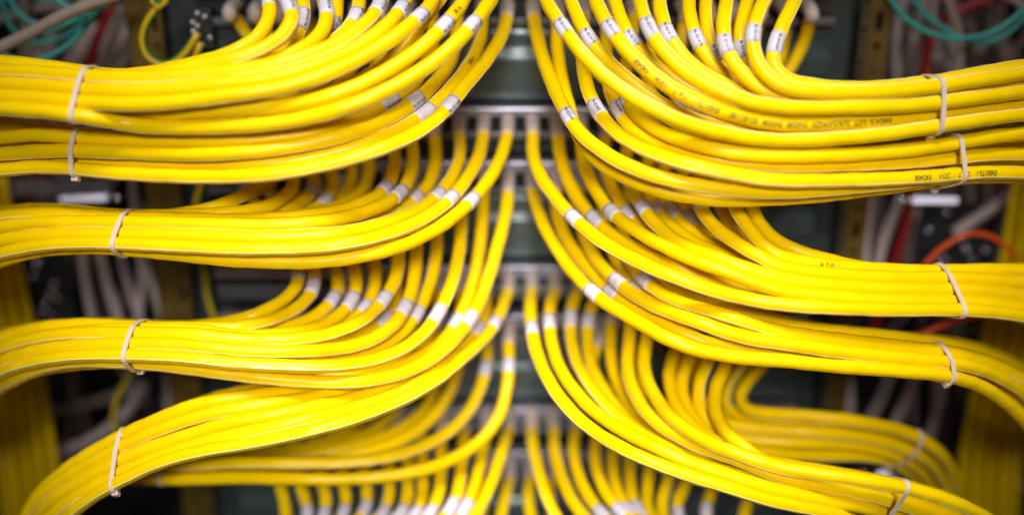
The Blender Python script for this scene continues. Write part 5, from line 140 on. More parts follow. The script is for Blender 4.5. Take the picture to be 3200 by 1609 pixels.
('F','L',10,0.1059,'','-1642,-270,-1229 -13,92,-78 -4,71,-95 46,-92,-41 34,-117,-8 27,-118,-6 28,-118,-10 40,-111,-26 48,-99,-52 16,-99,-66 -41,-99,-56'),
('F','L',11,-1,'','-1804,-270,-1229 -17,94,-74 -12,72,-94 51,-57,-67 41,-114,-6 33,-116,-4 31,-116,-10 37,-111,-31 40,-98,-57 25,-94,-71 -3,-96,-72'),
('F','R',0,-1,'','144,-270,-1229 0,-125,24 1,-125,20 5,-127,6 13,-126,-11 17,-125,-16 19,-124,-15 26,-122,-25 44,-107,-51 69,-89,-58 89,-82,-38 98,-78,-20'),
('F','R',1,-1,'','306,-270,-1229 -5,-120,18 -5,-121,14 0,-122,1 9,-122,-9 15,-120,-11 21,-120,-10 30,-116,-19 49,-103,-41 70,-88,-46 87,-81,-28 94,-77,-13'),
('F','R',2,0.1041,'','468,-270,-1229 -15,-126,14 -14,-126,9 -8,-127,-1 3,-127,-8 13,-127,-6 22,-125,-9 41,-116,-29 65,-100,-45 84,-90,-33 91,-86,-18'),
('F','R',3,0.0991,'','630,-270,-1229 -20,-121,4 -18,-121,3 -12,-122,-4 -3,-122,-6 6,-122,-6 18,-121,-10 38,-112,-28 63,-97,-40 81,-88,-29 87,-84,-15'),
('F','R',4,0.0901,'','792,-270,-1229 -40,-116,-28 -29,-121,-11 -17,-124,-7 -6,-125,-7 2,-125,-11 17,-120,-34 48,-103,-50 77,-93,-33 89,-87,-14'),
('F','R',5,0.0863,'','954,-270,-1229 -56,-94,-49 -40,-113,-10 -26,-118,-6 -13,-120,-6 -7,-120,-14 1,-115,-36 27,-102,-57 66,-93,-40 84,-85,-14'),
('F','R',6,-1,'','1116,-270,-1229 -55,-46,-79 -43,-111,-9 -33,-115,-4 -24,-118,-7 -19,-117,-12 -20,-113,-36 -1,-102,-62 47,-97,-47 81,-87,-12'),
('F','R',7,-1,'','1278,-270,-1229 -36,0,-100 -47,-107,-22 -39,-112,-4 -34,-115,-4 -31,-115,-10 -37,-109,-28 -33,-100,-56 17,-101,-56 70,-93,-24'),
('F','R',8,0.0974,'','1440,-270,-1229 -14,64,-105 -55,-93,-48 -47,-116,-8 -42,-118,-5 -41,-118,-9 -49,-112,-25 -50,-102,-53 4,-106,-60 73,-97,-28'),
('F','R',9,0.0941,'','1602,-270,-1229 10,84,-86 -17,7,-95 -42,-109,-26 -40,-113,-11 -41,-114,-9 -42,-111,-15 -46,-105,-35 -36,-96,-62 18,-97,-64 71,-90,-34'),
('F','R',10,-1,'','1764,-270,-1229 24,91,-81 21,68,-97 -17,-97,-57 -25,-120,-15 -26,-120,-11 -28,-120,-16 -37,-111,-39 -46,-95,-64 -30,-92,-76 9,-94,-79'),
('G','L',0,-1,'','-21,-270,-1643 -13,-131,18 -13,-132,8 -18,-129,-22 -24,-121,-49 -29,-117,-56'),
('G','L',1,-1,'','-183,-270,-1643 -10,-124,2 -10,-124,-1 -15,-120,-28 -22,-112,-49 -26,-110,-52'),
('G','R',0,-1,'','145,-270,-1643 -15,-130,18 -10,-132,8 5,-130,-23 21,-121,-49 32,-117,-55'),
('G','R',1,-1,'','307,-270,-1643 -25,-123,3 -12,-125,-2 9,-121,-29 29,-113,-50 39,-108,-50'),
]
TEXT_AT = {
('Z','R',2):0.1358,
('A','R',2):0.3046,
('B','R',10):0.1737,
('Z','L',1):0.0953,
('A','L',1):0.0539,
}
BACK = [
('fiber_cable','cable','teal',1.6,'bright teal fibre loop hanging at the top, just left of the post','-2968,-200,1870 109,0,-75 129,0,-25 128,0,31 113,0,69'),
('fiber_cable','cable','teal',1.9,'teal fibre curving down behind the thick beige cable, inner of two','-3360,100,1831 43,0,-108 86,0,-76 114,0,-23'),
('fiber_cable','cable','teal',1.7,'dark teal fibre sagging lowest behind the thick beige cable','-3492,300,1805 4,0,-126 43,0,-116 100,0,-73 124,0,-9 120,0,36 109,0,61 102,0,74'),
('fiber_cable','cable','teal',2.0,'bright teal fibre arc dropping behind the top left yellow bundle','-2710,-100,1757 -74,0,-96 -85,0,-86 -98,0,-72 -108,0,-54 -116,0,-36 -119,0,-21'),
('fiber_cable','cable','teal',2.4,'broad teal fibre strand right under the thick beige cable','-2743,0,1725 -132,0,-40 -129,0,-49 -127,0,-54'),
('fiber_cable','cable','teal',1.7,'faint teal fibre arc at the very top edge, above the beige cable','-3346,400,1792 107,0,-34 112,0,-3 110,0,25'),
('fiber_cable','cable','teal',1.6,'short teal fibre emerging beside the top left yellow bundle','-3474,0,1467 63,0,-21 63,0,-19 63,0,-19'),
('data_cable','cable','beige',4.0,'thick beige cable running diagonally across the teal fibres','-2477,-350,1890 -107,0,-36 -108,0,-37 -106,0,-42 -103,0,-48 -102,0,-50 -103,0,-49 -104,0,-47 -103,0,-46'),
('data_cable','cable','red',3.4,'red cable hanging between grey cables behind the upper left bundles','-2854,700,1697 -66,0,-97 -62,0,-99 -53,0,-104 -42,0,-110 -39,0,-110 -37,0,-111 -38,0,-111 -39,0,-111 -46,0,-108 -59,0,-100 -80,0,-86 -84,0,-81 -75,0,-91 -68,0,-95 -66,0,-97 -66,0,-97 -66,0,-97'),
('data_cable','cable','grey',3.0,'pale grey cable nearest the left post, right of the red cable','-2771,800,1437 -66,27,-111 -74,24,-107 -76,23,-105 -75,26,-106'),
('data_cable','cable','grey',3.0,'pale grey cable, second from the left post, right of the red cable','-2834,860,1491 -62,27,-95 -64,19,-95 -65,15,-96 -65,18,-95 -64,21,-95'),
('data_cable','cable','grey',3.0,'pale grey cable right beside the red cable, on its right','-2839,920,1610 -66,20,-105 -68,13,-103 -70,9,-104 -71,9,-102 -72,12,-102 -71,17,-101'),
('data_cable','cable','grey',3.0,'dim grey cable hanging directly behind the red cable','-2900,960,1642 -66,32,-95 -65,28,-97 -66,21,-98 -69,18,-97 -71,19,-95 -72,22,-93'),
('data_cable','cable','grey',3.0,'pale grey cable just left of the red cable, above the tie','-3096,900,1511 -58,18,-95 -58,19,-94 -59,20,-94 -62,21,-91 -63,22,-90'),
('data_cable','cable','grey',3.0,'pale grey cable, second to the left of the red cable','-3172,960,1488 -57,8,-91 -60,8,-90 -63,7,-88 -65,9,-86 -66,8,-86'),
('data_cable','cable','grey',3.6,'dim grey cable crossing behind the teal fibres at the top','-3239,1200,1667 -127,0,-24 -127,0,-27 -127,0,-29 -125,0,-31 -126,0,-32 -125,0,-34'),
('data_cable','cable','grey',3.4,'grey cable hanging left of four others below the third left bundle','-3308,600,-106 -3,0,-120 -3,0,-121 2,0,-121 5,0,-121 7,0,-121 9,0,-120 8,0,-121 7,0,-121'),
('data_cable','cable','grey',3.6,'thick grey cable, second from left below the third left bundle','-3162,560,-91 3,17,-124 5,14,-125 8,13,-124 14,13,-124 18,14,-124 22,14,-122 23,15,-123'),
('data_cable','cable','grey',2.8,'thin grey cable in the middle below the third left bundle','-3094,800,-202 6,0,-111 12,0,-111 18,0,-111 20,0,-109 21,0,-110 22,0,-109'),
('data_cable','cable','grey',3.2,'grey cable swinging back left below the third left bundle','-2869,620,-137 -3,12,-112 -9,11,-112 -16,10,-111 -22,9,-110 -26,9,-109 -29,9,-109 -33,10,-107 -34,10,-107'),
('data_cable','cable','grey',3.2,'grey cable slanting towards the left post below the third left bundle','-2901,640,-169 31,18,-115 26,16,-117 22,14,-117 19,13,-119 18,12,-119 17,13,-118 15,14,-119'),
('data_cable','cable','grey',3.0,'grey cable above the third left bundle, beside the left steel bracket','-2928,800,427 -3,10,-106 -5,10,-105 -6,10,-105 -7,10,-105'),
('data_cable','cable','grey',3.4,'dim grey cable crossing behind the green and yellow earth wire','-4086,1100,-1837 112,0,18 112,0,21 112,0,24 110,0,28 109,0,34 107,0,38 106,0,43 104,0,47'),
('data_cable','cable','grey',4.0,'grey cable sweeping down to the lower left yellow trunk','-3788,700,-1981 116,-16,37 112,-15,48 106,-12,62 100,-10,71 95,-10,78 89,-10,84 81,-10,93 70,-8,101 65,-9,104'),
('data_cable','cable','grey',3.4,'dim grey cable hanging beside the left post, above the lowest left tie','-2924,1200,-1362 -17,0,-130 -18,0,-131 -17,0,-130 -10,0,-132 -6,0,-131'),
('earth_wire','wire','earth',2.3,'green and yellow earth wire bent into a small loop at the top','-2220,-450,1919 -3,0,-87 58,0,5 31,0,82'),
('earth_wire','wire','earth',2.3,'green and yellow earth wire drooping in a wide U in front of the left post','-2158,-300,1883 -86,2,-76 -76,3,-85 -48,2,-104 12,2,-112 85,3,-69 107,3,29 82,3,79 65,2,95'),
('earth_wire','wire','earth',2.3,'short green and yellow earth wire end beside the wide U wire','-2006,-260,1570 -46,17,-97 -39,21,-99 -33,22,-101'),
('earth_wire','wire','earth',2.2,'green and yellow earth wire running down the left post between bundles','-2158,100,627 -39,0,-109 -38,0,-111 -28,0,-113 -9,0,-116 14,0,-116 21,0,-115 6,0,-116 -2,0,-117 13,0,-116 27,0,-113 33,0,-112'),
('earth_wire','wire','earth',2.3,'green and yellow earth wire arching under the fourth left bundle','-2694,-50,-742 -77,0,-99 -74,0,-101 -66,0,-106 -48,0,-115 -17,0,-123 10,0,-125 23,0,-123'),
('fiber_cable','cable','teal',1.9,'teal fibre loop hanging lowest and brightest at the top right','2497,100,1848 67,0,-95 82,0,-82 98,0,-63 108,0,-43 113,0,-23 116,0,-1 114,0,24 104,0,51 87,0,77 71,0,92'),
('fiber_cable','cable','teal',1.9,'teal fibre loop running inside and under the brighter top right loop','2691,260,1822 79,0,-86 85,0,-79 94,0,-68 102,0,-57 110,0,-38 115,0,-7 108,0,40 86,0,78 69,0,94'),
('data_cable','cable','beige',3.0,'beige cable hanging through the top right teal loops','3029,500,1791 61,0,-113 56,0,-115 42,0,-120 16,0,-127 -7,0,-127'),
('data_cable','cable','red',3.6,'red cable bent over at the top right and hanging behind three bundles','3568,700,1752 -116,1,-31 -115,2,-35 -110,2,-46 -97,3,-71 -62,3,-101 -23,3,-117 -2,3,-120 6,2,-120 6,1,-120 4,1,-119 4,0,-120 3,1,-120 2,0,-120 1,1,-120 -3,2,-120 -5,2,-120 -9,1,-119 -13,2,-120 -17,1,-118 -22,1,-118 -22,1,-118 -20,2,-118 -16,1,-119 -17,1,-119 -21,2,-118 -24,1,-118'),
('data_cable','cable','grey',3.0,'pale grey cable cutting the top right corner','3460,600,1784 85,0,-45 86,0,-45 85,0,-44'),
('data_cable','cable','grey',3.0,'dim grey cable beside the right post in the top right gap','2954,1100,1700 -18,0,-128 -7,0,-129 4,0,-130 17,0,-128 25,0,-127 24,0,-128'),
('data_cable','cable','grey',3.0,'dim grey cable left of the red cable in the top right gap','3126,1160,1692 -13,0,-129 -4,0,-129 6,0,-129 0,0,-129 -8,0,-129 -6,0,-130'),
('data_cable','cable','grey',3.2,'dim grey cable right behind the red cable in the top right gap','3226,1200,1687 -7,0,-129 18,0,-127 41,0,-122 47,0,-121 42,0,-121 38,0,-124'),
('data_cable','cable','grey',3.0,'grey cable slanting right, just above the top right tie','3135,900,1278 100,0,-59 103,0,-51 107,0,-42 109,0,-39'),
('data_cable','cable','grey',3.4,'pale grey cable beside the right post, above the third right bundle','2702,600,415 10,9,-124 6,8,-123 2,9,-124 2,9,-124 9,9,-124 19,8,-122 25,8,-121'),
('data_cable','cable','grey',3.4,'pale grey cable slanting left, between the right post and the red cable','2963,660,256 -29,8,-120 -28,7,-121 -23,6,-121 -17,6,-123 -9,7,-123 -3,6,-124'),
('data_cable','cable','grey',3.0,'grey cable just right of the red cable, above the third right bundle','3190,900,72 -2,0,-126 -3,0,-125 -4,0,-126 -4,0,-125 -4,0,-126'),
('data_cable','cable','grey',3.0,'grey cable crossing behind the right steel bracket','3193,1000,224 42,0,-110 40,0,-110 39,0,-111 38,0,-111 35,0,-112 31,0,-113 29,0,-114'),
('data_cable','cable','grey',4.4,'thick grey cable slanting behind the upper right of the orange cable','3975,700,385 -97,-14,-75 -97,-15,-73 -101,-17,-69 -102,-20,-67 -102,-18,-66 -101,-16,-68'),
('data_cable','cable','grey',3.6,'pale grey cable nearest the right post, under the fourth right bundle','2673,700,-1137 39,0,-120 31,0,-122 19,0,-125 8,0,-126 3,0,-126 1,0,-126'),
('data_cable','cable','grey',3.0,'dim grey cable, second from the right post, under the fourth right bundle','3225,1100,-1356 -13,0,-126 -23,0,-124 -36,0,-120 -44,0,-118 -47,0,-117'),
('data_cable','cable','grey',3.2,'grey cable slanting left under the tie head of the fourth right bundle','3300,700,-1191 -27,0,-117 -30,0,-116 -34,0,-116 -36,0,-114 -37,0,-115'),
('data_cable','cable','grey',3.2,'grey cable hanging nearest the right yellow trunk','3490,660,-1171 -3,0,-116 -4,0,-115 -8,0,-114 -11,0,-115 -15,0,-114 -17,0,-114'),
('patch_lead','cable','orange',1.9,'orange cable arching over the third right bundle beside its tie','2807,-100,-214 61,0,113 66,0,108 82,0,98 102,0,76 120,0,38 123,0,-28 105,0,-72 95,0,-85'),
('patch_lead','cable','orange',2.5,'thick orange cable lying straight above the fourth right tie','2697,-450,-492 91,0,67 95,0,60 102,0,49 106,0,36 110,0,27 111,0,21 112,0,18'),
('tie_thread','cable tie','tie',.7,'thin curved tie on the right trunk, uppermost of the left three','3928,420,-1750 30,0,-40 32,0,-39 34,0,-36'),
('tie_thread','cable tie','tie',.7,'thin curved tie on the right trunk, middle of the stepped row','4015,420,-1909 31,0,-40 33,0,-39 34,0,-37'),
('tie_thread','cable tie','tie',.7,'thin curved tie on the right trunk, lowest of the stepped row','4099,420,-2035 27,0,-52 33,0,-50 37,0,-46'),
('tie_thread','cable tie','tie',.7,'thin curved tie high on the right trunk at the photo edge','4019,420,-1614 32,0,-56 37,0,-53 43,0,-48'),
('tie_thread','cable tie','tie',.7,'thin curved tie on the left trunk above the lower left bundle','-4007,420,-1743 -29,0,-39 -32,0,-38 -35,0,-35'),
('tie_thread','cable tie','tie',.7,'thin curved tie on the left trunk nearest the bottom corner','-4084,420,-1930 -22,0,-34 -23,0,-32 -25,0,-32'),
('loose_wire','wire','grey',2.4,'thin grey or brown wire in the dark tangle behind the left bundles','-3743,1252,1998 18,0,-290 3,0,-290 -9,0,-290 38,0,-287 60,0,-284 -8,0,-290 -25,0,-289 29,0,-288 54,0,-286'),
('loose_wire','wire','brown',2.7,'thin grey or brown wire in the dark tangle behind the left bundles','-3542,1586,872 -26,0,-290 -68,0,-282 -110,0,-269 -83,0,-279 -44,0,-287 -6,0,-291 -28,0,-289 -114,0,-267 -141,0,-254'),
('loose_wire','wire','grey',2.5,'thin grey or brown wire in the dark tangle behind the left bundles','-3443,1033,1481 -79,0,-278 -46,0,-286 15,0,-289 19,0,-289 -6,0,-289 -53,0,-284 -104,0,-270 -102,0,-271 -81,0,-278 -76,0,-280'),
('loose_wire','wire','beige',2.8,'thin grey or brown wire in the dark tangle behind the left bundles','-3601,1025,2020 -45,0,-285 -11,0,-288 48,0,-284 32,0,-287 -12,0,-288 9,0,-288 43,0,-285 -16,0,-286 -101,0,-270 -122,0,-262'),
('loose_wire','wire','grey',2.4,'thin grey or brown wire in the dark tangle behind the left bundles','-3458,1503,1948 -106,0,-264 -95,0,-268 -84,0,-272 -87,0,-270 -54,0,-279 -57,0,-278 -152,0,-238 -186,0,-215'),
('loose_wire','wire','brown',3.0,'thin grey or brown wire in the dark tangle behind the left bundles','-4021,1728,1672 31,0,-281 31,0,-280 -26,0,-280 -66,0,-274 70,0,-271 35,0,-277 -56,0,-277'),
('loose_wire','wire','grey',3.2,'thin grey or brown wire in the dark tangle behind the left bundles','-3694,1543,1970 -3,0,-306 -2,0,-307 -140,0,-265 -216,0,-215 32,0,-291 51,0,-297 -88,0,-293'),
('loose_wire','wire','beige',2.7,'thin grey or brown wire in the dark tangle behind the left bundles','-3069,1157,1482 98,0,-278 36,0,-291 -39,0,-292 38,0,-291 106,0,-275 95,0,-279 79,0,-284 55,0,-290 43,0,-292'),
('loose_wire','wire','grey',2.0,'thin grey or brown wire in the dark tangle behind the left bundles','-3240,1143,918 -79,0,-301 -77,0,-303 -73,0,-303 -74,0,-303 -91,0,-299 -86,0,-299 -40,0,-309 -7,0,-312 -34,0,-310 -66,0,-305 -73,0,-303'),
('loose_wire','wire','brown',2.6,'thin grey or brown wire in the dark tangle behind the left bundles','-3630,1622,1963 -75,0,-271 74,0,-265 161,0,-230 13,0,-277 20,0,-278 108,0,-260 -27,0,-275 -118,0,-256'),
('loose_wire','wire','grey',2.4,'thin grey or brown wire in the dark tangle behind the left bundles','-4006,1645,949 -163,0,-269 -112,0,-292 -41,0,-312 -73,0,-306 -73,0,-306 -44,0,-311 -26,0,-314 -18,0,-314'),
('loose_wire','wire','beige',2.2,'thin grey or brown wire in the dark tangle behind the left bundles','-3540,1203,535 -180,0,-235 -120,0,-268 -36,0,-294 -90,0,-281 -91,0,-282 -59,0,-290 -106,0,-275 -136,0,-264'),
('loose_wire','wire','grey',2.5,'thin grey or brown wire in the dark tangle behind the left bundles','-3617,1640,1961 -22,0,-289 -28,0,-288 -32,0,-288 -51,0,-285 -97,0,-273 -137,0,-255 -158,0,-243'),
('loose_wire','wire','brown',2.7,'thin grey or brown wire in the dark tangle behind the left bundles','-3261,1418,1530 -138,0,-282 -100,0,-296 -17,0,-313 -11,0,-314 -43,0,-310 -122,0,-287 -195,0,-246 -159,0,-268 -38,0,-310 11,0,-313'),
('loose_wire','wire','grey',3.1,'thin grey or brown wire in the dark tangle behind the left bundles','-3271,1240,1183 -140,0,-274 -94,0,-293 -59,0,-302 -124,0,-281 -107,0,-288 -41,0,-305 -71,0,-300 -96,0,-292'),
('loose_wire','wire','beige',2.5,'thin grey or brown wire in the dark tangle behind the left bundles','-3074,1124,2010 16,0,-287 -33,0,-286 -56,0,-282 -11,0,-288 -83,0,-273 -138,0,-252 3,0,-283 102,0,-269'),
('loose_wire','wire','grey',2.1,'thin grey or brown wire in the dark tangle behind the left bundles','-3450,1453,1881 -56,0,-283 -14,0,-287 58,0,-282 -6,0,-286 -111,0,-265 -127,0,-259 -121,0,-262 -87,0,-274 -17,0,-288 10,0,-288'),
('loose_wire','wire','brown',2.2,'thin grey or brown wire in the dark tangle behind the left bundles','-3203,1060,1318 -51,0,-298 -83,0,-291 -120,0,-277 -115,0,-279 -99,0,-286 -65,0,-295 -68,0,-294 -117,0,-279 -135,0,-270'),
('loose_wire','wire','grey',2.9,'thin grey or brown wire in the dark tangle behind the left bundles','-3879,1584,1967 -168,0,-249 -153,0,-258 -97,0,-282 7,0,-299 15,0,-299 -71,0,-290 -141,0,-264'),
('loose_wire','wire','beige',2.4,'thin grey or brown wire in the dark tangle behind the left bundles','-3467,1623,1497 -188,0,-234 -165,0,-250 -118,0,-275 -140,0,-265 -167,0,-248 -152,0,-259 -131,0,-269 -113,0,-277 -103,0,-282'),
('loose_wire','wire','grey',3.1,'thin grey or brown wire in the dark tangle behind the left bundles','-3245,1050,1910 -112,0,-276 -160,0,-252 -145,0,-260 -88,0,-285 -109,0,-278 -166,0,-247 -198,0,-224'),
('loose_wire','wire','brown',3.0,'thin grey or brown wire in the dark tangle behind the left bundles','-3481,1219,2001 18,0,-303 11,0,-304 2,0,-304 -41,0,-300 -122,0,-277 -137,0,-271 -58,0,-297 10,0,-304 -8,0,-303 -37,0,-302 -42,0,-301'),
('loose_wire','wire','grey',2.8,'thin grey or brown wire in the dark tangle behind the left bundles','-3139,1490,1253 98,0,-301 75,0,-307 10,0,-315 -65,0,-310 -69,0,-309 55,0,-307 156,0,-276'),
('loose_wire','wire','beige',2.5,'thin grey or brown wire in the dark tangle behind the left bundles','-3540,1275,1289 63,0,-303 35,0,-307 -41,0,-306 -84,0,-297 -94,0,-295 -101,0,-292 -65,0,-302 2,0,-309 30,0,-308 17,0,-309 8,0,-309 6,0,-310'),
('loose_wire','wire','grey',2.6,'thin grey or brown wire in the dark tangle behind the left bundles','-3636,1368,1987 -134,0,-293 -69,0,-315 -35,0,-321 -116,0,-298 -140,0,-289 -34,0,-321'),
('loose_wire','wire','brown',2.2,'thin grey or brown wire in the dark tangle behind the left bundles','-3567,1223,1378 43,0,-292 -107,0,-273 -20,0,-279 140,0,-258 -93,0,-274 -134,0,-264 -98,0,-280'),
('loose_wire','wire','grey',2.2,'thin grey or brown wire in the dark tangle behind the left bundles','-4284,1696,970 159,0,-244 142,0,-254 79,0,-279 50,0,-287 97,0,-275 109,0,-269 36,0,-288 -22,0,-290 35,0,-288 108,0,-270 123,0,-264'),
('loose_wire','wire','beige',2.5,'thin grey or brown wire in the dark tangle behind the left bundles','-3530,1496,1975 117,0,-266 -46,0,-275 -214,0,-197 -186,0,-221 -88,0,-276 -38,0,-289 -21,0,-290 -54,0,-286 -74,0,-281'),
('loose_wire','wire','grey',3.1,'thin grey or brown wire in the dark tangle behind the left bundles','-3850,1093,1153 -167,0,-251 -147,0,-261 -83,0,-289 -74,0,-291 -148,0,-261 -163,0,-254 -85,0,-286 -33,0,-299 -103,0,-282 -165,0,-251 -173,0,-247'),
('loose_wire','wire','brown',2.3,'thin grey or brown wire in the dark tangle behind the left bundles','-3925,1711,1929 105,0,-303 -29,0,-315 -86,0,-309 -44,0,-318 -67,0,-314 -42,0,-318 -1,0,-321'),
('loose_wire','wire','grey',2.1,'thin grey or brown wire in the dark tangle behind the left bundles','-3073,1101,2012 57,0,-292 19,0,-296 -44,0,-295 -37,0,-295 -14,0,-298 -83,0,-284 -153,0,-255 -86,0,-282 64,0,-289 107,0,-278'),
('loose_wire','wire','beige',2.3,'thin grey or brown wire in the dark tangle behind the left bundles','-2768,1022,1699 -147,0,-249 -111,0,-265 -73,0,-279 -135,0,-254 -159,0,-240 -111,0,-266 -117,0,-263 -171,0,-232 -187,0,-221'),
('loose_wire','wire','grey',2.9,'thin grey or brown wire in the dark tangle behind the right bundles','3205,1605,1965 11,0,-305 33,0,-302 72,0,-296 61,0,-299 27,0,-303 3,0,-304 -21,0,-304 -8,0,-304 26,0,-304 35,0,-302'),
('loose_wire','wire','brown',2.7,'thin grey or brown wire in the dark tangle behind the right bundles','3842,1475,492 24,0,-300 27,0,-299 41,0,-298 35,0,-299 -25,0,-299 -77,0,-291 -40,0,-298 33,0,-298 58,0,-296 45,0,-297 40,0,-298 38,0,-299'),
('loose_wire','wire','grey',2.6,'thin grey or brown wire in the dark tangle behind the right bundles','3524,1389,836 84,0,-280 71,0,-283 16,0,-291 -33,0,-290 -17,0,-291 21,0,-291 33,0,-291 30,0,-290 26,0,-291 15,0,-292 -6,0,-292 -22,0,-291 -24,0,-291'),
('loose_wire','wire','beige',2.6,'thin grey or brown wire in the dark tangle behind the right bundles','3854,1601,1965 -1,0,-288 0,0,-288 0,0,-289 18,0,-287 79,0,-276 123,0,-261 95,0,-272 31,0,-286 8,0,-288 31,0,-286 48,0,-284 51,0,-284'),
('loose_wire','wire','grey',2.3,'thin grey or brown wire in the dark tangle behind the right bundles','3199,1543,916 119,0,-268 88,0,-279 -9,0,-292 -24,0,-291 82,0,-280 118,0,-268 38,0,-289 -34,0,-291 -9,0,-293 33,0,-291 43,0,-290'),
('loose_wire','wire','brown',2.5,'thin grey or brown wire in the dark tangle behind the right bundles','4007,1172,1521 -117,0,-263 -98,0,-271 -32,0,-286 15,0,-289 18,0,-288 16,0,-288 -14,0,-288 -64,0,-281 -46,0,-284 47,0,-283 109,0,-267 116,0,-264'),
('loose_wire','wire','grey',3.2,'thin grey or brown wire in the dark tangle behind the right bundles','3448,1032,2019 -156,0,-269 6,0,-304 107,0,-293 68,0,-304 83,0,-300 69,0,-304 46,0,-309'),
('loose_wire','wire','beige',2.9,'thin grey or brown wire in the dark tangle behind the right bundles','3166,1386,1727 -12,0,-295 23,0,-294 76,0,-285 125,0,-267 21,0,-289 -56,0,-288 122,0,-265 183,0,-232'),
('loose_wire','wire','grey',3.0,'thin grey or brown wire in the dark tangle behind the right bundles','3893,1489,1361 14,0,-305 -59,0,-297 -164,0,-257 -115,0,-280 17,0,-304 12,0,-305 -41,0,-302 -93,0,-290 -147,0,-268 -160,0,-260'),
('loose_wire','wire','brown',2.6,'thin grey or brown wire in the dark tangle behind the right bundles','2720,1556,1969 172,0,-237 159,0,-244 70,0,-278 -63,0,-283 152,0,-243 129,0,-255 -34,0,-290'),
('loose_wire','wire','grey',2.4,'thin grey or brown wire in the dark tangle behind the right bundles','3520,1028,772 156,0,-274 94,0,-299 35,0,-313 89,0,-302 140,0,-281 168,0,-267 92,0,-299 22,0,-315'),
('loose_wire','wire','beige',3.2,'thin grey or brown wire in the dark tangle behind the right bundles','3822,1214,1301 59,0,-309 65,0,-308 100,0,-298 129,0,-287 78,0,-304 22,0,-313 -16,0,-315'),
('loose_wire','wire','grey',3.2,'thin grey or brown wire in the dark tangle behind the right bundles','3306,1254,1998 63,0,-290 47,0,-292 8,0,-296 16,0,-296 68,0,-288 57,0,-290 -42,0,-292 -70,0,-288 47,0,-289 137,0,-263 148,0,-256'),
('loose_wire','wire','brown',2.3,'thin grey or brown wire in the dark tangle behind the right bundles','2972,1255,1841 82,0,-302 19,0,-312 -50,0,-309 58,0,-305 130,0,-286 111,0,-293 93,0,-299 69,0,-306 56,0,-309'),
('loose_wire','wire','grey',3.1,'thin grey or brown wire in the dark tangle behind the right bundles','3895,1714,1483 103,0,-297 27,0,-312 -8,0,-315 23,0,-314 38,0,-312 -81,0,-299 -171,0,-265'),
('loose_wire','wire','beige',3.0,'thin grey or brown wire in the dark tangle behind the right bundles','3253,1634,1962 90,0,-307 37,0,-317 31,0,-318 88,0,-306 160,0,-276 93,0,-302 -20,0,-319'),
('loose_wire','wire','grey',2.7,'thin grey or brown wire in the dark tangle behind the right bundles','3265,1163,1525 42,0,-306 67,0,-301 84,0,-297 -12,0,-306 -51,0,-304 64,0,-301 112,0,-288 111,0,-288 112,0,-288'),
('loose_wire','wire','brown',2.4,'thin grey or brown wire in the dark tangle behind the right bundles','2974,1541,1873 85,0,-284 43,0,-291 -70,0,-286 -82,0,-283 34,0,-292 73,0,-286 5,0,-295 -51,0,-291 -60,0,-290 -62,0,-289 -65,0,-289'),
('loose_wire','wire','grey',2.2,'thin grey or brown wire in the dark tangle behind the right bundles','3304,1574,1968 -75,0,-297 14,0,-302 169,0,-253 196,0,-235 154,0,-264 111,0,-285 20,0,-304 -41,0,-303 57,0,-297 152,0,-266 166,0,-257'),
('loose_wire','wire','beige',3.0,'thin grey or brown wire in the dark tangle behind the right bundles','2953,1365,1659 49,0,-299 -127,0,-267 -212,0,-216 -61,0,-292 -30,0,-301 -126,0,-277 -122,0,-278 -111,0,-284'),
('loose_wire','wire','grey',2.6,'thin grey or brown wire in the dark tangle behind the right bundles','3753,1296,1678 -12,0,-291 -161,0,-239 -105,0,-255 126,0,-262 -71,0,-275 -118,0,-266 -47,0,-288'),
('loose_wire','wire','brown',2.2,'thin grey or brown wire in the dark tangle behind the right bundles','3797,1192,2004 -61,0,-304 54,0,-304 181,0,-249 219,0,-218 29,0,-303 63,0,-298 176,0,-256'),
('loose_wire','wire','grey',2.7,'thin grey or brown wire in the dark tangle behind the right bundles','3602,1609,1469 129,0,-267 32,0,-289 -118,0,-271 -1,0,-290 115,0,-273 58,0,-289 25,0,-295 64,0,-290 80,0,-285'),
('loose_wire','wire','beige',2.4,'thin grey or brown wire in the dark tangle behind the right bundles','3890,1472,697 69,0,-297 67,0,-298 58,0,-299 54,0,-301 84,0,-293 127,0,-278 114,0,-282 12,0,-302 -85,0,-293 -65,0,-298 30,0,-302 81,0,-295 85,0,-293'),
('loose_wire','wire','grey',2.3,'thin grey or brown wire in the dark tangle behind the right bundles','3894,1576,1967 -91,0,-288 -14,0,-299 86,0,-290 23,0,-300 -53,0,-297 -86,0,-290 -73,0,-293 17,0,-301 55,0,-298'),
('loose_wire','wire','brown',2.5,'thin grey or brown wire in the dark tangle behind the right bundles','3913,1710,1454 -31,0,-302 -14,0,-304 28,0,-302 65,0,-297 109,0,-283 154,0,-262 142,0,-268 53,0,-297 -23,0,-303 23,0,-301 112,0,-282 152,0,-263 152,0,-263'),
('loose_wire','wire','grey',3.0,'thin grey or brown wire in the dark tangle behind the right bundles','3398,1434,1551 123,0,-274 109,0,-279 62,0,-293 39,0,-297 77,0,-289 103,0,-282 48,0,-294 -47,0,-296 -20,0,-298 103,0,-280 163,0,-251 167,0,-249'),
('loose_wire','wire','beige',3.1,'thin grey or brown wire in the dark tangle behind the right bundles','3415,1539,1971 86,0,-282 57,0,-289 -1,0,-295 8,0,-295 45,0,-291 85,0,-282 126,0,-267 90,0,-280 -5,0,-294 -38,0,-293'),
('loose_wire','wire','grey',2.8,'thin grey or brown wire in the dark tangle behind the right bundles','3976,1689,610 169,0,-244 89,0,-277 -87,0,-282 -75,0,-286 4,0,-296 123,0,-267 135,0,-262 -32,0,-291 -115,0,-273'),
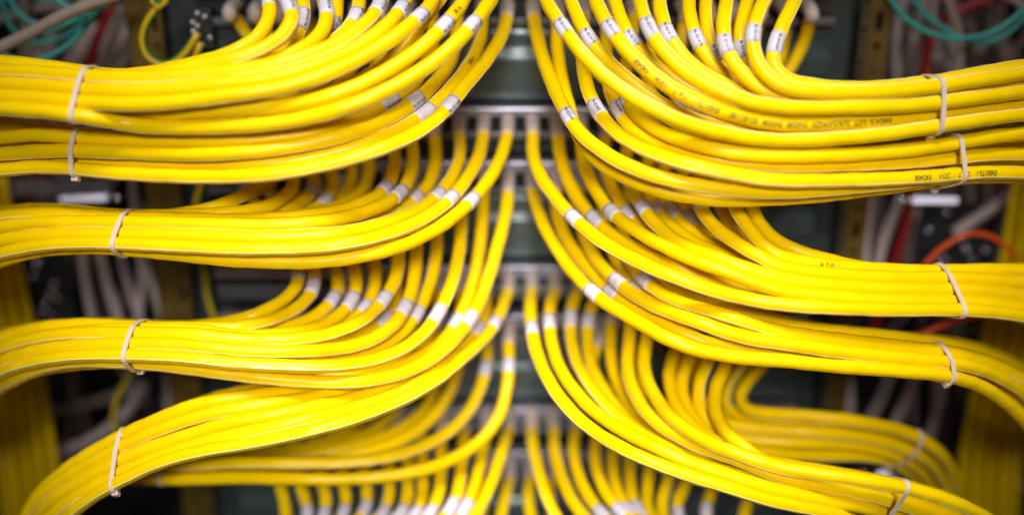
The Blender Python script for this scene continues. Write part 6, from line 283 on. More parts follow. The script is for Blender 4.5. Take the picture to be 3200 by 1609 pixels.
('loose_wire','wire','brown',2.7,'thin grey or brown wire in the dark tangle behind the right bundles','3447,1153,1964 49,0,-285 34,0,-286 51,0,-284 127,0,-259 59,0,-277 -73,0,-279 -6,0,-287 52,0,-284'),
('loose_wire','wire','grey',3.0,'thin grey or brown wire in the dark tangle behind the right bundles','2999,1278,1996 136,0,-284 105,0,-296 49,0,-311 48,0,-311 47,0,-311 -5,0,-314 -4,0,-315 72,0,-305 101,0,-299'),
('loose_wire','wire','beige',2.3,'thin grey or brown wire in the dark tangle behind the right bundles','3076,1157,1406 -48,0,-291 -137,0,-258 -75,0,-275 125,0,-266 46,0,-288 0,0,-295 16,0,-294'),
]
TRUNKS = [
('L',0,'-3721,380,480 1,0,-204 3,0,-204 3,0,-205 7,0,-204 8,0,-203 8,0,-204 8,0,-204 6,0,-204 3,0,-204 0,0,-204 -1,0,-205 -4,0,-204 -6,0,-204 -8,0,-204 -9,0,-203 -9,0,-204 -10,0,-204'),
('L',1,'-3807,460,456 1,0,-195 1,0,-194 3,0,-195 5,0,-195 7,0,-194 7,0,-195 7,0,-194 6,0,-195 3,0,-194 1,0,-195 0,0,-195 -3,0,-194 -5,0,-195 -7,0,-195 -8,0,-194 -9,0,-195 -9,0,-194 -10,0,-195'),
('L',2,'-3807,360,486 0,0,-204 1,0,-204 2,0,-203 5,0,-204 7,0,-203 7,0,-204 6,0,-203 4,0,-204 1,0,-203 0,0,-204 -2,0,-203 -5,0,-204 -7,0,-203 -9,0,-204 -10,0,-203 -10,0,-203 -10,0,-204'),
('L',3,'-3912,480,450 -1,0,-195 -1,0,-195 2,0,-195 4,0,-195 6,0,-195 6,0,-196 5,0,-195 3,0,-195 2,0,-195 0,0,-195 -2,0,-195 -3,0,-195 -5,0,-195 -8,0,-195 -9,0,-195 -10,0,-195 -10,0,-195 -11,0,-195'),
('L',4,'-3917,390,477 -1,0,-205 -1,0,-204 1,0,-204 4,0,-205 6,0,-204 5,0,-204 4,0,-204 1,0,-205 0,0,-204 -1,0,-204 -3,0,-205 -5,0,-204 -8,0,-204 -10,0,-204 -10,0,-204 -12,0,-204 -11,0,-205'),
('L',5,'-4004,470,453 -2,0,-195 -2,0,-195 0,0,-195 3,0,-195 5,0,-194 4,0,-195 3,0,-195 2,0,-195 0,0,-195 -1,0,-195 -3,0,-195 -3,0,-195 -7,0,-195 -8,0,-194 -10,0,-195 -11,0,-195 -11,0,-194 -11,0,-195'),
('L',6,'-4002,370,483 -4,0,-204 -2,0,-204 0,0,-204 3,0,-204 5,0,-203 3,0,-204 1,0,-204 0,0,-204 -1,0,-204 -2,0,-204 -4,0,-203 -6,0,-204 -9,0,-204 -10,0,-203 -12,0,-204 -12,0,-203 -12,0,-204'),
('L',7,'-4090,450,459 -4,0,-194 -4,0,-195 -1,0,-194 2,0,-195 4,0,-194 3,0,-195 1,0,-194 -1,0,-194 -1,0,-195 -2,0,-194 -3,0,-195 -5,0,-194 -7,0,-195 -9,0,-194 -11,0,-194 -11,0,-194 -12,0,-194 -12,0,-194'),
('L',8,'-4103,380,480 -5,0,-204 -4,0,-204 -1,0,-205 2,0,-204 4,0,-204 2,0,-204 -1,0,-204 -3,0,-204 -2,0,-204 -3,0,-204 -5,0,-204 -6,0,-204 -10,0,-204 -12,0,-204 -12,0,-204 -13,0,-204 -13,0,-203'),
('R',0,'3675,380,725 5,0,-196 4,0,-196 2,0,-195 0,0,-196 -7,0,-196 -12,0,-195 -12,0,-196 -8,0,-196 -7,0,-195 -7,0,-196 -8,0,-196 -8,0,-195 0,0,-196 11,0,-196 20,0,-195 23,0,-194 22,0,-195 21,0,-195 21,0,-194'),
('R',1,'3764,460,704 5,0,-198 5,0,-198 3,0,-197 -1,0,-198 -6,0,-198 -11,0,-197 -12,0,-198 -8,0,-198 -6,0,-197 -7,0,-198 -8,0,-198 -8,0,-197 -1,0,-198 12,0,-198 20,0,-196 23,0,-197 22,0,-196 22,0,-197 22,0,-197'),
('R',2,'3769,360,730 5,0,-195 5,0,-195 3,0,-196 0,0,-195 -5,0,-195 -11,0,-195 -11,0,-195 -7,0,-196 -5,0,-195 -6,0,-195 -9,0,-195 -8,0,-196 -1,0,-195 11,0,-195 20,0,-194 23,0,-194 22,0,-194 22,0,-195 22,0,-194'),
('R',3,'3877,480,699 7,0,-199 5,0,-198 4,0,-198 0,0,-198 -5,0,-199 -11,0,-198 -10,0,-198 -7,0,-198 -4,0,-198 -6,0,-198 -9,0,-199 -9,0,-198 -1,0,-198 11,0,-198 20,0,-197 24,0,-197 23,0,-197 22,0,-197 23,0,-197'),
('R',4,'3886,390,722 6,0,-196 6,0,-196 4,0,-196 1,0,-196 -5,0,-196 -10,0,-196 -9,0,-196 -7,0,-196 -3,0,-196 -5,0,-196 -9,0,-196 -9,0,-195 -1,0,-197 10,0,-195 20,0,-195 23,0,-195 23,0,-195 23,0,-195 23,0,-195'),
('R',5,'3977,470,701 7,0,-198 6,0,-198 5,0,-198 1,0,-198 -5,0,-198 -9,0,-198 -10,0,-197 -5,0,-198 -3,0,-199 -5,0,-198 -8,0,-197 -10,0,-198 -2,0,-198 11,0,-198 20,0,-197 23,0,-197 24,0,-196 23,0,-197 24,0,-197'),
('R',6,'3979,370,728 7,0,-196 7,0,-195 5,0,-196 2,0,-195 -4,0,-196 -9,0,-195 -9,0,-196 -5,0,-195 -2,0,-196 -4,0,-196 -9,0,-195 -10,0,-196 -2,0,-195 10,0,-195 20,0,-195 24,0,-194 23,0,-195 24,0,-194 23,0,-194'),
('R',7,'4071,450,707 8,0,-198 7,0,-197 5,0,-198 2,0,-197 -3,0,-198 -9,0,-197 -8,0,-198 -4,0,-197 -2,0,-198 -4,0,-198 -8,0,-197 -11,0,-197 -2,0,-198 10,0,-197 20,0,-197 24,0,-196 24,0,-196 24,0,-196 24,0,-196'),
('R',8,'4087,380,725 8,0,-196 8,0,-195 5,0,-196 3,0,-196 -3,0,-196 -8,0,-196 -8,0,-195 -3,0,-196 -1,0,-196 -4,0,-196 -8,0,-196 -11,0,-195 -2,0,-196 9,0,-196 20,0,-195 24,0,-194 24,0,-194 24,0,-195 25,0,-194'),
]
ROWS = {
'Z':(0.2254,0.2194,0.2061,0.2020,0.2143),
'A':(0.1944,0.1872,0.1697,0.1645,0.1758),
'B':(0.1106,0.1040,0.0925,0.0874,0.0988),
'C':(0.0729,0.0651,0.0529,0.0480,0.0599),
'D':(-0.0037,-0.0134,-0.0202,-0.0299,-0.0138),
'E':(-0.0414,-0.0520,-0.0581,-0.0699,-0.0522),
'F':(-0.1171,-0.1278,-0.1335,-0.1395,-0.1229),
'G':(-0.1537,-0.1647,-0.1710,-0.1820,-0.1643),
}
X_MID = 0.0058
POST_L = [-0.2639, -0.2494, -0.2379, -0.2151, -0.2076]
POST_R = [0.2097, 0.2175, 0.2358, 0.2424, 0.2581]
GLINTS_L = [(-0.3678, 0.07, -0.0277), (-0.3757, 0.07, -0.042), (-0.3603, 0.07, -0.0482), (-0.3636, 0.07, -0.0551), (-0.3597, 0.07, -0.0602), (-0.3682, 0.07, -0.0627), (-0.3716, 0.07, -0.0697), (-0.3675, 0.07, -0.0742), (-0.3761, 0.07, -0.0768), (-0.3716, 0.07, -0.0339), (-0.3723, 0.07, -0.0301)]
GLINTS_R = [(0.3348, 0.07, 0.0101), (0.3428, 0.07, -0.0026), (0.3223, 0.07, -0.0038), (0.3508, 0.07, -0.0154), (0.3532, 0.07, -0.0197), (0.3597, 0.07, -0.0289), (0.3376, 0.07, -0.0283), (0.3328, 0.07, -0.0314), (0.3514, 0.07, 0.0053), (0.3683, 0.07, -0.0203), (0.3672, 0.07, -0.0903), (0.372, 0.07, -0.0864), (0.3769, 0.07, -0.0942)]
BOLTS_T = [(-0.2057, -0.01, 0.1734), (-0.2091, -0.01, 0.1675), (-0.2062, -0.01, 0.165), (-0.2094, -0.01, 0.1616), (-0.1989, -0.01, 0.1576), (-0.204, -0.01, 0.153), (-0.2011, -0.01, 0.1712)]
BAR_L = [(-0.3293, 0.03, 0.0344), (-0.2944, 0.03, 0.0344), (-0.2883, 0.03, 0.0344)]
BAR_R = [(0.2913, 0.03, 0.0323), (0.3251, 0.03, 0.0337), (0.2861, 0.03, 0.0323)]
BAR_B = [(0.2729, -0.02, -0.1659), (0.2939, -0.02, -0.1672), (0.2615, -0.02, -0.1646)]
RAIL_L = [(-0.388, 0.06, 0.0339), (-0.3013, 0.06, 0.0304)]
BACK_Z = [0.279, -0.496]
WORLD = .035
FOCUS = .652
FSTOP = 1.45
BAR_TILT = -.55
LAMPS = [('ceiling_lamp', (.02, -.70, 1.05), (0, -.14, -.09), .5, .22, 1.03, (1, .97, 1), 38),
         ('front_fill', (0, -1.7, .85), (0, -.02, -.07), .5, .3, .92, (1, .97, 1), 24)]  # second light is an unseen front fill, added to brighten the rack's middle

# ---------------------------------------------------------------- scene
S = bpy.context.scene
COL = S.collection
F_PX, TAN, ZC = 3556.0, 0.373, 0.813
TH = math.atan(TAN)
CAM = Vector((0, -ZC*math.cos(TH), ZC*math.sin(TH)))

def tag(o, label=None, cat=None, group=None, kind=None):
    if label: o['label'] = label
    if cat: o['category'] = cat
    if group: o['group'] = group
    if kind: o['kind'] = kind
    return o
def link(o, parent=None):
    COL.objects.link(o)
    if parent is not None: o.parent = parent
    return o
def empty(name, label, cat, group=None, loc=(0, 0, 0)):
    o = bpy.data.objects.new(name, None); o.empty_display_size = .01; o.location = loc
    link(o); return tag(o, label, cat, group)
def mesh_obj(name, verts, faces, mats, parent=None, mi=None, uvs=None, smooth=True):
    me = bpy.data.meshes.new(name)
    if parent is not None and parent.location.length > 0:
        L = np.array(parent.location); verts = np.asarray(verts) - L
    me.from_pydata([tuple(v) for v in verts], [], faces)
    for m in (mats if isinstance(mats, (list, tuple)) else [mats]): me.materials.append(m)
    if mi is not None: me.polygons.foreach_set('material_index', np.asarray(mi, dtype=np.int32))
    if smooth: me.polygons.foreach_set('use_smooth', np.ones(len(faces), dtype=bool))
    if uvs is not None:
        lay = me.uv_layers.new(name='run'); lay.data.foreach_set('uv', np.asarray(uvs, dtype=np.float32).ravel())
    me.update()
    return link(bpy.data.objects.new(name, me), parent)
def bm_obj(name, bm, mat, parent=None, smooth=False):
    me = bpy.data.meshes.new(name)
    bmesh.ops.recalc_face_normals(bm, faces=bm.faces)
    if parent is not None and parent.location.length > 0:
        bmesh.ops.translate(bm, verts=bm.verts, vec=-parent.location)
    bm.to_mesh(me); bm.free()
    for m in (mat if isinstance(mat, (list, tuple)) else [mat]): me.materials.append(m)
    if smooth: me.polygons.foreach_set('use_smooth', np.ones(len(me.polygons), dtype=bool))
    return link(bpy.data.objects.new(name, me), parent)
def bm_box(bm, x0, x1, y0, y1, z0, z1, bevel=0.0, seg=2, mi=0):
    vs = [bm.verts.new((x, y, z)) for x in (x0, x1) for y in (y0, y1) for z in (z0, z1)]
    fs = [bm.faces.new([vs[i] for i in q]) for q in ((0,1,3,2),(4,6,7,5),(0,4,5,1),(2,3,7,6),(0,2,6,4),(1,5,7,3))]
    for f in fs: f.material_index = mi
    if bevel > 0:
        es = list({e for f in fs for e in f.edges})
        r = bmesh.ops.bevel(bm, geom=es, offset=bevel, segments=seg, affect='EDGES', profile=.5)
        for f in r['faces']: f.material_index = mi
    return fs

# ---------------------------------------------------------------- materials
def mat(name, base, rough=.5, metal=0.0, spec=.5, var=.08, vscale=60., bump=0.0, bscale=300., rvar=.08, coat=0.0, trans=0.0, sss=0.0):
    m = bpy.data.materials.new(name); m.use_nodes = True
    nt = m.node_tree; b = nt.nodes['Principled BSDF']
    tc = nt.nodes.new('ShaderNodeTexCoord')
    nz = nt.nodes.new('ShaderNodeTexNoise'); nz.inputs['Scale'].default_value = vscale; nz.inputs['Detail'].default_value = 4
    nt.links.new(tc.outputs['Object'], nz.inputs['Vector'])
    ramp = nt.nodes.new('ShaderNodeMapRange')
    ramp.inputs['From Min'].default_value = .3; ramp.inputs['From Max'].default_value = .7
    ramp.inputs['To Min'].default_value = 1-var; ramp.inputs['To Max'].default_value = 1+var
    nt.links.new(nz.outputs['Fac'], ramp.inputs['Value'])
    mul = nt.nodes.new('ShaderNodeVectorMath'); mul.operation = 'SCALE'
    mul.inputs[0].default_value = base
    nt.links.new(ramp.outputs['Result'], mul.inputs['Scale'])
    nt.links.new(mul.outputs['Vector'], b.inputs['Base Color'])
    rr = nt.nodes.new('ShaderNodeMapRange')
    rr.inputs['From Min'].default_value = .3; rr.inputs['From Max'].default_value = .7
    rr.inputs['To Min'].default_value = rough-rvar; rr.inputs['To Max'].default_value = rough+rvar
    nt.links.new(nz.outputs['Fac'], rr.inputs['Value']); nt.links.new(rr.outputs['Result'], b.inputs['Roughness'])
    b.inputs['Metallic'].default_value = metal
    b.inputs['Specular IOR Level'].default_value = spec
    b.inputs['Coat Weight'].default_value = coat
    if trans: b.inputs['Transmission Weight'].default_value = trans
    if sss:
        b.inputs['Subsurface Weight'].default_value = sss; b.inputs['Subsurface Radius'].default_value = (.004, .003, .003)
    if bump:
        n2 = nt.nodes.new('ShaderNodeTexNoise'); n2.inputs['Scale'].default_value = bscale; n2.inputs['Detail'].default_value = 3
        nt.links.new(tc.outputs['Object'], n2.inputs['Vector'])
        bp = nt.nodes.new('ShaderNodeBump'); bp.inputs['Strength'].default_value = bump; bp.inputs['Distance'].default_value = .0004
        nt.links.new(n2.outputs['Fac'], bp.inputs['Height']); nt.links.new(bp.outputs['Normal'], b.inputs['Normal'])
    return m
M = {
 'yellow': mat('yellow_jacket', (.87, .585, .0005), .28, spec=.16, var=.035, vscale=45, bump=.10, bscale=140, rvar=.07),
 'seam': mat('pale_seam', (.93, .80, .33), .35, var=.05, vscale=200),
 'ink': mat('printed_ink', (.05, .035, .005), .6, var=.3, vscale=900),
 'label': mat('white_marker', (.60, .57, .62), .42, var=.03),
 'labelink': mat('marker_ink', (.05, .045, .05), .5, var=.2, vscale=900),
 'boot': mat('beige_boot', (.48, .40, .345), .45, var=.06, sss=.15),
 'tie': mat('natural_nylon', (.67, .56, .43), .38, var=.06, sss=.15),
 'rail': mat('zinc_rail', (.42, .41, .465), .36, metal=.75, var=.1, vscale=90),
 'lip': mat('panel_lip', (.115, .118, .118), .4, metal=.4, var=.1),
 'blank': mat('grey_green_panel', (.105, .138, .128), .30, metal=.35, var=.12, vscale=25, bump=.1, bscale=60),
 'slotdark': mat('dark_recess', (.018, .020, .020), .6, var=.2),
 'jack': mat('jack_metal', (.04, .043, .04), .4, metal=.5, var=.2, vscale=200),
 'green': mat('dark_green_steel', (.030, .042, .036), .5, metal=.2, var=.15),
 'chromate': mat('yellow_chromate_steel', (.125, .075, .010), .45, metal=.2, var=.25, vscale=35),
 'olive': mat('olive_steel', (.06, .05, .022), .45, metal=.3, var=.3, vscale=60),
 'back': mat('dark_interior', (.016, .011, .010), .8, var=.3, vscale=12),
 'steel': mat('bright_steel', (.62, .61, .68), .34, metal=1.0, var=.05),
 'glint_bead': mat('bright_glint_bead', (.88, .87, .95), .16, metal=1.0, var=.03),  # mirror-like metal for the beads added as glints
 'grey': mat('grey_jacket', (.54, .43, .39), .45, var=.12, vscale=20),
 'beige': mat('beige_jacket', (.36, .285, .225), .45, var=.08),
 'brown': mat('brown_jacket', (.26, .18, .15), .5, var=.15),
 'teal': mat('teal_jacket', (.05, .36, .30), .42, var=.1),
 'red': mat('red_jacket', (.34, .018, .02), .42, var=.1),
 'orange': mat('orange_jacket', (.95, .13, .008), .4, var=.08),
 'plate': mat('galvanised_plate', (.030, .030, .036), .5, metal=.3, var=.3, vscale=50),
}
def earth_mat():
    m = mat('green_yellow_jacket', (.62, .42, .004), .42, var=.05)
    nt = m.node_tree; b = nt.nodes['Principled BSDF']
    uv = nt.nodes.new('ShaderNodeUVMap'); sx = nt.nodes.new('ShaderNodeSeparateXYZ')
    nt.links.new(uv.outputs['UV'], sx.inputs['Vector'])
    a = nt.nodes.new('ShaderNodeMath'); a.operation = 'PINGPONG'; a.inputs[1].default_value = .5
    sh = nt.nodes.new('ShaderNodeMath'); sh.operation = 'ADD'; sh.inputs[1].default_value = .79
    nt.links.new(sx.outputs['Y'], sh.inputs[0]); nt.links.new(sh.outputs[0], a.inputs[0])
    g = nt.nodes.new('ShaderNodeMath'); g.operation = 'GREATER_THAN'; g.inputs[1].default_value = .25
    nt.links.new(a.outputs[0], g.inputs[0])
    mx = nt.nodes.new('ShaderNodeMix'); mx.data_type = 'RGBA'
    src = b.inputs['Base Color'].links[0].from_socket
    nt.links.new(g.outputs[0], mx.inputs['Factor']); nt.links.new(src, mx.inputs[6])
    mx.inputs[7].default_value = (.04, .20, .015, 1)
    nt.links.new(mx.outputs[2], b.inputs['Base Color'])
    return m
M['earth'] = earth_mat()

# ---------------------------------------------------------------- curves and tubes
def decode(t):
    d = np.array([[int(v) for v in p.split(',')] for p in t.split()], dtype=float)
    return np.cumsum(d, axis=0)*1e-4
def dense(p, step):
    """Catmull-Rom through p, resampled evenly"""
    q = np.vstack([2*p[0]-p[1], p, 2*p[-1]-p[-2]]); o = []
    t = np.linspace(0, 1, 8, endpoint=False)[:, None]
    for i in range(len(p)-1):
        a, b, c, d = q[i:i+4]
        o.append(.5*((2*b)+(-a+c)*t+(2*a-5*b+4*c-d)*t**2+(-a+3*b-3*c+d)*t**3))
    o = np.vstack(o+[p[-1:]])
    s = np.concatenate([[0], np.cumsum(np.linalg.norm(np.diff(o, axis=0), axis=1))])
    n = max(3, int(s[-1]/step)+1); u = np.linspace(0, s[-1], n)
    return np.stack([np.interp(u, s, o[:, k]) for k in range(3)], 1), u
def frames(p, anchor=None):
    """tangents and parallel-transported normals; at the anchor sample the normal looks at the viewer's side"""
    T = np.gradient(p, axis=0); T /= np.linalg.norm(T, axis=1)[:, None]
    n = len(p); a = n//2 if anchor is None else anchor
    v = np.array(CAM)-p[a]; v -= T[a]*(v@T[a]); v /= np.linalg.norm(v)
    N = np.zeros_like(p); N[a] = v
    for i in range(a+1, n):
        w = N[i-1]-T[i]*(N[i-1]@T[i]); N[i] = w/np.linalg.norm(w)
    for i in range(a-1, -1, -1):
        w = N[i+1]-T[i]*(N[i+1]@T[i]); N[i] = w/np.linalg.norm(w)
    return T, N, np.cross(T, N)
def tube(p, u, T, N, B, ang, rad, cap=True):
    """rings of points: rad is (n, m)"""
    n, m = len(p), len(ang)
    ca, sa = np.cos(ang), np.sin(ang)
    V = p[:, None, :] + rad[:, :, None]*(ca[None, :, None]*N[:, None, :]+sa[None, :, None]*B[:, None, :])
    V = V.reshape(-1, 3)
    i = np.arange(n-1)[:, None]*m; j = np.arange(m)[None, :]; k = (j+1) % m
    Fq = np.stack([i+j, i+k, i+m+k, i+m+j], -1).reshape(-1, 4)
    faces = Fq.tolist()
    a2 = np.concatenate([ang, [ang[0]+2*math.pi]])/(2*math.pi)
    uv = np.zeros((n-1, m, 4, 2))
    uv[:, :, 0, 0] = uv[:, :, 1, 0] = u[:-1, None]; uv[:, :, 2, 0] = uv[:, :, 3, 0] = u[1:, None]
    uv[:, :, 0, 1] = uv[:, :, 3, 1] = a2[None, :-1]; uv[:, :, 1, 1] = uv[:, :, 2, 1] = a2[None, 1:]
    uv = uv.reshape(-1, 2)
    if cap:
        faces.append(list(range(m))[::-1]); faces.append(list(range((n-1)*m, n*m)))
        uv = np.vstack([uv, np.zeros((2*m, 2))])
    return V, faces, uv

_txt = {}
def text_geo(body, size):
    """flat outline letters, x from 0, centred on y"""
    key = (body, size)
    if key in _txt: return _txt[key]
    c = bpy.data.curves.new('lettering', 'FONT'); c.body = body; c.size = size; c.align_x = 'LEFT'; c.align_y = 'CENTER'; c.resolution_u = 2; c.offset = size*.012
    o = bpy.data.objects.new('lettering', c); COL.objects.link(o)
    bpy.context.view_layer.update()
    dg = bpy.context.evaluated_depsgraph_get()
    me = bpy.data.meshes.new_from_object(o.evaluated_get(dg))
    bm = bmesh.new(); bm.from_mesh(me)
    bmesh.ops.triangulate(bm, faces=bm.faces)
    V = np.array([v.co[:2] for v in bm.verts]); Fc = [[v.index for v in f.verts] for f in bm.faces]
    bm.free(); bpy.data.objects.remove(o); bpy.data.curves.remove(c); bpy.data.meshes.remove(me)
    _txt[key] = (V, Fc); return _txt[key]
def wrap_text(body, size, p, u, T, N, B, s0, a0, r, flip, xs=1.0, follow=False):
    """letters laid on the tube surface: start s0 along it, centre angle a0"""
    V, Fc = text_geo(body, size)
    if follow:
        # s0 is where the last letter ends; the lettering keeps to the viewer's side of the jacket
        x = s0+xs*(V[:, 0].max()-V[:, 0])
    else: x = s0+(-V[:, 0] if flip else V[:, 0])
    y = (V[:, 1] if flip else -V[:, 1])
    ip = lambda A: np.stack([np.interp(x, u, A[:, k]) for k in range(3)], 1)
    a = a0+y/r
    if follow:
        va = np.unwrap([view_angle(p, N, B, i) for i in range(len(p))]); a = a+np.interp(x, u, va)
    W = ip(p)+r*(np.cos(a)[:, None]*ip(N)+np.sin(a)[:, None]*ip(B))
    return W, Fc
def view_angle(p, N, B, i):
    v = np.array(CAM)-p[i]
    return math.atan2(v@B[i], v@N[i])

# ---------------------------------------------------------------- yellow patch cables
ORD = ['first', 'second', 'third', 'fourth', 'fifth', 'sixth', 'seventh', 'eighth', 'ninth', 'tenth', 'eleventh', 'twelfth']
ROWORD = {'A': 'first', 'B': 'second', 'C': 'third', 'D': 'fourth', 'E': 'fifth', 'F': 'sixth', 'G': 'lowest'}
SIDE = {'L': 'left', 'R': 'right'}
R_CABLE = .0041
UNI = np.linspace(0, 2*math.pi, 15)[1:-1]
RIDGE = np.concatenate([[-.085, 0, .085], UNI])
TEXT_ON = {('Z', 'R', 2): ("AWG 4/10   S-STP   2x(4x2xAWG23)   EN60288   EN50288   ISO-IEC11801     EN50173-1     Cat. 7      LSOH      K4D458", .0045),
           ('A', 'R', 2): ("EN50173-1     Cat. 7      LSOH      K4D458", .0045),
           ('B', 'R', 10): ("I  1012  m", .0042),
           ('Z', 'L', 1): ("1001 m", .0042),
           ('A', 'L', 1): ("1004 m", .0042)}
curves = {}
def cable(row, side, idx, ls, txt, enc):
    key = (row, side, idx)
    p0 = decode(enc); p, u = dense(p0, .0026); curves[(row, side, idx)] = (p, u)
    # wherever the text or the marker sits, the frame is anchored there
    anchor = int(np.argmin(abs(u-ls))) if ls >= 0 else len(p)//3
    T, N, B = frames(p, anchor)
    if row == 'Z':
        lab = 'yellow cable %s from the centre along the top edge of the photo, %s side' % (ORD[idx], SIDE[side])
    elif row == 'E' and side == 'R':
        o = {11: 'outermost', 10: 'second outermost', 7: 'third outermost', 8: 'mostly hidden', 5: 'second innermost', 3: 'innermost'}[idx]
        lab = '%s yellow cable of the blurred rear bundle bending down at lower right' % o
    else:
        lab = 'yellow cable plugged into the %s port %s of the centre gap, %s jack row' % (ORD[idx], SIDE[side], ROWORD[row])
    rt = empty('patch_cable', lab, 'cable', 'yellow patch cables of the rack', tuple(p[0]))
    # jacket: round, faintly lumpy over its twisted pairs, with the torn web of the twin cable as a thin pale seam
    h = (ord(row)*7+idx*13+(5 if side == 'L' else 0)) % 10
    seam = h < 7
    up = 1 if (side == 'R' and row in 'Z') or h == 3 else -1
    # B axis sign: make +angle point upwards on screen
    mid = len(p)//2
    sgn = 1 if B[mid][2] > 0 else -1
    phi = sgn*up*math.radians(54+4*h)
    ang = phi+RIDGE
    ph = rng.uniform(0, 6.28, 4)
    lump = (.00008*np.sin(2*math.pi*u[:, None]/.021+ph[0]+1*ang[None, :]) +
            .000055*np.sin(2*math.pi*u[:, None]/.0117+ph[1]+2*ang[None, :]) +
            .00006*np.sin(2*math.pi*u[:, None]/.047+ph[2]) + .00006*np.sin(2*math.pi*u[:, None]/.033+ph[3]-3*ang[None, :]))
    rad = R_CABLE+lump
    if seam:
        rad[:, 1] += .00042*(.75+.25*np.sin(2*math.pi*u/.06+ph[1]))
        rad[:, 0] += .00006; rad[:, 2] += .00006
    V, Fc, uv = tube(p, u, T, N, B, ang, rad)
    mi = np.zeros(len(Fc), dtype=np.int32)
    if seam:
        q = np.arange((len(p)-1)*len(ang)) % len(ang)
        mi[:len(q)][(q == 0) | (q == 1)] = 1
    V = [V]; nv = len(V[0]); Fa = list(Fc)
    if key in TEXT_ON:
        body, size = TEXT_ON[key]
        # the lettering reads upside down, its last letter nearest the plug
        W, Ft = wrap_text(body, size, p, u, T, N, B, TEXT_AT[key], 0.0, R_CABLE+.00022, True, .66, True)
        # keep the letters upright relative to the flip for either running direction
        Fa += [[i+nv for i in f] for f in Ft]; mi = np.concatenate([mi, np.full(len(Ft), 2)])
        uv = np.vstack([uv, np.zeros((3*len(Ft), 2))]); V.append(W)
    j = mesh_obj('jacket', np.vstack(V), Fa, [M['yellow'], M['seam'], M['ink']], rt, mi, uv)
    # strain-relief boot: from the jack face to the jacket
    tip, t0 = p[0], T[0]
    base = np.array([tip[0], -.002, tip[2]+.0022])
    bp = np.array([base, base+(tip-base)*.35+np.array([0, 0, .0012]), base+(tip-base)*.7+np.array([0, 0, .001]), tip+t0*.001, tip+t0*.006])
    bq, bu = dense(bp, .0022)
    bT, bN, bB = frames(bq, len(bq)-1)
    prof = np.interp(bu/bu[-1], [0, .06, .12, .5, .9, 1], [.0043, .0049, .0050, .0048, .0046, .0044])
    rib = 1+.03*np.sin(bu/.0036*2*math.pi)*(bu/bu[-1] > .35)
    bV, bF, buv = tube(bq, bu, bT, bN, bB, np.linspace(0, 2*math.pi, 17)[:-1], (prof*rib)[:, None]*np.ones((1, 16)))
    mesh_obj('boot', bV, bF, M['boot'], rt)
    # white marker sleeve, some with its number
    if ls >= 0:
        i0, i1 = int(np.argmin(abs(u-ls+.0056))), int(np.argmin(abs(u-ls-.0056)))
        sp, su = p[i0:i1+1], u[i0:i1+1]
        n = len(sp); rr = np.full((n, 18), R_CABLE+.00048)
        a18 = np.linspace(0, 2*math.pi, 19)[:-1]
        rr[0] = rr[-1] = R_CABLE+.0001
        sp2 = np.vstack([sp[:1], sp, sp[-1:]]); su2 = np.concatenate([su[:1], su, su[-1:]])
        rr = np.vstack([np.full((1, 18), R_CABLE-.0003), np.full((n, 18), R_CABLE+.00028), np.full((1, 18), R_CABLE-.0003)])
        e = lambda A: np.vstack([A[i0:i0+1], A[i0:i1+1], A[i1:i1+1]])
        lV, lF, luv = tube(sp2, su2, e(T), e(N), e(B), a18, rr)
        lm = np.zeros(len(lF), dtype=np.int32); LV = [lV]
        if txt:
            off = .55 if side == 'L' else .35
            W, Ft = wrap_text(txt, .0025, p, u, T, N, B, ls+.0049 if side == 'L' else ls-.0049, (-sgn*off) if side == 'L' else (sgn*off*.6), R_CABLE+.00050, side == 'L')
            lF = lF+[[i+len(lV) for i in f] for f in Ft]; lm = np.concatenate([lm, np.full(len(Ft), 1)]); LV.append(W)
        sl = mesh_obj('marker_sleeve', np.vstack(LV), lF, [M['label'], M['labelink']], rt, lm)
    return rt
for c in CABLES: cable(*c)

# ---------------------------------------------------------------- loose cables behind
def simple_cable(name, cat, mkey, r, label, enc, group, rest=''):
    p, u = dense(decode(enc), .005)
    T, N, B = frames(p)
    ang = np.linspace(0, 2*math.pi, 15)[:-1]
    V, Fc, uv = tube(p, u, T, N, B, ang, np.full((len(p), 14), r*.001)*(1+.012*np.sin(u/.019*6.28)[:, None]))
    o = mesh_obj(name, V, Fc, M[mkey], None, None, uv)
    return tag(o, label, cat, group)
GRP = {'grey': 'grey data cables behind the bundles', 'teal': 'teal fibre cables at the sides', 'earth': 'green and yellow earth wires',
       'red': 'red data cables', 'orange': 'orange cables', 'beige': 'beige data cables', 'brown': 'loose wires', 'tie': 'thin ties on the trunks'}
for n, cat, mk, r, lab, enc in BACK: simple_cable(n, cat, mk, r, lab, enc, 'loose wires in the tangle' if n == 'loose_wire' else GRP[mk])
for side, k, enc in TRUNKS:
    o = simple_cable('trunk_cable', 'cable', 'yellow', 2.9, '%s yellow cable from the %s of the vertical trunk at lower %s' % (ORD[k], 'inside', SIDE[side]), enc, 'vertical yellow trunk cables')

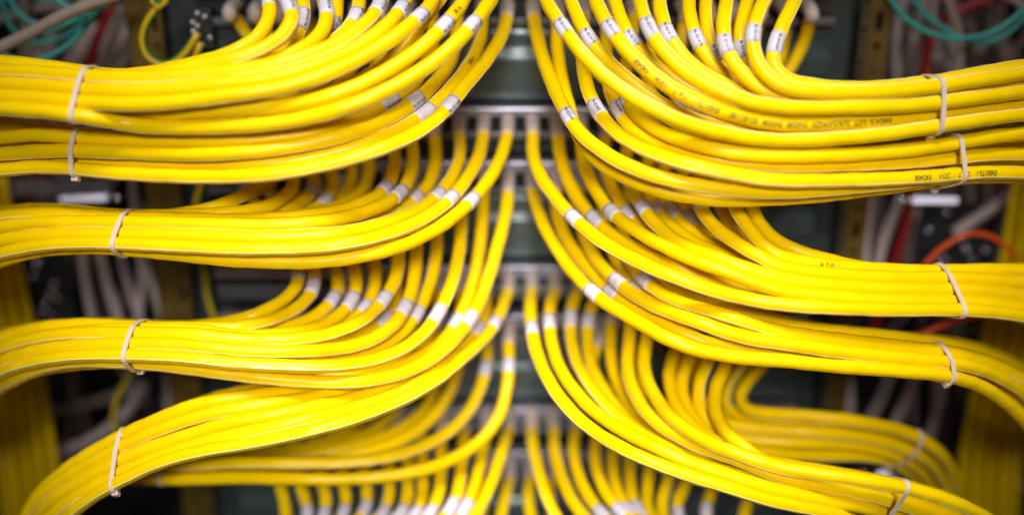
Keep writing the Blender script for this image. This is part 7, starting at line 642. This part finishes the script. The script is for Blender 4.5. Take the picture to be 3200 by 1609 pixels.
# ---------------------------------------------------------------- cable ties
def hull(pts):
    pts = sorted(map(tuple, pts))
    def half(ps):
        h = []
        for q in ps:
            while len(h) > 1 and (h[-1][0]-h[-2][0])*(q[1]-h[-2][1])-(h[-1][1]-h[-2][1])*(q[0]-h[-2][0]) <= 0: h.pop()
            h.append(q)
        return h
    a, b = half(pts), half(pts[::-1]); return a[:-1]+b[:-1]
def strap_loop(cen, axis, members, rr):
    ax = Vector(axis).normalized(); e1 = Vector((0, 0, 1)); e1 = (e1-ax*e1.dot(ax)).normalized(); e2 = ax.cross(e1)
    A = np.array(ax); c0 = np.array(cen); P2 = []
    front = min(min(q[1] for q in p if np.linalg.norm(q-c0) < .03) for p in members if np.linalg.norm(p-c0, axis=1).min() < .03)
    for p in members:
        d = (p-c0)@A; near = np.linalg.norm(p-c0, axis=1)
        k = int(np.argmin(abs(d)+.15*near))
        if near[k] > .055 or p[k][1] > front+.034: continue
        q = p[k]-c0; x, y = q@np.array(e1), q@np.array(e2)
        for t in np.linspace(0, 6.2832, 17)[:-1]: P2.append((x+rr*math.cos(t), y+rr*math.sin(t)))
    h = np.array(hull(P2))
    h = np.vstack([h, h[:1]]); s = np.concatenate([[0], np.cumsum(np.linalg.norm(np.diff(h, axis=0), axis=1))])
    t = np.linspace(0, s[-1], 73)[:-1]
    L = np.stack([np.interp(t, s, h[:, 0]), np.interp(t, s, h[:, 1])], 1)
    for _ in range(3): L = (np.roll(L, 1, 0)+2*L+np.roll(L, -1, 0))/4
    cm = L.mean(0); nrm = (L-cm); nrm /= np.linalg.norm(nrm, axis=1)[:, None]
    L = L+nrm*.0004
    return ax, e1, e2, c0, L, nrm
def cable_tie(label, cen, axis, members, head=True, w=.0028, r=R_CABLE):
    ax, e1, e2, c0, L, nrm = strap_loop(cen, axis, members, r+.0002)
    rt = empty('cable_tie', label, 'cable tie', 'pale nylon cable ties', tuple(cen))
    E1, E2, A = np.array(e1), np.array(e2), np.array(ax)
    V = []
    t = .0009
    for (x, y), (nx, ny) in zip(L, nrm):
        o = c0+E1*x+E2*y; n = E1*nx+E2*ny
        V += [o-A*w/2, o-A*w/2*.85+n*t, o+A*w/2*.85+n*t, o+A*w/2]
    m = len(L); Fc = []
    for i in range(m):
        j = (i+1) % m
        for a in range(4):
            b = (a+1) % 4
            Fc.append([i*4+a, j*4+a, j*4+b, i*4+b])
    mesh_obj('strap', V, Fc, M['tie'], rt, smooth=False)
    if head:
        # the locking head sits where the loop is lowest
        k = int(np.argmin(L@np.array([1.0, 0.0])+0.25*(L@np.array([0, 1.0]))*(1 if e2.y < 0 else -1)*-1))
        o = c0+E1*L[k, 0]+E2*L[k, 1]; n = E1*nrm[k, 0]+E2*nrm[k, 1]; tg = np.cross(A, n)
        bm = bmesh.new(); bm_box(bm, -.0020, .0020, -.0002, .0026, -.0020, .0020, .0005)
        mtx = Matrix((( A[0], n[0], tg[0], o[0]), (A[1], n[1], tg[1], o[1]), (A[2], n[2], tg[2], o[2]), (0, 0, 0, 1)))
        bmesh.ops.transform(bm, matrix=mtx, verts=bm.verts)
        bm_obj('head', bm, M['tie'], rt)
TIES = [  # where, bundle, turn of the band, head shown, label
 ((-0.2314, -0.1684, 0.1545), 'ZL', 0.18, False, 'nylon tie around the topmost left bundle'),
 ((-0.2438, -0.1477, 0.1174), 'AL', 0.2, True, 'nylon tie with its head showing below the second left bundle'),
 ((-0.2227, -0.1589, 0.0741), 'BL', 0.12, False, 'nylon tie around the third left bundle, under the left steel bracket'),
 ((-0.2196, -0.1735, 0.0103), 'CL', 0.1, True, 'ribbed nylon tie around the fourth left bundle with head below'),
 ((-0.2345, -0.1833, -0.0603), 'DL', 0.12, True, 'nylon tie around the slanting lower left bundle, near the bottom'),
 ((-0.2286, -0.1144, -0.1058), 'EL', 0.2, True, 'blurred tie around the rear lower left bundle, behind the slanting bundle'),
 ((0.232, -0.153, 0.1446), 'ZR', 0.3, True, 'nylon tie around the topmost right bundle, over the printed cable'),
 ((0.2494, -0.1521, 0.1143), 'AR', 0.35, True, 'nylon tie around the second right bundle, beside the printed LSOH text'),
 ((0.2552, -0.1664, 0.0431), 'BR', 0.2, False, 'nylon tie around the third right bundle, below the orange arch'),
 ((0.2543, -0.1674, 0.0008), 'CR', 0.5, True, 'nylon tie with square head below the fourth right bundle'),
 ((0.2241, -0.1933, -0.0773), 'DR', 0.05, False, 'nylon tie around the front lower right bundle, at the bottom edge'),
 ((0.2658, -0.0958, -0.0997), 'ER', 0.5, True, 'blurred tie around the rear bundle bending down at lower right'),
]
for (cen, keys, wx, head, label) in TIES:
    mem = [curves[k][0] for k in curves if (k[0]+k[1]) == keys]
    c = np.array(cen); tg = np.zeros(3); pts = []
    for p in mem:
        d = np.linalg.norm(p[:, [0, 2]]-c[[0, 2]], axis=1); k = int(np.argmin(d))
        if d[k] < .035:
            t = p[min(k+3, len(p)-1)]-p[max(k-3, 0)]; tg += t/np.linalg.norm(t); pts.append(p[k])
    pts = np.array(pts); c[1] = pts[:, 1].min()+.003; c[2] = pts[:, 2].mean()
    tg /= np.linalg.norm(tg)
    tg = np.array([math.copysign(1, c[0]), wx, .45*tg[2]*math.copysign(1, c[0]*tg[0])])   # turned a little so the band wraps back towards the rack's middle
    cable_tie(label, c, tg, mem, head)
tr = {s: [decode(e) for ss, k, e in TRUNKS if ss == s] for s in 'LR'}

# ---------------------------------------------------------------- rack: patch panels, blank panels, posts
XL, XR = POST_L[4]-.004, POST_R[0]+.004
def jack_x(i, s): return X_MID+s*(.0083+.0162*i)
def patch_panel(row, word):
    a, b, c, d, zt = ROWS[row]
    rt = empty('patch_bay', word, 'patch panel', 'patch panels with jack rows', (X_MID, 0, c))
    bm = bmesh.new(); bm_box(bm, XL, XR, -.0085, .004, b, a, .0011, 3); bm_obj('rail', bm, M['rail'], rt)
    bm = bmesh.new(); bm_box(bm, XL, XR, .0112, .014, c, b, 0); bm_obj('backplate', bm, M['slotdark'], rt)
    bm = bmesh.new(); bm_box(bm, XL, XR, -.0045, .004, d, c, .0009, 2); bm_obj('lip', bm, M['lip'], rt)
    zc = zt+.0022
    for s in (-1, 1):
        for i in range(12):
            x = jack_x(i, s); bm = bmesh.new()
            z0, z1 = c+.0004, b-.0004
            w = .0062
            bm_box(bm, x-w, x-w+.0014, -.001, .011, z0, z1, 0); bm_box(bm, x+w-.0014, x+w, -.001, .011, z0, z1, 0)
            bm_box(bm, x-w+.0016, x+w-.0016, -.001, .011, z1-.0014, z1-.0002, 0)
            bm_box(bm, x-.0042, x+.0042, .003, .011, z0+.0002, z1-.0022, 0, mi=1)
            bm_obj('jack', bm, [M['jack'], M['slotdark']], rt)
names = {'Z': 'patch panel above the photo edge feeding both top bundles', 'A': 'topmost visible patch panel with beige boots at the top edge', 'B': 'patch panel with boots directly under the upper bare grey plate',
         'C': 'patch panel with boots directly above the second bare grey plate', 'D': 'patch panel with boots under the second bare grey plate', 'E': 'patch panel directly above the third bare grey plate',
         'F': 'patch panel directly under the third bare grey plate', 'G': 'lowest patch panel at the bottom edge'}
for r in 'ZABCDEFG': patch_panel(r, names[r])
def blank(z1, z0, label):
    rt = empty('blank_panel', label, 'blank panel', 'bare plates between the patch panels', (X_MID, 0, z0))
    bm = bmesh.new(); h = z1-z0
    # a folded plate: flat field with a shallow rounded swage along top and middle
    prof = [(0, .010), (0, .006), (.06*h, .004), (.30*h, .0035), (.36*h, .0015), (.62*h, .0015), (.68*h, .0035), (.95*h, .004), (h, .006), (h, .010)]
    va = [bm.verts.new((XL, y, z0+z)) for z, y in prof]; vb = [bm.verts.new((XR, y, z0+z)) for z, y in prof]
    for i in range(len(prof)-1): bm.faces.new((va[i], va[i+1], vb[i+1], vb[i]))
    bmesh.ops.subdivide_edges(bm, edges=[e for e in bm.edges if abs(e.verts[0].co.x-e.verts[1].co.x) < 1e-6], cuts=2, use_grid_fill=True)
    o = bm_obj('plate', bm, M['blank'], rt, smooth=True)
    sd = o.modifiers.new('thickness', 'SOLIDIFY'); sd.thickness = .0015; sd.offset = -1
g = .0012
blank(ROWS['A'][3]-g, ROWS['B'][0]+g, 'bare grey-green plate under the top edge, between the first two jack rows')
blank(ROWS['C'][3]-g, ROWS['D'][0]+g, 'bare grey-green plate in the middle, between third and fourth jack rows')
blank(ROWS['E'][3]-g, ROWS['F'][0]+g, 'bare grey-green plate low down, between fifth and sixth jack rows')
blank(ROWS['G'][3]-g, ROWS['G'][3]-.055, 'bare grey-green plate at the very bottom edge')
def recess(z1, z0, label):
    bm = bmesh.new(); bm_box(bm, XL, XR, .012, .016, z0, z1, .0008)
    tag(bm_obj('gap_plate', bm, M['green']), label, 'blank panel', 'dark plates between paired panels')
recess(ROWS['Z'][3]-g, ROWS['A'][0]+g, 'dark green recessed plate above the topmost visible jack row')
recess(ROWS['B'][3]-g, ROWS['C'][0]+g, 'dark green recessed plate between second and third jack rows')
recess(ROWS['D'][3]-g, ROWS['E'][0]+g, 'dark green recessed plate between fourth and fifth jack rows')
recess(ROWS['F'][3]-g, ROWS['G'][0]+g, 'dark green recessed plate between sixth and lowest jack rows')

ZTOP, ZBOT = BACK_Z
def slotted(bm, x0, x1, z0, z1, y, t, pitch, mi=0):
    """a flat steel strip with real slots and round-ish holes in turn"""
    xm = (x0+x1)/2; w = (x1-x0); hw = min(.0022, w*.16)
    z = z0; k = 0
    while z < z1:
        ze = min(z+pitch, z1); hh = .0062 if k % 3 == 0 else .0022
        zm = (z+ze)/2
        bm_box(bm, x0, xm-hw, y, y+t, z, ze, 0, mi=mi); bm_box(bm, xm+hw, x1, y, y+t, z, ze, 0, mi=mi)
        bm_box(bm, xm-hw, xm+hw, y, y+t, z, zm-hh, 0, mi=mi); bm_box(bm, xm-hw, xm+hw, y, y+t, zm+hh, ze, 0, mi=mi)
        z = ze; k += 1
def post(xs, kinds, label):
    rt = empty('rack_post', label, 'rack post', 'upright rack posts', ((xs[0]+xs[-1])/2, .02, ZBOT))
    for (x0, x1, kind) in zip(xs[:-1], xs[1:], kinds):
        bm = bmesh.new()
        if kind == 'web':
            bm_box(bm, x0+.0004, x1-.0004, .034, .037, ZBOT, ZTOP, 0); bm_obj('web', bm, M['green'], rt)
        elif kind == 'flange':
            slotted(bm, x0+.0004, x1-.0004, ZBOT, ZTOP, .020, .0025, .0167); bm_obj('flange', bm, M['chromate'], rt)
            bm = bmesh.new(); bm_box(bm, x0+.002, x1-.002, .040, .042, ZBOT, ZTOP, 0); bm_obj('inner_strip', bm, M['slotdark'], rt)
        elif kind == 'smooth':
            bm_box(bm, x0+.0004, x1-.0004, .020, .036, ZBOT, ZTOP, .002); bm_obj('side_profile', bm, M['chromate'], rt)
        else:
            slotted(bm, x0+.0004, x1-.0004, ZBOT, ZTOP, .016, .0025, .0222); bm_obj('strip', bm, M['olive'], rt)
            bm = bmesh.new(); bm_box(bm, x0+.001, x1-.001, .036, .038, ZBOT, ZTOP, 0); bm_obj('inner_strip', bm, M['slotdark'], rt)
post(POST_L, ['smooth', 'flange', 'web', 'strip'], 'slotted yellowish steel rack post with dark green web, left of the panels')
post(POST_R, ['strip', 'web', 'strip', 'flange'], 'slotted yellowish steel rack post with dark green web, right of the panels')

# brackets and dark plates, with glossy beads added to make out-of-focus glints
def ball(name, c, r, m, parent):
    bm = bmesh.new(); bmesh.ops.create_uvsphere(bm, u_segments=12, v_segments=8, radius=r, matrix=Matrix.Translation(c) @ Matrix.Diagonal((1, .7, 1, 1)))
    return bm_obj(name, bm, m, parent, smooth=True)
def bead_plate(pts, label, pad=.012):
    P = np.array(pts); x0, z0 = P[:, 0].min()-pad, P[:, 2].min()-pad; x1, z1 = P[:, 0].max()+pad, P[:, 2].max()+pad
    y = P[0][1]
    rt = empty('glint_plate', label, 'bracket', 'dark plates with added glint beads beside the rack', ((x0+x1)/2, y, z0))
    bm = bmesh.new(); bm_box(bm, x0, x1, y+.0012, y+.003, z0, z1, .0005); bm_obj('plate', bm, M['plate'], rt)
    for q in pts: ball('glint_bead', q, .0023, M['glint_bead'], rt)
bead_plate(GLINTS_L, 'dark plate with added glint beads behind the left yellow trunk')
bead_plate(GLINTS_R[:10], 'dark plate with added glint beads behind the orange arching cable', .008)
bead_plate(GLINTS_R[10:], 'small dark plate with three added glint beads beside the right yellow trunk', .006)
t = empty('earth_terminal', 'shiny earthing screws where the green and yellow wires end', 'terminal', None, tuple(BOLTS_T[0]))
bm = bmesh.new(); q = np.array(BOLTS_T); bm_box(bm, q[:, 0].min()-.002, q[:, 0].max()+.002, q[0, 1]+.0012, q[0, 1]+.012, q[:, 2].min()-.003, q[:, 2].max()+.003, .001); bm_obj('block', bm, M['jack'], t)
for b_ in BOLTS_T: ball('screw', b_, .0018, M['steel'], t)
def bar(pts, label, h=.0062, tilt=0.0):
    a, b, c = [np.array(v) for v in pts]
    rt = empty('cable_bracket', label, 'bracket', 'bright steel cable brackets', tuple(a))
    bm = bmesh.new(); L = abs(b[0]-a[0]); x0 = min(a[0], b[0])
    bm_box(bm, -L/2, L/2, -.0015, .0015, -h/2, h/2, .0012, 3)
    sl = math.atan2(b[2]-a[2], b[0]-a[0]) if b[0] > a[0] else math.atan2(a[2]-b[2], a[0]-b[0])
    bmesh.ops.transform(bm, matrix=Matrix.Translation(((a[0]+b[0])/2, a[1], (a[2]+b[2])/2)) @ Matrix.Rotation(-sl, 4, 'Y') @ Matrix.Rotation(math.copysign(.16, -a[0]), 4, 'Z') @ Matrix.Rotation(tilt, 4, 'X'), verts=bm.verts)
    bm_obj('arm', bm, M['steel'], rt)
    ball('glint_bead', c, .0030, M['glint_bead'], rt)
bar(BAR_L, 'bright horizontal steel bracket arm in the left gap, above the third bundle', tilt=BAR_TILT)
bar(BAR_R, 'bright steel bracket arm in the right gap, above the orange arch', tilt=BAR_TILT)
bar(BAR_B, 'steel bracket arm at lower right, below the rear bending bundle', tilt=BAR_TILT)
a, b = RAIL_L
bm = bmesh.new(); bm_box(bm, a[0], b[0], -.004+a[1], a[1]+.004, a[2]-.006, a[2]+.006, .001)
tag(bm_obj('cross_rail', bm, M['rail']), 'dull grey horizontal cross rail behind the left bracket arm', 'rail')
# cabinet shell: back wall and two side walls
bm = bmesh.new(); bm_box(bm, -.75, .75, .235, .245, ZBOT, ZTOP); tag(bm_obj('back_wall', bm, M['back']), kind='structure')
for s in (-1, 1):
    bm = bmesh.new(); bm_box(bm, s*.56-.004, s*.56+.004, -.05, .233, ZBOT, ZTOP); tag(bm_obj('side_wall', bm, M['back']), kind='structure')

# ---------------------------------------------------------------- lamps, world, camera
w = bpy.data.worlds.new('World'); S.world = w; w.use_nodes = True
w.node_tree.nodes['Background'].inputs[0].default_value = (.80, .84, 1, 1); w.node_tree.nodes['Background'].inputs[1].default_value = WORLD
def area(name, loc, to, sx, sy, power, col, spread=180):
    l = bpy.data.lights.new(name, 'AREA'); l.shape = 'RECTANGLE'; l.size = sx; l.size_y = sy; l.energy = power; l.color = col; l.spread = math.radians(spread)
    o = bpy.data.objects.new(name, l); link(o); o.location = loc
    o.rotation_euler = (Vector(to)-Vector(loc)).to_track_quat('-Z', 'Y').to_euler()
for lm in LAMPS: area(*lm)
cd = bpy.data.cameras.new('Camera'); cam = bpy.data.objects.new('Camera', cd); link(cam)
cam.location = CAM; cam.rotation_euler = (math.pi/2-TH, 0, 0)
cd.sensor_width = 36; cd.lens = F_PX/3200*36; cd.clip_start = .01; cd.clip_end = 20
cd.dof.use_dof = True; cd.dof.focus_distance = FOCUS; cd.dof.aperture_fstop = FSTOP; cd.dof.aperture_blades = 0
S.camera = cam
vs = S.view_settings; vs.view_transform = 'Standard'; vs.look = 'None'; vs.exposure = 0; vs.gamma = 1; vs.use_curve_mapping = False
S.render.engine = 'CYCLES'; S.cycles.use_denoising = True
S.cycles.max_bounces = 5; S.cycles.sample_clamp_indirect = 6
S.render.resolution_x = 1024; S.render.resolution_y = 514
